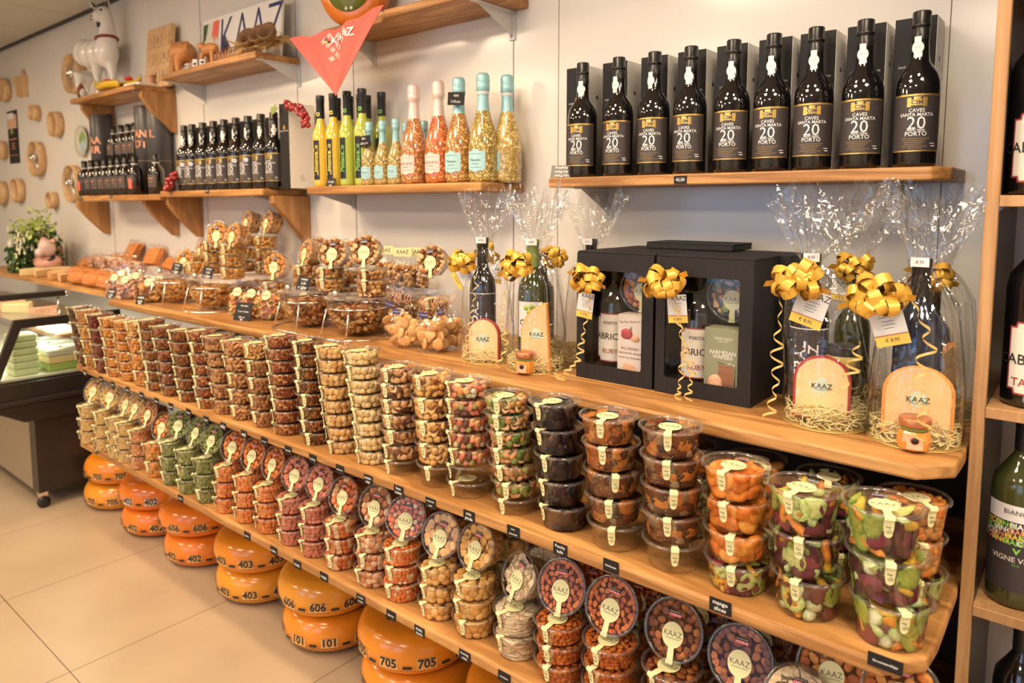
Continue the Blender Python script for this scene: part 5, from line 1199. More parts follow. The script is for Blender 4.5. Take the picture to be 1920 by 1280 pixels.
pack('cellophane gift pack with pale bottle, hidden behind the red rind cheese pack', -.378, -.170, .070, 1.255, 1.39, 7, .080, PY(1603, 505, -.22), [(PY(1580, 525, -.235), .1, (.036, .04))], [], 120, (.0, .0), .9)
winebottle('dark bottle lettered VIRAL in the cellophane pack right of the boxes', (-.410, -.330, Z0 + .0025), R_(12), lab=lab_vertical('VIRAL', 'EL AZ'), r=.034, h=.312, tagged=True)
wedge('pale cheese piece with red rind in the pack right of the boxes', (-.370, -.3785, Z0 + .012), R_(12), .098, .118, .022, 'cheese', 'rindred')
jar('mustard jar with black lid standing behind the red rind cheese', (-.350, -.332, Z0 + .105), 0, 'round', 1.0)
winebottle('blue-black bottle in the rightmost front cellophane pack', (-.228, -.332, Z0 + .0025), 0, 'blueglass', None, r=.038, h=.312, tagged=True)
wedge('orange arched cheese piece with name sticker in the rightmost front pack', (-.214, -.384, Z0 + .012), R_(10), .108, .124, .012, 'cheeseor', 'rindorange')
jar('small orange honey jar with copper lid in the rightmost front pack', (-.212, -.3995 - .012, Z0 + .0025), R_(12), 'hex', 1.0)
winebottle('dark bottle in the pack at the right wall end', (-.235, -.165, Z0 + .0025), 0, 'darkglass', None, r=.034, h=.26)
wedge('orange cheese wedge upright in the pack at the right wall end', (-.197, -.208, Z0 + .0025), R_(30), .050, .150, .020, 'cheeseor', 'rindorange', logo=False, shape='tall')
winebottle('olive bottle in the hidden pack behind the red rind cheese', (-.372, -.175, Z0 + .0025), 0, 'greenglass', None, r=.034, h=.26)
# left group
pack('leftmost front cellophane gift pack with black bottle and plum rind cheese', -1.222, -.335, .070, 1.270, 1.41, 13, .075, PY(872, 492, -.40), [(PY(880, 503, -.385), .9, (.050, .064))], [([PY(893, 515, -.38), PY(888, 570, -.39), PY(878, 630, -.4), PY(868, 680, -.41)], .009, 8)], 260, (.01, 0), 1.05, (-.025, .010))
pack('cellophane gift pack with white labelled bottle left of the black boxes', -1.062, -.335, .0745, 1.272, 1.42, 14, .080, PY(973, 500, -.40), [], [([PY(950, 545, -.39), PY(940, 600, -.4), PY(950, 650, -.4), PY(930, 690, -.41)], .010, 8), ([PY(1040, 700, -.40), PY(1056, 712, -.40)], .012, 4)], 300, (.01, 0), 1.15, (-.023, .017))
pack('cellophane gift pack behind and right of the white labelled bottle pack', -1.015, -.165, .068, 1.262, 1.41, 16, .078, PY(1043, 483, -.235), [], [], 120, (.02, 0), .95)
pack('cellophane gift pack at the back left behind the black bottle pack', -1.175, -.165, .068, 1.255, 1.40, 17, .078, PY(920, 473, -.235), [(PY(930, 500, -.25), .1, (.045, .045))], [], 100, (-.01, 0), .95)
winebottle('black bottle lettered VIDAL in the leftmost front pack', (-1.247, -.325, Z0 + .0025), R_(26), lab=lab_vertical('VIDAL', 'EL'), r=.035, h=.318, tagged=True)
wedge('pale cheese piece with plum rind in the leftmost front pack', (-1.200, -.378, Z0 + .0025), R_(22), .088, .112, .018, 'cheese', 'rindred')
def lab_cicio(t, r):
    R = r + .0005; b = MB().mat(M['whitepaper']); wrap_patch(b, R, -.95, .95, .075, .165); b.mat(M['sticker2']); b.mat(mat('lime_green', (.42, .60, .06), .5))
    for dx, z in ((-.009, .15), (.006, .153), (-.001, .140)): b.lathe([(.0065, 0), (.0065, .0004)], 14, Matrix.Rotation(dx / R, 4, 'Z') @ T_(0, -R, z, 0, pi / 2))
    b.mat(M['ink']); b.text('CICIO', .021, Matrix.Translation((0, 0, .112)), R + .0006, bold=.02); b.build('front_label', t)
winebottle('olive wine bottle with white CICIO label and lime capsule', (-1.085, -.318, Z0 + .0025), R_(24), 'greenglass', lab_cicio, r=.037, h=.318, top='leaf', tagged=True)
wedge('tall orange rinded cheese wedge in the white labelled bottle pack', (-1.030, -.374, Z0 + .0025), R_(18), .085, .170, .020, 'cheeseor', 'rindorange', shape='tall')
jar('small honey jar with copper lid in front of the tall cheese wedge', (-1.045, -.400, Z0 + .0025), R_(20), 'hex', .95)
winebottle('dark bottle in the pack behind and right of the CICIO bottle', (-1.015, -.160, Z0 + .0025), 0, 'greenglass', None, r=.034, h=.315, tagged=True)
winebottle('dark bottle in the back left pack behind the VIDAL bottle', (-1.175, -.160, Z0 + .0025), 0, 'darkglass', None, r=.034, h=.275)
# ---- bowls on wire stands
M['bowl'] = film('clear_acrylic_bowl', (.95, .945, .94), .06, .65, .05); M['lidpurple'] = film('smoky_lid', (.80, .74, .80), .12, .7, .06, milky=.12)
M['lump'] = M['food']
def heap(b, cx, cy, z0, prof, kinds, n, s, seed):
    rs = random.Random(seed)
    for i in range(n):
        f = rs.random() ** .8; z = z0 + prof[-1][1] * f; 
        for k in range(len(prof) - 1):
            if prof[k][1] <= prof[-1][1] * f <= prof[k + 1][1]:
                q = (prof[-1][1] * f - prof[k][1]) / max(1e-6, prof[k + 1][1] - prof[k][1]); R = prof[k][0] + (prof[k + 1][0] - prof[k][0]) * q; break
        a = rs.uniform(0, 6.28); R2 = (R - s * .9) * (1 if i % 4 else math.sqrt(rs.random()))
        if i % 4 == 0: z = z0 + prof[-1][1] + rs.uniform(-.2, .5) * s
        shp, size, cols, _ = rs.choice(kinds); random.seed(i + seed * 100); put(b, shp, size, (cx + R2 * cos(a), cy + R2 * sin(a), z), rr(*cols), rrot(), i)
def bowl(label, x, y, kind, r=.100, zr=.118, seed=1):
    t = thing('nut_bowl', label, 'bowl', (x, y, Z0), 0, 'clear lidded nut bowls')
    pr = [(.012, .010), (.040, .0135), (.062, .026), (.082, .052), (.094, .080), (r, zr)]
    k = r / .100; pr = [(a * k, b_) for a, b_ in pr]
    b = MB().mat(M['bowl']); b.lathe(pr, 40, cap0=True, cap1=False); b.mat(M['rim']); b.lathe([(r, zr), (r + .003, zr + .001), (r + .003, zr + .003), (r, zr + .003)], 40, cap0=False, cap1=False); b.build('bowl_shell', t)
    b = MB().mat(M['foodgloss']); items, s, core, _ = KINDS[kind]; b.col = core; b.lathe([(max(.001, a - s * 1.3), b_ + s * .9) for a, b_ in pr[:-1]], 20, sm=True)
    heap(b, 0, 0, .012, [(a, b_ - .010) for a, b_ in pr[:-1]], items, 330, s, seed); o = b.build('contents', t, True)
    b = MB().mat(M['lidpurple']); b.lathe([(.001, zr + .0065), (r * .95, zr + .0065), (r + .004, zr + .0035)], 36, cap0=False, cap1=False); b.build('lid', t)
    b = MB().mat(M['chrome']); b.blob((-.028, -r * .62, zr + .0165), .0105, rough=0, sub=2); b.build('lid_knob', t)
    return t
def stand(label, cs, r):
    cx = sum(c[0] for c in cs) / len(cs); cy = cs[0][1]; t = thing('wire_stand', label, 'wire stand', (cx, cy, Z0), 0, 'chrome wire stands')
    b = MB().mat(M['chrome']); hx = (max(c[0] for c in cs) - min(c[0] for c in cs)) / 2; q = r * 1.22
    pts = [(hx + q * cos(a), q * sin(a), .0027) for a in [-pi / 2 + pi * k / 14 for k in range(15)]] + [(-hx + q * cos(a), q * sin(a), .0027) for a in [pi / 2 + pi * k / 14 for k in range(15)]]
    b.tube(pts, .0030, 8, closed=True); b.build('floor_ring', t)
    for c in cs:
        b = MB().mat(M['chrome']); x0 = c[0] - cx; R = r * .94
        b.tube([(x0 + R * cos(a), R * sin(a), .0905) for a in [2 * pi * k / 36 for k in range(36)]], .0028, 8, closed=True); b.build('bowl_ring', t)
        for a in (-2.2, -.95, 1.0, 2.2): 
            b = MB().mat(M['chrome']); b.tube([(x0 + R * cos(a), R * sin(a), .090), (x0 + R * 1.15 * cos(a), r * 1.20 * sin(a), .003)], .0026, 8); b.build('leg', t)
    return t
YB = -.325
bw = [(onY(671, 570, YB).x, 'hazelnut', 'rightmost lidded bowl of caramelised nuts under the single display tub'), (onY(590, 562, YB + .02).x, 'hazelnut', 'second bowl from right, of nuts, left of the hazelnut bowl'), (onY(402, 535, YB).x, 'cashew', 'third bowl from right, of caramelised cashews'), (onY(338, 528, YB + .01).x, 'gold_nuts', 'leftmost lidded nut bowl at the left end of its stand')]
KINDS['caramel'] = ([('s', .0085, [(.48, .22, .07), (.66, .42, .17), (.34, .13, .04), (.78, .56, .3)], 3), ('cashew', (.0105, .005, .005), [(.74, .5, .24), (.5, .26, .1)], 2)], .009, (.2, .08, .03), 1)
KINDS['golden'] = ([('s', (.011, .009, .008), [(.66, .36, .11), (.56, .26, .07), (.74, .48, .2)], 3), ('cashew', (.0115, .0055, .005), [(.78, .5, .22)], 2)], .009, (.3, .13, .04), 1)
DESC['caramel'] = 'caramelised nuts'; DESC['golden'] = 'golden roasted nuts'
for i, (x, k, lab_) in enumerate(bw): bowl(lab_, x, YB if i != 1 else YB, 'caramel' if i < 2 else 'golden', seed=i + 3, r=.100 if i != 3 else .094)
stand('chrome double wire stand under the two right nut bowls', [(bw[0][0], YB), (bw[1][0], YB)], .1)
stand('chrome double wire stand under the two left nut bowls', [(bw[2][0], YB), (bw[3][0], YB)], .1)
# second row bowls against the wall with lids and tubs on them
b5x = onY(770, 510, -.14).x; bowl('nut bowl at the back beside the three card topped bags', b5x - .03, -.125, 'caramel', seed=9)
b6x = onY(480, 505, -.14).x; bowl('nut bowl at the back behind the stacked display tubs', b6x, -.125, 'golden', seed=10)
def display(label, px, py, Y, kind, turn, z=None, el=12, h=.056, price='purple'):
    p = onY(px, py, Y); return tilted(kind, label, 0, 0, Y, h, turn, el, price=price, X=p.x, Z=p.z if z is None else z, group='display tubs above the nut bowls')
def upright(label, px, Y, z, kind, h=.050, rz=.4): return tub(kind, h, label, (onY(px, 520, Y).x, Y, z), rz=rz, price=None, group='display tubs above the nut bowls')
ZLID = Z0 + .118 + .0072
upright('upright tub of caramelised nuts standing on the rightmost bowl', 697, -.31, ZLID, 'caramel', .054); upright('second upright tub on the rightmost bowl, directly below the tilted one', 697, -.31, ZLID + .0554, 'caramel', .030)
display('tilted tub with its lid facing out, above the rightmost bowl', 682, 478, -.335, 'caramel', 24, ZLID + .0554 + .0315 + .058)
upright('lower tub on the second bowl from right, right stack', 619, -.30, ZLID, 'golden', .042); upright('upper tub on the second bowl from right, right stack', 619, -.30, ZLID + .0434, 'caramel', .036)
display('tilted tub above the right stack of the second bowl', 622, 472, -.325, 'caramel', 22)
upright('tub of the left stack on the second bowl from right', 575, -.27, ZLID, 'caramel', .075)
display('tilted tub above the left stack of the second bowl', 570, 472, -.275, 'golden', -12)
display('tilted tub half hidden behind the second bowl display', 592, 468, -.20, 'caramel', 0); display('tilted tub seen between the two bowl displays', 648, 475, -.19, 'golden', 5)
upright('tub below the tilted one behind the second bowl', 592, -.185, Z0 + .13, 'golden', .05); upright('tub below the tilted one between the bowl displays', 648, -.18, Z0 + .13, 'golden', .05)
for px in (592, 648):
    t = upright('tub at worktop level %s the second bowl from right' % ('behind' if px < 600 else 'to the back right of'), px, -.185, Z0, 'caramel', .064); upright('second tub up %s the second bowl from right' % ('behind' if px < 600 else 'to the back right of'), px, -.185, Z0 + .0654, 'caramel', .062)
for k, hh in enumerate((.044, .044, .042)): upright('tub of golden nuts, %s of three stacked on the third bowl' % ['lowest', 'middle', 'highest'][k], 437, -.30, ZLID + k * .0454, 'golden', hh)
display('left tilted tub at the top of the three tub stack', 405, 438, -.30, 'golden', 22); display('right tilted tub at the top of the three tub stack', 434, 440, -.325, 'golden', 0)
for k in range(3): upright('tub of golden nuts, %s of three behind the left tilted display tub' % ['lowest', 'middle', 'highest'][k], 404, -.235, ZLID + k * .0454 - .002, 'golden', .044)
for j, (px, nn) in enumerate(((462, 'left'), (500, 'right'))):
    for k in range(3): upright('tub of caramelised nuts, %s of the tall back tower, %s one' % (['lowest', 'middle', 'highest'][k], nn), px, -.12, ZLID + .0003 + k * .0524, 'caramel' if k == 0 else 'golden', .050)
    display('tilted tub topping the tall back tower, %s one' % nn, px - 2, 415, -.135, 'golden', -8)
display('tilted tub above the leftmost bowl', 343, 488, -.33, 'golden', 14); display('tilted tub above and right of the leftmost bowl', 372, 470, -.27, 'golden', -10); upright('upright tub of nuts on the leftmost bowl', 372, -.30, ZLID, 'golden', .05)
display('tilted tub left of the second bowl display, over the snack bags', 513, 497, -.25, 'golden', 22); upright('upright tub under the tilted tub over the snack bags', 513, -.235, Z0 + .06, 'golden', .06); upright('lowest tub under the tilted tub over the snack bags', 513, -.235, Z0, 'golden', .056)
display('tilted tub behind the cookie bags, left of the gift packs', 806, 487, -.22, 'caramel', 20); upright('upright tub below the tilted tub behind the cookie bags', 812, -.21, Z0 + .066, 'caramel', .06); upright('lowest tub below the tilted tub behind the cookie bags', 812, -.21, Z0, 'caramel', .064)
# ---- bags
M['bagfilm'] = film('snack_bag_film', (.985, .985, .98), .035, .45, .06, bump=.6, bscale=30)
M['cookie'] = mat('golden_cookie', (.74, .40, .14), .55, noise=.2, nscale=110, bump=.4, bscale=200); M['waffle'] = mat('syrup_waffle', (.72, .25, .05), .45, noise=.25, nscale=60, bump=.3, bscale=120)
def bag(label, x, y, z, w, d, hfill, h, kind=None, rz=0, seed=0, sticker=True, price=False, cookies=False, topcard=False, group='clear snack bags', wcol=None):
    rs = random.Random(seed); t = thing('snack_bag', label, 'snack bag', (x, y, z), rz, group)
    n = 20; prof = [(.80, .0), (.97, .008), (1.0, hfill * .4), (.96, hfill * .85), (.80, hfill * 1.1), (.66, h * .86), (.72, h)]; vs = []
    for i, (k, zz) in enumerate(prof):
        dep = d * (1 if i < 4 else (.6 if i == 4 else .16)); 
        for j in range(n):
            a = 2 * pi * j / n; kx = cos(a); ky = sin(a); sx = math.copysign(abs(kx) ** .55, kx); sy = math.copysign(abs(ky) ** .7, ky)
            vs.append((w / 2 * k * sx * (1 + rs.uniform(-.03, .03)) + (0 if i < 5 else 0), dep / 2 * sy * (1 + rs.uniform(-.06, .06)), zz + (rs.uniform(-.006, .006) if i == 6 else 0)))
    b = MB().mat(M['bagfilm']); b.add(vs, [(i * n + j, i * n + (j + 1) % n, (i + 1) * n + (j + 1) % n, (i + 1) * n + j) for i in range(6) for j in range(n)] + [tuple(range(n))[::-1]], False); b.build('bag_film', t)
    b = MB()
    if cookies:
        b.mat(M['cookie'])
        for i in range(30):
            R = .0165; T = Matrix.Translation((rs.uniform(-.5, .5) * (w * .92 - 2 * R) * 1.1, rs.uniform(-.40, .36) * (d - .02), R + .002 + (hfill - 2 * R) * rs.random())) @ Matrix.Rotation(rs.uniform(-.9, .9), 4, 'Z') @ Matrix.Rotation(pi / 2 + rs.uniform(-.35, .35), 4, 'X')
            b.lathe([(R * .92, -.0025), (R, 0), (R * .92, .0028), (R * .7, .0030), (R * .62, .0038), (R * .4, .0030), (R * .3, .0038), (.002, .0034)], 18, T)
        b.build('cookies', t)
    else:
        items, s, core, g = KINDS[kind]; b.mat(M['food']); b.col = core; kw, kd = w / 2 - s * 1.5, d / 2 - s * 1.5
        b.add([(sx * kw * c, sy * kd * c, zz) for zz, c in ((.004, .8), (hfill * .8, 1), (hfill * .95, .6)) for sx, sy in ((-1, -1), (1, -1), (1, 1), (-1, 1))], [(0, 1, 5, 4), (1, 2, 6, 5), (2, 3, 7, 6), (3, 0, 4, 7), (4, 5, 9, 8), (5, 6, 10, 9), (6, 7, 11, 10), (7, 4, 8, 11), (8, 9, 10, 11)], False)
        for i in range(120):
            a = rs.uniform(0, 6.28); kx = cos(a); ky = sin(a); sx = math.copysign(abs(kx) ** .55, kx); sy = math.copysign(abs(ky) ** .7, ky); f = rs.random()
            q = 1 if i % 5 else rs.random(); zz = s * .8 + (hfill - s) * (f if i % 5 else 1); shp, size, cols, _ = rs.choice(items); random.seed(i + seed); put(b, shp, size, ((w / 2 - s * 1.1) * sx * q * .96, (d / 2 - s * 1.1) * sy * q, zz), rr(*cols), rrot(), i)
        b.build('contents', t, True)
    if sticker:
        b = MB().mat(M['sticker']); zc = hfill * 1.15; b.prism([(.017 * cos(a), .017 * sin(a)) for a in [k * pi / 10 for k in range(20)]], 0, .0006, Matrix.Translation((0, -d * .38, zc)) @ Matrix.Rotation(-.45, 4, 'X') @ FLAT_FRONT); b.mat(M['ink']); b.text('KAAZ', .012, Matrix.Translation((0, -d * .38, zc)) @ Matrix.Rotation(-.45, 4, 'X') @ Matrix.Translation((0, -.001, 0)) @ FLAT_FRONT); b.build('name_sticker', t)
    if price:
        b = MB().mat(M['purple']); T = Matrix.Translation((-w * .12, -d * .47, hfill * 1.16)) @ Matrix.Rotation(rs.uniform(-.3, .3), 4, 'Y'); b.box(-.013, .013, -.001, 0, -.007, .007, T); b.mat(M['white']); b.text('2 VOOR €7', .0055, T @ Matrix.Translation((0, -.0014, 0)) @ FLAT_FRONT); b.build('price_sticker', t)
        b = MB().mat(M['copper'])
        for dx in (-.016, .014):
            T = Matrix.Translation((dx, -d * .22, hfill * 1.55)) @ Matrix.Rotation(-.25, 4, 'X') @ Matrix.Rotation(dx * 12, 4, 'Y')
            b.tube([T @ Vector((.009 * sin(a) * (1 if True else 1), 0, .014 * cos(a))) for a in [2 * pi * k / 16 for k in range(16)]], .0009, 5, closed=True); b.tube([T @ Vector((0, 0, -.014)), T @ Vector((0, 0, .010))], .0008, 5)
        b.build('printed_leaf_motif', t)
    if topcard:
        b = MB().mat(M['sticker']); b.bbox(-w * .42, w * .42, -.0035, .0035, h - .006, h + .024, .0006); b.mat(M['ink']); b.text('KAAZ', .018, Matrix.Translation((0, -.0042, h + .010)) @ FLAT_FRONT); b.build('top_card', t)
    return t
# cookie bags
for i, (px, py, Y) in enumerate([(757, 655, -.36), (806, 652, -.355), (838, 648, -.29)]):
    p = onY(px, py, Y); bag('clear bag of golden swirl cookies, %s of three before the gift packs' % ['left', 'middle', 'right'][i], p.x + .01, Y, Z0, .098, .075, .092, .175, None, R_(24), 20 + i, False, True, True)
p = onY(768, 585, -.22); bag('clear bag of golden swirl cookies behind the left cookie bag', p.x, -.27, Z0, .095, .06, .09, .17, None, R_(20), 29, False, True, True)
for i, (px, Y) in enumerate([(723, -.09), (752, -.135), (783, -.09)]):
    p = onY(px, 480, Y); bag('bag of caramelised nuts with yellow top card, %s of three at the wall' % ['left', 'middle', 'right'][i], p.x, Y if i != 1 else -.125, ZLID if i == 1 else ZLID, .085, .05, .075, .115, 'caramel', R_(15), 40 + i, False, False, False, True)
bowl('nut bowl under the left of the card topped bags', onY(720, 510, -.13).x - .10, -.125, 'caramel', seed=19)
KINDS['sweets'] = ([('stick', (.020, .003, .003), [(.78, .56, .30), (.7, .45, .2)], 3), ('s', (.010, .008, .007), [(.62, .14, .05), (.70, .30, .08), (.18, .32, .06), (.75, .42, .1)], 4)], .009, (.45, .18, .08), 0)
for i, (px, py, Y) in enumerate([(452, 592, -.345), (478, 595, -.34), (506, 598, -.335)]):
    p = onY(px, py, Y); bag('bag of colourful nut and stick mix with yellow sticker, %s of three' % ['left', 'middle', 'right'][i], p.x, Y, Z0, .085, .062, .078, .13, 'sweets', R_(34), 50 + i)
p = onY(545, 585, -.2); bag('bag of dark nut mix behind the colourful mix bags', onY(540, 580, -.30).x, -.22, Z0, .08, .06, .07, .12, 'walnut', R_(20), 57)
KINDS['pinknuts'] = ([('s', (.010, .008, .007), [(.60, .34, .22), (.52, .30, .2), (.7, .5, .36)], 1)], .009, (.3, .16, .1), 0)
for i, (px, py, Y, k) in enumerate([(222, 553, -.40, 'pinknuts'), (242, 560, -.41, 'pinknuts'), (286, 563, -.39, 'golden'), (262, 552, -.30, 'pinknuts'), (305, 558, -.30, 'golden'), (236, 545, -.29, 'pinknuts')]):
    p = onY(px, py, Y); bag('small clear bag of %s nuts, %s, left worktop part' % ('pale pink' if k == 'pinknuts' else 'golden', ['front left', 'front centre', 'front right by the bowls', 'back centre', 'back right', 'back left'][i]), p.x, Y, Z0, .10, .07, .075, .13, k, R_(40), 70 + i, True)
# syrup waffle packs and more bags along the left board
def waffles(label, x, y, z, L_, rz, r=.036, seed=0, loose=False):
    rs = random.Random(seed); t = thing('waffle_pack', label, 'waffle pack', (x, y, z), rz, 'syrup waffle packs'); b = MB().mat(M['waffle']); n = int(L_ / .011)
    for i in range(n): b.lathe([(r * .94, -.004), (r, 0), (r * .94, .004)], 20, Matrix.Translation((-L_ / 2 + (i + .5) * .011, 0, r + .001)) @ Matrix.Rotation(pi / 2 + rs.uniform(-.05, .05), 4, 'Y'))
    b.build('waffles', t); b = MB().mat(M['bagfilm']); m_ = 20; vs = []
    st = [(-L_ / 2 - .028, .35), (-L_ / 2 - .012, .5), (-L_ / 2, 1.03), (-L_ / 6, 1.05), (L_ / 6, 1.05), (L_ / 2, 1.03), (L_ / 2 + .012, .5), (L_ / 2 + .028, .35)]
    for xx, k in st:
        for j in range(m_): a = 2 * pi * j / m_; vs.append((xx, r * k * cos(a) * (1 + rs.uniform(-.04, .04)), max(.0005, r * 1.03 + r * k * sin(a) * (.5 if k < .9 else 1))))
    b.add(vs, [(i * m_ + j, i * m_ + (j + 1) % m_, (i + 1) * m_ + (j + 1) % m_, (i + 1) * m_ + j) for i in range(len(st) - 1) for j in range(m_)], False); b.build('wrapper', t); return t
for i, px in enumerate((150, 178, 206)): p = onZ(px, 550, Z0); waffles('wrapped roll of syrup waffles, %s of the front row' % ['left', 'middle', 'right'][i], onY(px, 545, -.33).x, -.325, Z0 - (.001 if px > 190 else .001), .125, R_(8), .036, i)
for i, px in enumerate((150, 175, 198, 222)): waffles('wrapped roll of syrup waffles, %s of the back row' % ['first', 'second', 'third', 'last'][i], onY(px, 520, -.235).x, -.235, Z0 - .001, .12, R_(5), .036, 10 + i)
for i, px in enumerate((152, 176, 200, 224)):
    p = onY(px, 500, -.27); bag('white topped clear waffle bag, %s of the upper row' % ['first', 'second', 'third', 'last'][i], p.x, -.19, Z0 + .072, .11, .06, .05, .10, 'pinknuts', R_(20), 90 + i, False)
def sheetpack(label, px, py, Y, w, h, tilt, rz, seed):
    p = onY(px, py, Y); t = thing('waffle_packet', label, 'waffle pack', p, rz, 'caramel wafer packets at the wall'); b = MB().mat(M['waffle']); rs = random.Random(seed); T = Matrix.Rotation(-tilt, 4, 'X')
    for i in range(7): b.bbox(-w / 2, w / 2, -.016 + i * .005, -.012 + i * .005, 0, h * rs.uniform(.85, 1), .001, T @ Matrix.Rotation(rs.uniform(-.08, .08), 4, 'Y'))
    b.build('wafers', t); b = MB().mat(M['bagfilm']); b.box(-w / 2 - .004, w / 2 + .004, -.020, .022, 0, h + .01, T); b.build('wrapper', t)
for i, (px, py, w, h, ti) in enumerate([(150, 500, .16, .07, .9), (178, 498, .18, .07, .9), (208, 498, .17, .075, .8), (238, 492, .14, .12, .5), (282, 496, .11, .10, .5), (316, 505, .16, .06, .7)]):
    sheetpack('brown caramel wafer packet leaning at the wall, %s from left' % ORD[i], px, py, -.075, w, h, ti, jit(.2), i)
# black slate signs
for lab_, px, py, Y, lines, w, h in [('black sign reading Borrelmix before the colourful mix bags', 452, 602, -.415, ['Borrelmix', '3 voor 2 zakjes', '4,50 p.st.'], .078, .066), ('small black sign before the front centre nut bag', 261, 567, -.46, ['noten', '4,95'], .05, .04), ('small black sign at the joint of the two worktops', 206, 558, -.45, ['koek', '2,95'], .05, .04)]:
    p = onY(px, py, Y); card(lab_, (p.x, Y, Z0), w, h, lines, R_(14), .38, 0)
for lab_, px, py, Y in [('small black sign on the second nut bowl lid', 566, 540, -.36), ('small black sign on the leftmost bowl lid', 328, 513, -.36), ('small black sign on the third bowl lid', 387, 518, -.37)]:
    p = onY(px, py, Y); card(lab_, (p.x, Y, ZLID + .001), .050, .045, ['noten', '2,25', 'p.100gr'], R_(20), .35, .1)
# ------------------------------------------------------------------ cheese wheels under the lower shelf
M['wax'] = mat('orange_cheese_wax', (.80, .27, .018), .22, coat=.35, noise=.06, nscale=6, bump=.05, bscale=8)
M['wax2'] = mat('deep_orange_cheese_wax', (.84, .22, .02), .22, coat=.35, noise=.06, nscale=6, bump=.05, bscale=8)
M['wax3'] = mat('amber_cheese_wax', (.78, .32, .025), .22, coat=.35, noise=.06, nscale=6, bump=.05, bscale=8)
M['waxband'] = mat('pale_printed_band', (.78, .42, .14), .35)
M['waxband2'] = mat('white_printed_band', (.70, .56, .44), .35)
def wheel(label, x, y, z, R, h, num, m, rz=0, band='waxband', numbers=10):
    t = thing('cheese_wheel', label, 'cheese wheel', (x, y, z), rz, 'whole cheese wheels on the floor')
    key = 'wheel%s%.3f%.3f' % (m, R, h)
    if key not in _CACHE:
        pr = []; n = 14
        for i in range(n + 1):
            a = -pi / 2 + pi * i / n; s_ = sin(a); c = cos(a); pr.append((R - h * .50 + h * .50 * abs(c) ** .75, h / 2 + h / 2 * s_ * (abs(s_) ** .02 if s_ else 1)))
        pr = [(.001, .001)] + pr + [(R * .4, h * 1.01), (.001, h * 1.012)]
        b = MB().mat(M[m]); b.lathe(pr, 72, cap0=False, cap1=False); o = b.build('wax_body'); _CACHE[key] = o.data; bpy.data.objects.remove(o)
    o = bpy.data.objects.new('wax_body', _CACHE[key]); COL.objects.link(o); o.parent = t
    b = MB().mat(M[band]); RB_ = R + .0007
    z0, z1 = h * .30, h * .56
    for k in range(numbers):
        a = 2 * pi * k / numbers
        if True:
            b.mat(M[band]); wrap_patch(b, RB_, a - .16, a + .16, z0, z1, n=4)
            T = Matrix.Rotation(a, 4, 'Z'); b.mat(M['ink']); b.text(num, h * .29, T @ Matrix.Translation((0, 0, (z0 + z1) / 2)), RB_ + .0005, bold=.03)
            wrap_patch(b, RB_ + .0003, a - .11, a + .11, z1 - h * .02, z1 - h * .01, n=4)
            a2 = a + pi / numbers; wrap_patch(b, RB_ + .0003, a2 - .075, a2 + .075, z0 + h * .02, z0 + h * .085, n=3)
            for q in range(13): wrap_patch(b, RB_ + .0003, a - .31 + q * .05, a - .285 + q * .05, z0 - h * .03, z0 - h * .015, n=1)
    b.build('printed_band', t)
    b = MB().mat(M['ink']); T = Matrix.Translation((0, 0, h * 1.012)) 
    for k in range(3): b.text(num, R * .22, T @ Matrix.Rotation(k * 2.1 + .4, 4, 'Z') @ Matrix.Translation((0, R * .5, .0006)))
    b.build('top_stamp', t); return t
WR, WH, WY = .163, .116, -.385
WX = [-3.47, -3.06, -2.67, -2.27, -1.85, -1.44, -1.03, -.62, -.30]
NUM = [('705', '705'), ('402', '402'), ('606', '402'), ('403', '403'), ('606', '101'), ('705', '705'), ('405', '405'), ('705', '403'), ('402', '606')]
for i, (x, (tp, bt)) in enumerate(zip(WX, NUM)):
    random.seed(i + 5); pos = ['leftmost', 'second', 'third', 'fourth', 'fifth', 'sixth', 'seventh', 'eighth', 'last'][i]
    R = WR + (.008 if i == 5 else 0); R = .150 if i == 8 else R
    wheel('orange cheese wheel stamped %s, lower one of the %s pair from left' % (bt, pos), x, WY, .0005, R, WH, bt, ['wax3', 'wax2', 'wax2', 'wax3', 'wax', 'wax', 'wax', 'wax3', 'wax'][i], .22 + jit(.2))
    wheel('orange cheese wheel stamped %s, upper one of the %s pair from left' % (tp, pos), x + jit(.012), WY - (.012 if i != 0 else -.004), .0005 + WH * 1.012 + .001, R - (.002 if i % 2 else 0), WH, tp, ['wax', 'wax2', 'wax2', 'wax', 'wax3', 'wax', 'wax', 'wax', 'wax'][i], .30 + jit(.3), 'waxband2' if i == 1 else 'waxband')

# ------------------------------------------------------------------ refrigerated counter at far left
XC = -3.62
M['anth'] = mat('anthracite_metal', (.022, .017, .015), .35); M['steel'] = mat('brushed_beige_steel', (.42, .36, .28), .28, metal=.6); M['glass'] = film('counter_glass', (.96, .98, .96), .05, .5, .02)
M['tray'] = mat('pale_tray', (.70, .70, .58), .4); M['greenpack'] = mat('green_pack', (.36, .50, .14), .4); M['palegreen'] = mat('pale_green_pack', (.62, .72, .42), .35); M['meat'] = mat('pink_meat_pack', (.75, .44, .30), .4, noise=.15, nscale=30)
t = thing('refrigerated_counter', 'black refrigerated display counter with glass end at far left', 'display counter', (0, 0, 0))
XL_ = -7.2
TT = Matrix(((0, 0, 1, 0), (1, 0, 0, 0), (0, 1, 0, 0), (0, 0, 0, 1)))    # polygon in (y,z) extruded along x
b = MB().mat(M['anth']); b.prism([(-.86, .50), (-.84, .60), (-.30, .60), (-.30, .42), (-.72, .42)], XL_, XC, TT); bev(b.build('lower_body', t), .004)
b = MB().mat(M['anth']); b.prism([(-.875, .507), (-.875, .527), (-.30, .527), (-.30, .507)], XL_, XC + .022, TT); bev(b.build('bumper_rail', t), .006)
b = MB().mat(M['anth']); b.box(XC - .10, XC - .02, -.68, -.30, .075, .42); b.build('pedestal', t)
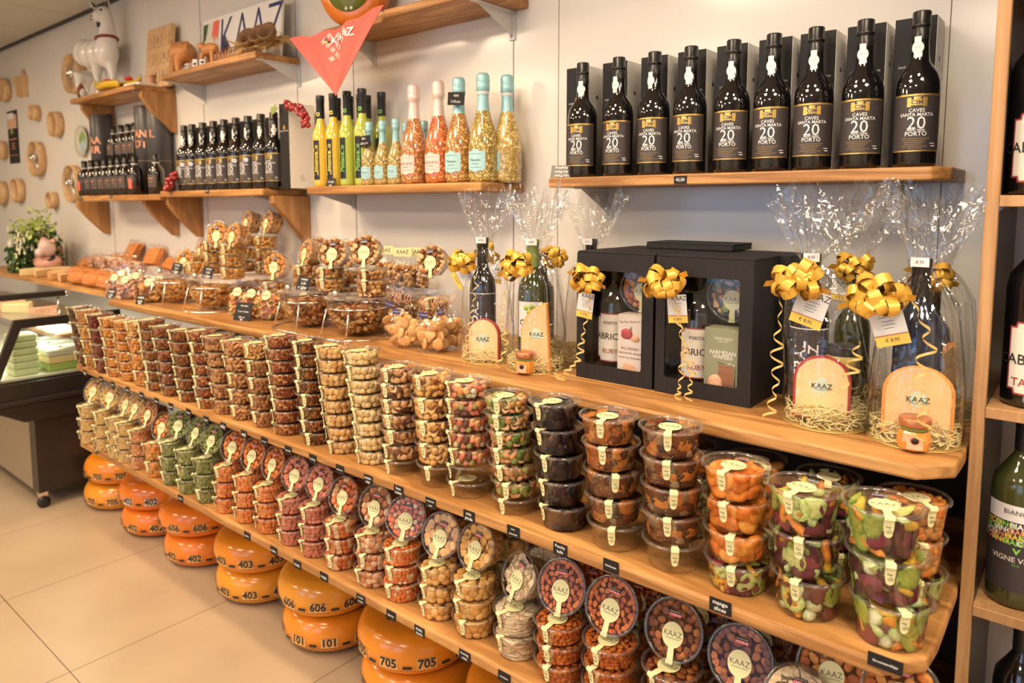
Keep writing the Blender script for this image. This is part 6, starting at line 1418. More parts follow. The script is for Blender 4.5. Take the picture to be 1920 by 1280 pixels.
b = MB().mat(M['steel']); b.box(XL_, XC - .10, -.678, -.30, .075, .42); b.build('front_plinth', t)
# end frame around the side glass
fr = .030
b = MB().mat(M['anth'])
b.prism([(-.845, .598), (-.812, .598), (-.712, .842), (-.30, .842), (-.30, .880), (-.735, .880)], XC - .025, XC, TT)
b.build('end_frame', t)
b = MB().mat(M['glass']); b.prism([(-.815, .60), (-.712, .845), (-.30, .845), (-.30, .60)], XC - .012, XC - .009, TT); b.build('end_glass', t)
b = MB().mat(M['glass']); b.prism([(-.842, .60), (-.735, .878), (-.730, .878), (-.837, .60)], XL_, XC - .026, TT); b.build('front_glass', t)
b = MB().mat(M['glass']); b.box(XL_, XC - .026, -.73, -.40, .872, .876); b.build('top_glass', t)
b = MB().mat(M['anth']); b.bbox(XC - .12, XC - .085, -1.05 + .25, -.50, .958, .985, .003); b.mat(M['chrome']); b.blob((XC - .10, -.495, .972), .014, rough=0, sub=2); b.build('upper_rail', t)
for k in (-.79, -.53): b = MB().mat(M['chrome']); b.tube([(XC - .10, k, .88), (XC - .10, k, .958)], .006, 8); b.build('rail_post', t)
b = MB().mat(M['tray']); b.box(XL_, XC - .03, -.80, -.32, .606, .616); b.build('product_deck', t)
b = MB().mat(M['glass']); b.box(XL_, XC - .03, -.56, -.32, .762, .768); b.build('glass_shelf', t)
for y in (-.66, -.36):
    w_ = MB().mat(M['chrome']); w_.prism([(-.02, .075), (.02, .075), (.015, .045), (-.015, .045)], -.012, .012, Matrix.Translation((XC - .045, y, 0)) @ Matrix(((0, 0, 1, 0), (1, 0, 0, 0), (0, 1, 0, 0), (0, 0, 0, 1))))
    w_.mat(M['cap']); w_.lathe([(.012, -.010), (.026, -.009), (.0265, .009), (.012, .010)], 20, Matrix.Translation((XC - .035, y, .0268)) @ Matrix.Rotation(pi / 2, 4, 'Y')); w_.build('caster', t)
area('counter_lamp', (XC - .5, -.52, .85), .9, .12, 6.0, (1.0, .93, .78))
def pk(name, label, cat, x0, x1, y0, y1, z0, z1, m, group, lid=None, bz=.006):
    t = thing(name, label, cat, ((x0 + x1) / 2, (y0 + y1) / 2, z0), 0, group); w = (x1 - x0) / 2; d = (y1 - y0) / 2
    b = MB().mat(M[m]); b.bbox(-w, w, -d, d, 0, z1 - z0, min(bz, (z1 - z0) * .45)); b.build('pack', t)
    b = MB().mat(M['whitepaper']); b.box(-w * .5, w * .5, -d * .6, d * .6, z1 - z0 + .0002, z1 - z0 + .0008); b.mat(M['ink']); b.box(-w * .3, w * .3, -d * .3, -d * .1, z1 - z0 + .0009, z1 - z0 + .0011); b.build('paper_label', t); return t
for k in range(6): pk('spread_tub', 'green spread tub in the counter, %s of six stacked from bottom' % ORD[k], 'food tub', -3.80, -3.69, -.735, -.63, .6165 + k * .031, .6165 + k * .031 + .030, 'palegreen', 'green tubs in the counter')
q = 0
for i in range(3):
    for j in range(3):
        q += 1; pk('food_pack', 'flat pale pack in the counter, %s from the glass end, level %s' % (ORD[i], ['one', 'two', 'three'][j]), 'food pack', -3.80 - i * .15, -3.68 - i * .15, -.60, -.42, .6165 + j * .034, .6165 + j * .034 + .033, ['greenpack', 'cheese', 'tray'][j], 'flat packs in the counter')
for i in range(4): pk('food_pack', 'pack of pink sliced meat on the glass shelf, %s from the glass end' % ORD[i], 'food pack', -3.76 - i * .14, -3.66 - i * .14, -.55, -.44, .7685, .80, ['meat', 'tray', 'meat', 'meat'][i], 'meat packs in the counter', bz=.012)
for i in range(5):
    t = thing('cheese_piece', 'cheese piece lying on the counter top glass, %s from the end' % ORD[i], 'cheese', (-3.78 - i * .16, -.60 + jit(.05), .8765), jit(.6), 'cheese pieces on the counter top'); b = MB().mat(M['cheese' if i % 2 else 'peach']); b.prism([(0, -.07), (.06, .05), (-.06, .05)], 0, .030 + .012 * (i % 3)); bev(b.build('wedge_body', t), .005)
# cheese wedges on the narrow worktop
for i, (px, py, Y, rz, m) in enumerate([(20, 535, -.33, .3, 'cheese'), (45, 548, -.33, 1.0, 'cheese'), (62, 545, -.28, .5, 'cheeseor'), (82, 545, -.33, .8, 'cheeseor'), (98, 548, -.335, 1.0, 'cheeseor'), (15, 505, -.20, .2, 'cheese'), (75, 505, -.20, .6, 'cheeseor')]):
    x = max(-4.83, onZ(px, py, Z0).x) if i < 5 else -4.75 + i * .02
    x = -4.80 + i * .13 if i < 5 else (-4.78 if i == 5 else -4.45)
    t = thing('cheese_piece', 'wedge of %s cheese on the left wooden board, %s' % ('orange' if m == 'cheeseor' else 'pale', ['first from left', 'second from left', 'third from left', 'fourth from left', 'fifth, nearest the waffles', 'at the wall left of the planter', 'at the wall right of the planter'][i]), 'cheese', (x, Y + .02, .9745), rz, 'cheese wedges on the left board')
    b = MB().mat(M[m]); b.prism([(0, -.075), (.045, .05), (-.045, .05)], 0, .04); bev(b.build('wedge_body', t), .004); b = MB().mat(M['rindorange']); b.box(-.044, .044, .0505, .053, .001, .039); b.build('rind', t)
t = thing('paper_sheet', 'beige greaseproof paper sheet standing behind the cheese wedges', 'paper', (-4.25, -.10, .9745)); b = MB().mat(M['cream']); b.box(-.14, .14, -.0015, 0, 0, .12, Matrix.Rotation(-.2, 4, 'X')); b.build('sheet', t)
# ---- planter with flowers
M['pinkclay'] = mat('pink_glazed_pottery', (.68, .36, .27), .25, coat=.4); M['palepink'] = mat('pale_muzzle', (.72, .55, .50), .3, coat=.4); M['leafd'] = mat('dark_green_leaf', (.035, .09, .02), .5, noise=.4, nscale=40); M['leafl'] = mat('yellow_green_leaf', (.42, .52, .12), .5, noise=.3, nscale=40); M['petal'] = mat('cream_petal', (.85, .80, .60), .5)
pc = onY(85, 530, -.22); t = thing('animal_planter', 'pink pottery planter shaped like a cow, left of the waffle bags', 'planter', (pc.x, -.20, .9745), .2)
b = MB().mat(M['pinkclay']); b.blob((0, 0, .062), (.085, .07, .060), rough=.04, sub=2); b.build('body', t)
b = MB().mat(M['palepink']); b.blob((.055, -.03, .155), (.042, .045, .055), Matrix.Rotation(.5, 3, 'X'), 1, .05, sub=2); b.blob((.055, -.072, .130), (.028, .026, .026), rough=.03, sub=2); b.mat(M['pinkclay']); b.blob((.035, -.035, .200), (.014, .02, .02), rough=.1); b.blob((.098, -.018, .195), (.022, .012, .014), rough=.1); b.mat(M['ink']); b.blob((.040, -.068, .168), .005, rough=0); b.blob((.074, -.066, .168), .005, rough=0); b.tube([(.055, -.02, .1), (.04, -.005, .08)], .03, 12); b.build('head', t)
t2 = thing('flowering_plant', 'green plant with pale flowers trailing out of the pink planter', 'plant', (pc.x - .04, -.20, 1.085)); rs = random.Random(3)
b = MB().mat(M['leafd'])
def leafs(b, n, box, s0, s1, rs, down=False):
    for i in range(n):
        p = Vector([rs.uniform(*box[k]) for k in range(3)]); d = Vector((rs.uniform(-1, 1), rs.uniform(-1, .6), rs.uniform(-.6, 1) - (1.0 if down else 0))).normalized(); s_ = rs.uniform(s0, s1); e = d.cross(Vector((rs.uniform(-1, 1), rs.uniform(-1, 1), rs.uniform(-1, 1)))).normalized(); nrm = d.cross(e)
        b.add([p, p + d * s_ * .5 + e * s_ * .28 + nrm * s_ * .06, p + d * s_, p + d * s_ * .5 - e * s_ * .28 + nrm * s_ * .06, p + d * s_ * .5 - nrm * s_ * .04], [(0, 4, 1), (1, 4, 2), (2, 4, 3), (3, 4, 0)], True)
leafs(b, 420, ((-.18, .08), (-.10, .08), (-.05, .15)), .025, .055, rs); leafs(b, 420, ((-.20, -.07), (-.15, -.02), (-.10, .05)), .02, .045, rs, True)
b.mat(M['leafl']); leafs(b, 230, ((-.24, .10), (-.12, .06), (.08, .20)), .02, .045, rs); leafs(b, 60, ((.02, .10), (-.08, .02), (.18, .27)), .015, .035, rs); leafs(b, 90, ((-.17, -.06), (-.15, -.04), (-.11, .02)), .012, .03, rs, True); o = b.build('foliage', t2); o['kind'] = 'stuff'
b = MB().mat(M['petal'])
for i in range(60):
    p = Vector((rs.uniform(-.22, .06), rs.uniform(-.15, -.05), rs.uniform(-.02, .16))); s_ = .022
    for k in range(5):
        a = k * 1.2566; d = Vector((cos(a), -.25, sin(a))).normalized(); e = d.cross(Vector((0, 1, 0))).normalized(); b.add([p, p + d * s_ * .6 + e * s_ * .35, p + d * s_, p + d * s_ * .6 - e * s_ * .35], [(0, 1, 2, 3)], True)
b.build('flowers', t2)
b = MB().mat(M['stem'])
for i in range(12): a = rs.uniform(0, 6.28); b.tube([(0.01, 0, -.06), (.03 * cos(a), -.02, .02), (.12 * cos(a) - .05, -.05 + .04 * sin(a), .10 + rs.uniform(0, .08))], .0018, 5)
b.build('stems', t2)
t = thing('wooden_rack', 'row of pale turned wooden blocks on the board at far left edge', 'wooden blocks', (-5.25, -.06, .9745)); b = MB().mat(M['beech'])
for i in range(6): b.lathe([(.026, 0), (.030, .01), (.030, .15), (.024, .17), (.001, .17)], 14, T_(-.30 + i * .075, 0, 0))
b.build('turned_blocks', t)

# ------------------------------------------------------------------ things hung on the wall at left
M['landscape'] = mat('painted_landscape', (.4, .5, .5), .3, ramp=[(.35, (.10, .22, .05)), (.5, (.30, .45, .12)), (.56, (.45, .60, .75)), (.7, (.25, .42, .62))], nscale=9)
M['enamel'] = mat('pale_glazed_plate', (.62, .60, .50), .15, coat=.5)
def roundbox(label, px, y0, y1, inside='beech', depth=.05, extra=None):
    zt, zb = onY(px, y0, -depth * .6).z, onY(px, y1, -depth * .6).z; R = (zt - zb) / 2; x = onY(px, (y0 + y1) / 2, -depth).x
    t = thing('round_wooden_box', label, 'wooden box', (x, -.001, (zt + zb) / 2), 0, 'round wooden boxes hung on the wall'); T = Matrix.Rotation(pi / 2, 4, 'X')
    b = MB().mat(M['beech']); b.lathe([(R, 0), (R, depth), (R - .005, depth), (R - .005, .006)], 36, T, cap0=True, cap1=False); b.build('hoop', t)
    b = MB().mat(M[inside]); b.lathe([(R - .005, .004), (R - .005, .0065), (.001, .0065)], 36, T, cap0=False, cap1=False); b.build('inner_disc', t)
    if extra == 'cup':
        b = MB().mat(M['chrome']); b.lathe([(.001, .010), (R * .22, .012), (R * .25, .03), (R * .20, .045), (R * .19, .03), (.001, .016)], 18, Matrix.Translation((-R * .5, 0, R * .12)) @ T, cap0=False, cap1=False); b.tube([(-R * .35, -.02, 0), (R * .1, -.02, -R * .6)], R * .06, 8); b.build('metal_scoop', t)
    if extra == 'print':
        b = MB().mat(M['copperlid']); b.box(-R * .1, R * .3, -.0085, -.0075, -R * .1, R * .4); b.mat(M['ink']); b.box(-R * .05, R * .15, -.0095, -.0086, -R * .35, -R * .15); b.build('printed_picture', t)
    return t
roundbox('large oval seen round wooden box with metal scoop, left of the goat shelf', 129, 104, 179, 'cream', .06, 'cup')
roundbox('small round wooden box, above and left of the middle sized one', 57, 198, 228, 'peach', .05)
roundbox('middle sized round wooden box with a faint picture, right of the small one', 96, 210, 258, 'beech', .05, 'print')
roundbox('large round wooden box with scoop and print, below the black poster right side', 61, 266, 331, 'cream', .05, 'cup')
roundbox('large round wooden box beside the left end of the bottle shelf', 129, 310, 380, 'cream', .05, 'cup')
roundbox('round wooden box low on the wall, below the black poster', 26, 335, 380, 'beech', .05)
roundbox('smallest round wooden box, low above the flowers', 90, 360, 391, 'peach', .05)
roundbox('round wooden box cut by the left picture edge, upper one', 0, 148, 193, 'beech', .05)
roundbox('round wooden box cut by the left picture edge, lower one', -4, 265, 300, 'beech', .05)
roundbox('round wooden box at the left picture edge beside the low one', -5, 340, 385, 'beech', .05)
zt, zb = onY(152, 235, -.02).z, onY(152, 294, -.02).z; R = (zt - zb) / 2
t = thing('painted_wall_plate', 'round painted plate with a green landscape left of the canisters', 'plate', (onY(152, 264, -.02).x, -.001, (zt + zb) / 2)); T = Matrix.Rotation(pi / 2, 4, 'X')
b = MB().mat(M['enamel']); b.lathe([(R * .6, 0), (R * .7, .004), (R, .022), (R - .002, .025), (R * .66, .008)], 36, T, cap1=False); b.build('rim', t); b = MB().mat(M['landscape']); b.lathe([(R * .66, .008), (.001, .008)], 36, T, cap0=False, cap1=False); b.build('painted_scene', t)
# poster and cut-out pig
p0 = onY(13, 210, -.004); p1 = onY(37, 305, -.004); t = thing('wall_poster', 'narrow black poster with pink photograph and copper lines on the left wall part', 'poster', ((p0.x + p1.x) / 2, -.001, p1.z)); w = (p1.x - p0.x) / 2; h = onY(25, 207, -.004).z - p1.z
b = MB().mat(M['black']); b.box(-w, w, -.005, 0, 0, h); b.build('board', t); b = MB().mat(M['meat']); b.box(-w * .9, w * .95, -.0062, -.0052, h * .66, h * .92); b.mat(M['whitepaper']); b.box(-w * .9, w * .4, -.007, -.0063, h * .84, h * .96); b.mat(M['leaf']); b.box(-w * .4, w * .2, -.007, -.0063, h * .56, h * .65); b.mat(M['copper'])
for k, q in enumerate((.46, .38, .33, .28)): b.box(-w * (.8 if k == 0 else .35), w * (.8 if k == 0 else .35), -.0062, -.0052, h * q - .003, h * q + .003)
b.box(-w, w, -.0062, -.0052, h * .15, h * .16); b.build('print', t)
p = onY(38, 160, -.02); t = thing('wooden_cutout_pig', 'small pale wooden pig shaped cut-out on the left wall part', 'wooden figure', (p.x, -.001, p.z)); b = MB().mat(M['beech']); s_ = .11
b.prism([(x * s_, z * s_) for x, z in [(-.9, .5), (-.6, .62), (.55, .45), (.95, .55), (1.0, .1), (.8, -.2), (.85, -.75), (.5, -.7), (.4, -.35), (-.2, -.3), (-.25, -.7), (-.6, -.65), (-.6, -.1), (-1, .1)]], 0, .03, Matrix.Rotation(pi / 2, 4, 'X')); b.tube([(.3 * s_, -.012, .45 * s_), (.35 * s_, -.012, .95 * s_)], .012, 8); bev(b.build('cutout', t), .002)
# ------------------------------------------------------------------ on the high shelves
def blobbody(name, parent, m, parts, vox=.006, smooth=6):
    """one continuous skin grown over ellipsoids and tapered limbs"""
    b = MB().mat(M[m])
    for p in parts:
        if p[0] == 'e': b.blob(p[1], p[2], p[3] if len(p) > 3 else None, rough=0, sub=2)
        else: b.tube(p[1], p[2], 14)
    o = b.build(name, parent); md = o.modifiers.new('skin', 'REMESH'); md.mode = 'VOXEL'; md.voxel_size = vox; md.use_smooth_shade = True
    md = o.modifiers.new('soft', 'SMOOTH'); md.iterations = smooth; md.factor = .6; return o
M['goat'] = mat('white_glazed_figure', (.80, .77, .72), .25, coat=.4); M['collar'] = mat('dark_red_collar', (.22, .02, .015), .4); M['clog'] = mat('yellow_wooden_clog', (.72, .46, .02), .25, coat=.4)
Z3 = 1.9585
g0 = Vector((onY(185, 150, -.10).x, -.10, Z3)); G = lambda px, py, Y: onY(px, py, Y) - g0
t = thing('goat_figure', 'white standing goat figurine with dark red collar on the high left shelf', 'figurine', g0)
f = lambda px, Y, zz=0.0: Vector((onY(px, 150, Y).x, Y, Z3 + zz)) - g0
hi = lambda px, py, Y: G(px, py, Y)
blobbody('goat_body', t, 'goat', [
 ('e', hi(199, 98, -.115), (.068, .062, .085)), ('e', hi(187, 101, -.108), (.09, .068, .080)), ('e', hi(172, 102, -.10), (.09, .068, .080)), ('e', hi(160, 99, -.09), (.085, .062, .076)), ('e', hi(202, 83, -.115), (.045, .045, .055)),
 ('t', [hi(200, 88, -.115), hi(201, 65, -.113), hi(200, 45, -.115), hi(197, 30, -.118)], [.056, .044, .037, .036]),
 ('e', hi(194, 24, -.12), (.045, .038, .036)), ('t', [hi(192, 25, -.125), hi(182, 30, -.155), hi(173, 35, -.175)], [.036, .030, .021]), ('t', [hi(182, 36, -.150), hi(174, 39, -.168)], [.020, .014]),
 ('t', [f(184, -.118, .0), f(184, -.118, .012), f(184, -.118, .05), f(183, -.118, .10), f(184, -.118, .17)], [.019, .019, .014, .019, .034]),
 ('t', [f(213, -.105, .0), f(213, -.105, .012), f(213, -.105, .05), f(212, -.105, .10), f(209, -.105, .17)], [.019, .019, .014, .019, .034]),
 ('t', [f(150, -.115, .0), f(150, -.115, .012), f(149, -.11, .06), f(146, -.105, .10), f(152, -.10, .17)], [.019, .019, .013, .017, .040]),
 ('t', [f(166, -.05, .0), f(166, -.05, .012), f(165, -.05, .06), f(162, -.05, .10), f(166, -.06, .17)], [.019, .019, .013, .017, .040]),
 ('t', [hi(147, 88, -.08), hi(141, 90, -.08), hi(140, 100, -.08)], [.014, .012, .007]),
], .0065, 22)
b = MB().mat(M['goat']); b.tube([hi(178, 14, -.13), hi(171, 6, -.14), hi(167, 2, -.145)], [.013, .009, .003], 8); b.tube([hi(201, 14, -.10), hi(202, 4, -.10), hi(200, -2, -.10)], [.014, .010, .003], 8); b.mat(M['ink']); b.tube([hi(177.5, 12, -.138), hi(171, 5, -.147)], [.008, .003], 6); b.tube([hi(200, 12, -.112), hi(200, 2, -.112)], [.008, .003], 6); b.build('ears', t)
b = MB().mat(M['ink']); b.blob(hi(189, 18, -.165), .0065, rough=0); b.blob(hi(172, 30, -.197), (.007, .005, .004), rough=0); b.blob(hi(171, 36.5, -.190), (.010, .005, .003), rough=0); b.tube([hi(185, 42, -.155), hi(184, 51, -.155)], [.012, .006], 8); b.build('eye_mouth_and_beard', t)
b = MB().mat(M['collar']); c = hi(200, 73, -.114); b.tube([c + Vector((.051 * cos(a), .051 * sin(a), .008 * cos(a))) for a in [2 * pi * k / 28 for k in range(28)]], .0075, 8, closed=True); b.build('collar', t)
# yellow clog
def clog(label, loc, rz, L_=.26):
    t = thing('wooden_clog', label, 'clog', loc, rz); n = 20; m_ = 16; vs = []
    for i in range(n):
        u = i / (n - 1); x = (u - .5) * L_; w = .034 * (sin(pi * min(1, u * 1.02 + .02)) ** .55) * (1 - .12 * abs(u - .4)); zc = .012 + (.055 * max(0, u - .78) / .22) ** 1.0; top = .075 * (1 - .35 * u) if u > .45 else .066; top += .03 * max(0, u - .8) / .2
        for j in range(m_):
            a = 2 * pi * j / m_; yy = w * cos(a); zz = zc + (top - zc) * (.5 + .5 * sin(a))
            if u < .52 and sin(a) > .3: zz = zc + .018 + .010 * abs(cos(a)) if abs(cos(a)) < .80 else zz
            vs.append((x, yy, max(.002, zz)))
    b = MB().mat(M['clog']); b.add(vs, [(i * m_ + j, i * m_ + (j + 1) % m_, (i + 1) * m_ + (j + 1) % m_, (i + 1) * m_ + j) for i in range(n - 1) for j in range(m_)] + [tuple(range(m_))[::-1], tuple((n - 1) * m_ + j for j in range(m_))], True); b.build('shoe_body', t)
    b = MB().mat(M['red']); b.blob((L_ * .12, -.018, .064), (.028, .018, .010), rough=.1); b.build('painted_flower', t)
clog('yellow painted wooden clog lying in front of the goat legs', (onY(200, 160, -.168).x, -.168, Z3), pi + .03, .28); clog('second yellow wooden clog behind, right of the goat', (onY(240, 150, -.10).x + .0, -.095, Z3), .1, .24)
q = onY(147, 178, -.17); t = thing('rooster_figure', 'small red and white figurine at the left end of the goat shelf', 'figurine', (q.x + .03, -.165, Z3)); b = MB().mat(M['collar']); b.blob((-.012, 0, .045), (.016, .014, .038), Matrix.Rotation(.5, 3, 'Y'), rough=.15, sub=2); b.build('red_body', t); b = MB().mat(M['enamel']); b.blob((.025, 0, .026), (.022, .018, .026), rough=.1, sub=2); b.mat(M['ink']); b.blob((.018, -.016, .018), (.008, .004, .006), rough=.1); b.build('white_body', t)
q = onY(250, 160, -.18); t = thing('white_booklet', 'white booklet lying at the right end of the goat shelf', 'booklet', (T3X1 - .09, -.12, Z3), .1); b = MB().mat(M['cardwhite']); b.bbox(-.07, .07, -.055, .07, 0, .014, .001); b.mat(M['black']); b.box(-.068, .068, -.0555, -.055, .004, .010) if False else None; b.build('cover', t)
q = onY(257, 132, -.10); t = thing('patterned_cup', 'tiny patterned brown cup left of the noughts and crosses board', 'cup', (T3X1 - .06, -.09, Z3 + .0145)); b = MB().mat(M['peach']); b.lathe([(.016, 0), (.019, .003), (.019, .045), (.017, .045), (.016, .006), (.001, .005)], 18, cap1=False); b.mat(M['ink']); [b.lathe([(.0193, z), (.0193, z + .003)], 18, cap0=False, cap1=False) for z in (.012, .024, .036)]; b.build('cup_body', t)
# noughts and crosses board
q0, q1 = onY(277, 100, -.05), onY(322, 90, -.05); zt = onY(300, 48, -.05).z
t = thing('game_board', 'pale wooden noughts and crosses board leaning at the wall', 'game board', ((q0.x + q1.x) / 2, -.075, Z3), 0); t.rotation_euler.x = -.10; w = (q1.x - q0.x) / 2; h = zt - Z3
b = MB().mat(M['beech']); b.bbox(-w, w, 0, .022, 0, h, .002); cell = min(2 * w, h) / 3 * .78
for i in range(3):
    for j in range(3):
        cx_ = (i - 1) * w * .62; cz = h * (.19 + .29 * j) 
        b.bbox(cx_ - w * .26, cx_ + w * .26, -.004, -.0002, cz - h * .10, cz + h * .10, .001)
b.build('board', t)
b = MB()
for i in range(3):
    for j in range(3):
        cx_ = (i - 1) * w * .62; cz = h * (.19 + .29 * j); ch = [['X', 'A', 'X'], ['O', 'O', 'X'], ['O', 'X', 'O']][j][i]
        b.mat(M['copperlid' if ch == 'O' else 'ink']); b.text(ch if ch != 'A' else 'X', w * .36, Matrix.Translation((cx_, -.0045, cz)) @ FLAT_FRONT)
b.build('marks', t)
Z2 = 1.9685
M['terra'] = mat('carved_orange_wood', (.62, .26, .08), .4, noise=.2, nscale=12)
q = onY(338, 120, -.13); t = thing('carved_pig', 'carved orange wooden pig bowl at the left end of the middle high shelf', 'figurine', (q.x + .0, -.115, Z2)); t.rotation_euler.z = -.3
blobbody('pig_body', t, 'terra', [('e', (0, 0, .095), (.105, .058, .056)), ('e', (-.085, 0, .108), (.045, .045, .042)), ('t', [(-.11, 0, .10), (-.145, 0, .095)], [.026, .020]), ('t', [(-.08, -.03, .14), (-.09, -.04, .172)], [.016, .006]), ('t', [(-.08, .03, .14), (-.09, .04, .172)], [.016, .006]),
 ('t', [(-.055, -.03, .06), (-.075, -.035, .001)], [.018, .013]), ('t', [(-.055, .03, .06), (-.075, .035, .001)], [.018, .013]), ('t', [(.055, -.03, .06), (.080, -.035, .001)], [.018, .013]), ('t', [(.055, .03, .06), (.080, .035, .001)], [.018, .013]), ('t', [(.1, 0, .11), (.13, 0, .13)], [.01, .006])], .006, 3)
q = onY(398, 100, -.13); t = thing('wooden_cow_figure', 'small carved brown cow beside the name board', 'figurine', (q.x, -.14, Z2)); blobbody('cow_body', t, 'terra', [('e', (0, 0, .075), (.06, .026, .026)), ('e', (-.068, 0, .095), (.022, .018, .018))] + [('t', [(sx * .042, sy * .014, .06), (sx * .046, sy * .014, .001)], [.011, .009]) for sx in (-1, 1) for sy in (-1, 1)], .004, 2)
for i, px in enumerate((357, 372, 385)):
    q = onY(px, 112, -.17); t = thing('small_cube', 'small white and blue cube in front of the carved figures, %s' % ORD[i], 'cube', (q.x, -.178, Z2), .3 * i, 'small cubes on the high shelf'); b = MB().mat(M['cardwhite']); b.bbox(-.012, .012, -.012, .012, 0, .022 + .008 * (i == 1), .001); b.mat(M['blueglass']); b.box(-.006, .008, -.0125, -.012, .006, .016); b.build('cube_body', t)
# the shop's name board
t = thing('name_board', 'white name board reading KAAZ with a coloured block at its left', 'sign'); 
a0 = onY(388, 105, -.05); a1 = onY(536, 60, -.05); w = a1.x - a0.x; t.location = (a0.x, -.080, Z2); t.rotation_euler.x = -.08; h = .235
b = MB().mat(M['cardwhite']); b.bbox(0, w, 0, .012, 0, h, .001); b.build('board', t)
b = MB().mat(M['tray']); u = w * .235; b.box(.01, u, -.001, -.0002, .075, h - .015); b.mat(M['leafd']); b.prism([(.01, h - .1), (.01, h - .02), (.05, h - .02), (.04, h - .06), (.03, h - .09)], 0, .001, Matrix.Translation((0, -.001, 0)) @ FLAT_FRONT); b.mat(M['redtag']); b.prism([(.10, h - .015), (u, h - .015), (u - .01, h - .10), (u - .025, h - .075), (u - .04, h - .11), (u - .05, h - .07), (u - .065, h - .09)], 0, .001, Matrix.Translation((0, -.0012, 0)) @ FLAT_FRONT)
M['navy'] = mat('navy_blue_paint', (.02, .03, .14), .4); b.mat(M['navy']); b.box(u - .055, u, -.001, -.0002, .01, .065); b.mat(M['cardwhite']); b.box(u - .032, u - .027, -.0016, -.0011, .01, .065); b.box(u - .055, u, -.0016, -.0011, .034, .039); b.build('coloured_block', t)
b = MB().mat(M['navy'])
V, Fc = letters('KAAZ', -.012); s_ = .285; mw = max(v[0] for v in V) - min(v[0] for v in V); sx = (w * .76) / mw; b.add([Vector((u + .015 + w * .375 + x * sx, -.0012, h * .56 + y * .235)) for x, y in V], Fc, False); b.build('name_letters', t)
# dried seed heads and husks
M['husk'] = mat('dry_straw_husk', (.62, .40, .16), .7, noise=.3, nscale=30); M['huskd'] = mat('dark_dry_pod', (.20, .10, .04), .7, noise=.3, nscale=30)
q = onY(490, 85, -.14); t = thing('dried_husks', 'bundle of dried corn husks and seed heads before the name board', 'dried plants', (q.x + .02, -.135, Z2)); b = MB().mat(M['husk']); rs = random.Random(9)
for i in range(170):
    a = rs.uniform(0, 6.28); L_ = rs.uniform(.04, .10); c = Vector((rs.uniform(-.15, .13), rs.uniform(-.035, .03), .035)); d = Vector((cos(a), -abs(sin(a)) * .6, rs.uniform(-.25, 1.0))).normalized(); e = d.cross(Vector((rs.uniform(-1, 1), rs.uniform(-1, 1), rs.uniform(-1, 1)))).normalized()
    pts = [c + d * L_ * f_ + Vector((0, 0, -.03 * f_ * f_)) for f_ in (0, .35, .7, 1)]; pts = [Vector((p.x, p.y, max(.002, p.z))) for p in pts]; b.ribbon(pts, [.007, .010, .007, .001], e)
o = b.build('straw_husks', t); o['kind'] = 'stuff'
for x in (-.02, .06, .12): b = MB().mat(M['huskd']); b.lathe([(.006, 0), (.030, .02), (.040, .045), (.034, .05), (.024, .03), (.001, .012)], 14, Matrix.Translation((x, -.04, .035)) @ Matrix.Rotation(1.1, 4, 'X') @ Matrix.Rotation(.3, 4, 'Y'), cap1=False); b.build('seed_pod', t)
# dried grass in front of name board
t = thing('dried_grass', 'low spray of dried purple grass at the foot of the name board', 'dried plants', (onY(425, 100, -.16).x, -.165, Z2)); b = MB().mat(M['husk']); 
for i in range(90):
    a = rs.uniform(-.9, .9); c = Vector((rs.uniform(-.07, .07), rs.uniform(-.012, .015), .002)); d = Vector((sin(a), rs.uniform(-.2, .3), cos(a))).normalized(); L_ = rs.uniform(.02, .06); b.mat(M['husk' if i % 3 else 'fig']); b.ribbon([c, c + d * L_ * .5, c + d * L_], [.002, .003, .001], Vector((cos(a), 0, -sin(a))))
o = b.build('grass_blades', t); o['kind'] = 'stuff'
# orange cheese with green label and the red checked cloth
Zt = 1.9922; cc = Vector((-2.02, -.105, Zt))
M['olive'] = mat('olive_green_label', (.17, .20, .03), .4)
t = thing('waxed_cheese', 'orange waxed cheese with round olive label standing on edge on the centre high shelf', 'cheese', (onY(655, 10, -.13).x, -.10, Zt)); t.rotation_euler.z = .35; R = .135
b = MB().mat(M['wax2']); b.lathe([(.001, -.045), (R * .7, -.044), (R * .92, -.034), (R, -.010), (R, .012), (R * .92, .036), (R * .7, .046), (.001, .048)], 48, Matrix.Translation((0, 0, R)) @ Matrix.Rotation(pi / 2, 4, 'X')); b.build('wax_body', t)
b = MB().mat(M['olive']); b.lathe([(R * .66, .0475), (R * .66, .0483), (.001, .0492)], 40, Matrix.Translation((0, 0, R)) @ Matrix.Rotation(pi / 2, 4, 'X')); b.mat(M['white'])
for k in range(5): b.box(-.035 + .004 * k, .035 - .004 * k, -.0500, -.0494, R - .045 - k * .006, R - .0445 - k * .006)
for dx in (-.010, .010): b.lathe([(.006, 0), (.006, .0005)], 12, Matrix.Translation((dx, -.0495, R - .078)) @ Matrix.Rotation(pi / 2, 4, 'X'))
b.build('round_label', t)
t = thing('wooden_wedge_block', 'pale wooden block beside the standing orange cheese', 'wooden block', (-1.88, -.10, Zt), .2); b = MB().mat(M['beech']); b.bbox(-.04, .04, -.045, .05, 0, .02, .002); b.mat(M['purple']); b.box(-.04, .03, -.04, .03, .0205, .026); b.build('block', t)
M['cloth'] = mat('coral_cloth', (.80, .16, .13), .85, bump=.5, bscale=300); M['clothpink'] = mat('pale_pink_print', (.86, .50, .45), .85); 
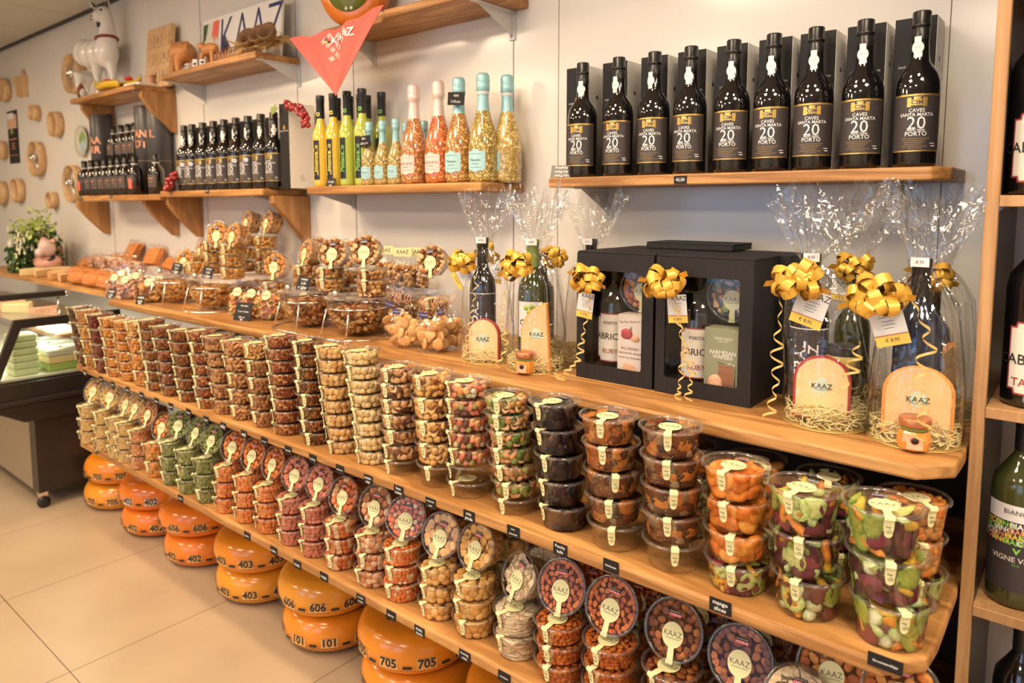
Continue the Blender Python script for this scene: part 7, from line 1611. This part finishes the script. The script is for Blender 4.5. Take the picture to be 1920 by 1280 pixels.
# cloth: triangle hanging from the shelf front
A, B, C_ = onY(542, 72, -.235), onY(730, 10, -.225), onY(629, 178, -.205)
o0 = B.copy(); t = thing('checked_cloth', 'coral red triangular cloth with pale diamonds hanging from the centre high shelf', 'cloth', o0)
def cl(u, v, off=0.0):
    """u along the top edge, v towards the tip"""
    top = A.lerp(B, u); p = top.lerp(C_, v); ww = (1 - v)
    sag = -.010 * 4 * u * (1 - u) * ww * (1 if u < .7 else 1)
    return p + Vector((0, .014 * sin(u * 17) * (.3 + v) * ww - off + .02 * sin(u * 5) * ww, sag + .004 * sin(u * 23))) - o0
nu, nv = 36, 30; vs = [cl(i / nu, j / nv) for j in range(nv + 1) for i in range(nu + 1)]; vb = [v + Vector((0, .0018, 0)) for v in vs]
b = MB().mat(M['cloth']); fs = [(j * (nu + 1) + i, j * (nu + 1) + i + 1, (j + 1) * (nu + 1) + i + 1, (j + 1) * (nu + 1) + i) for j in range(nv) for i in range(nu)]; b.add(vs, fs, True); b.add(vb, [q[::-1] for q in fs], True)
b.mat(M['clothpink'])
Pb = [p for p in [(x, y) for x in range(-6, 7) for y in range(0, 8)]]
def clxy(x, z, off=.0016):
    """position on the cloth by distance x along the top and z below it"""
    for _ in range(1): pass
    W_ = (B - A).length; v = z / .40; u = .5 + x / (W_ * max(.05, 1 - v)); return cl(min(1, max(0, u)), min(1, v), off)
s_ = .046
for r in range(6):
    z = .035 + r * s_ * .62; n_ = [3, 3, 3, 2, 1, 1][r]
    for k in range(-n_, n_ + 1):
        if (k + r) % 2: continue
        x = k * s_ * .5 - .01; 
        if r in (1,) and -1 <= k <= 2: continue
        b.add([clxy(x, z - s_ * .44), clxy(x + s_ * .32, z), clxy(x, z + s_ * .44), clxy(x - s_ * .32, z)], [(0, 1, 2, 3)], False)
b.build('cloth_sheet', t)
b = MB()
for (x, z, w_, h_, m_) in ((-.075, .052, .013, .014, 'navy'), (-.061, .052, .013, .014, 'redtag'), (-.075, .067, .014, .015, 'tagyellow'), (-.059, .067, .009, .014, 'ink')): b.mat(M[m_]); b.add([clxy(x, z, .003), clxy(x + w_, z, .003), clxy(x + w_, z + h_, .003), clxy(x, z + h_, .003)], [(0, 1, 2, 3)], False)
b.mat(M['whitepaper']); V, Fc = letters('KAAZ', .03); b.add([clxy(.03 + x * .058, .066 - y * .062, .003) for x, y in V], Fc, False); b.add([clxy(-.045, .082, .003), clxy(.045, .080, .003), clxy(.045, .084, .003), clxy(-.045, .086, .003)], [(0, 1, 2, 3)], False)
b.build('printed_name', t)
# ------------------------------------------------------------------ wine in the cabinet
def lab_bianco(t, r):
    R = r + .0005; b = MB().mat(M['whitepaper']); wrap_patch(b, R, -1.2, 1.2, .150, .178); b.mat(M['ink']); b.text('BIANCO', .0115, Matrix.Translation((0, 0, .166)), R + .0005)
    b.mat(M['label']); wrap_patch(b, R, -1.2, 1.2, .03, .1499)
    cols = [M['tagyellow'], M['gprint'], M['white'], M['copper']]
    for k in range(4):
        for j, w in enumerate(['NCO', 'VINO', 'BIAN', 'COVI', 'NOBI']): b.mat(cols[(k + j) % 4]); b.text(w, .0125, Matrix.Rotation((-.038 + j * .0205 - k * .003) / R, 4, 'Z') @ Matrix.Translation((0, 0, .1435 - k * .0095)), R + .0009, bold=.03)
    b.mat(M['gprint']); b.prism([(-.006, .006), (-.003, .006), (0, .001), (.003, .006), (.006, .006), (0, -.005)], 0, .0004, Matrix.Translation((0, -R - .0004, .100)) @ FLAT_FRONT); b.mat(M['cream']); b.text('VIGNE VERDI', .0125, Matrix.Translation((0, 0, .086)), R + .0009, bold=.01); b.mat(M['gprint']); b.text('VIVO', .005, Matrix.Translation((0, 0, .077)), R + .0009); b.build('front_label', t)
CY = -.275
def cabottle(label, px, py, zs, words, lab=None, r=.042, h=.31, glass='darkglass', Y=CY, rz=.0, z0=.03, z1=.14, dx=0):
    x = onY(px, py, Y).x + r + dx; return winebottle(label, (x, Y, zs + .0003), rz, glass, lab or lab_cabr(words, z0, z1, .85), r=r, h=h)
cabottle('large wine bottle with cream label reading CABRICHO, on the upper cabinet shelf', 1885, 300, CABZ[0], [('CABRICHO', .024, .50, 'ink'), ('VINHO', .010, .22, 'ink')], r=.050, z0=.020, z1=.130, h=.33)
cabottle('large wine bottle reading CABRICHO TAWNY at eye level in the cabinet', 1876, 700, CABZ[1], [('CABRICHO', .024, .48, 'ink'), ('PORTO', .010, .86, 'ink'), ('TAWNY', .019, .17, 'labred')], r=.050, z0=.022, z1=.142, h=.335)
cabottle('green white wine bottle with BIANCO label on the third cabinet shelf', 1852, 1000, CABZ[2], None, lab_bianco, r=.044, h=.335, glass='greenglass')
cabottle('dark wine bottle on the lowest visible cabinet shelf', 1862, 1250, CABZ[3], [('VINO', .02, .5, 'ink')], r=.040, h=.32)
cabottle('dark wine bottle on the top cabinet shelf', 1890, 60, 1.755, [('VINHO', .02, .5, 'ink')], r=.046, h=.30)
for k, (zz, lb) in enumerate(((CABZ[0], 'upper shelf'), (CABZ[1], 'eye level shelf'), (CABZ[2], 'third shelf'))):
    for j in range(2): winebottle('dark wine bottle further right in the cabinet, %s, %s' % (lb, ['nearer', 'far right'][j]), (.06 + .13 * j + .02 * k, CY, zz + .0003), 0, 'darkglass', lab_cabr([('CABRICHO', .022, .5, 'ink')], .03, .14, .85), r=.045, h=.31)
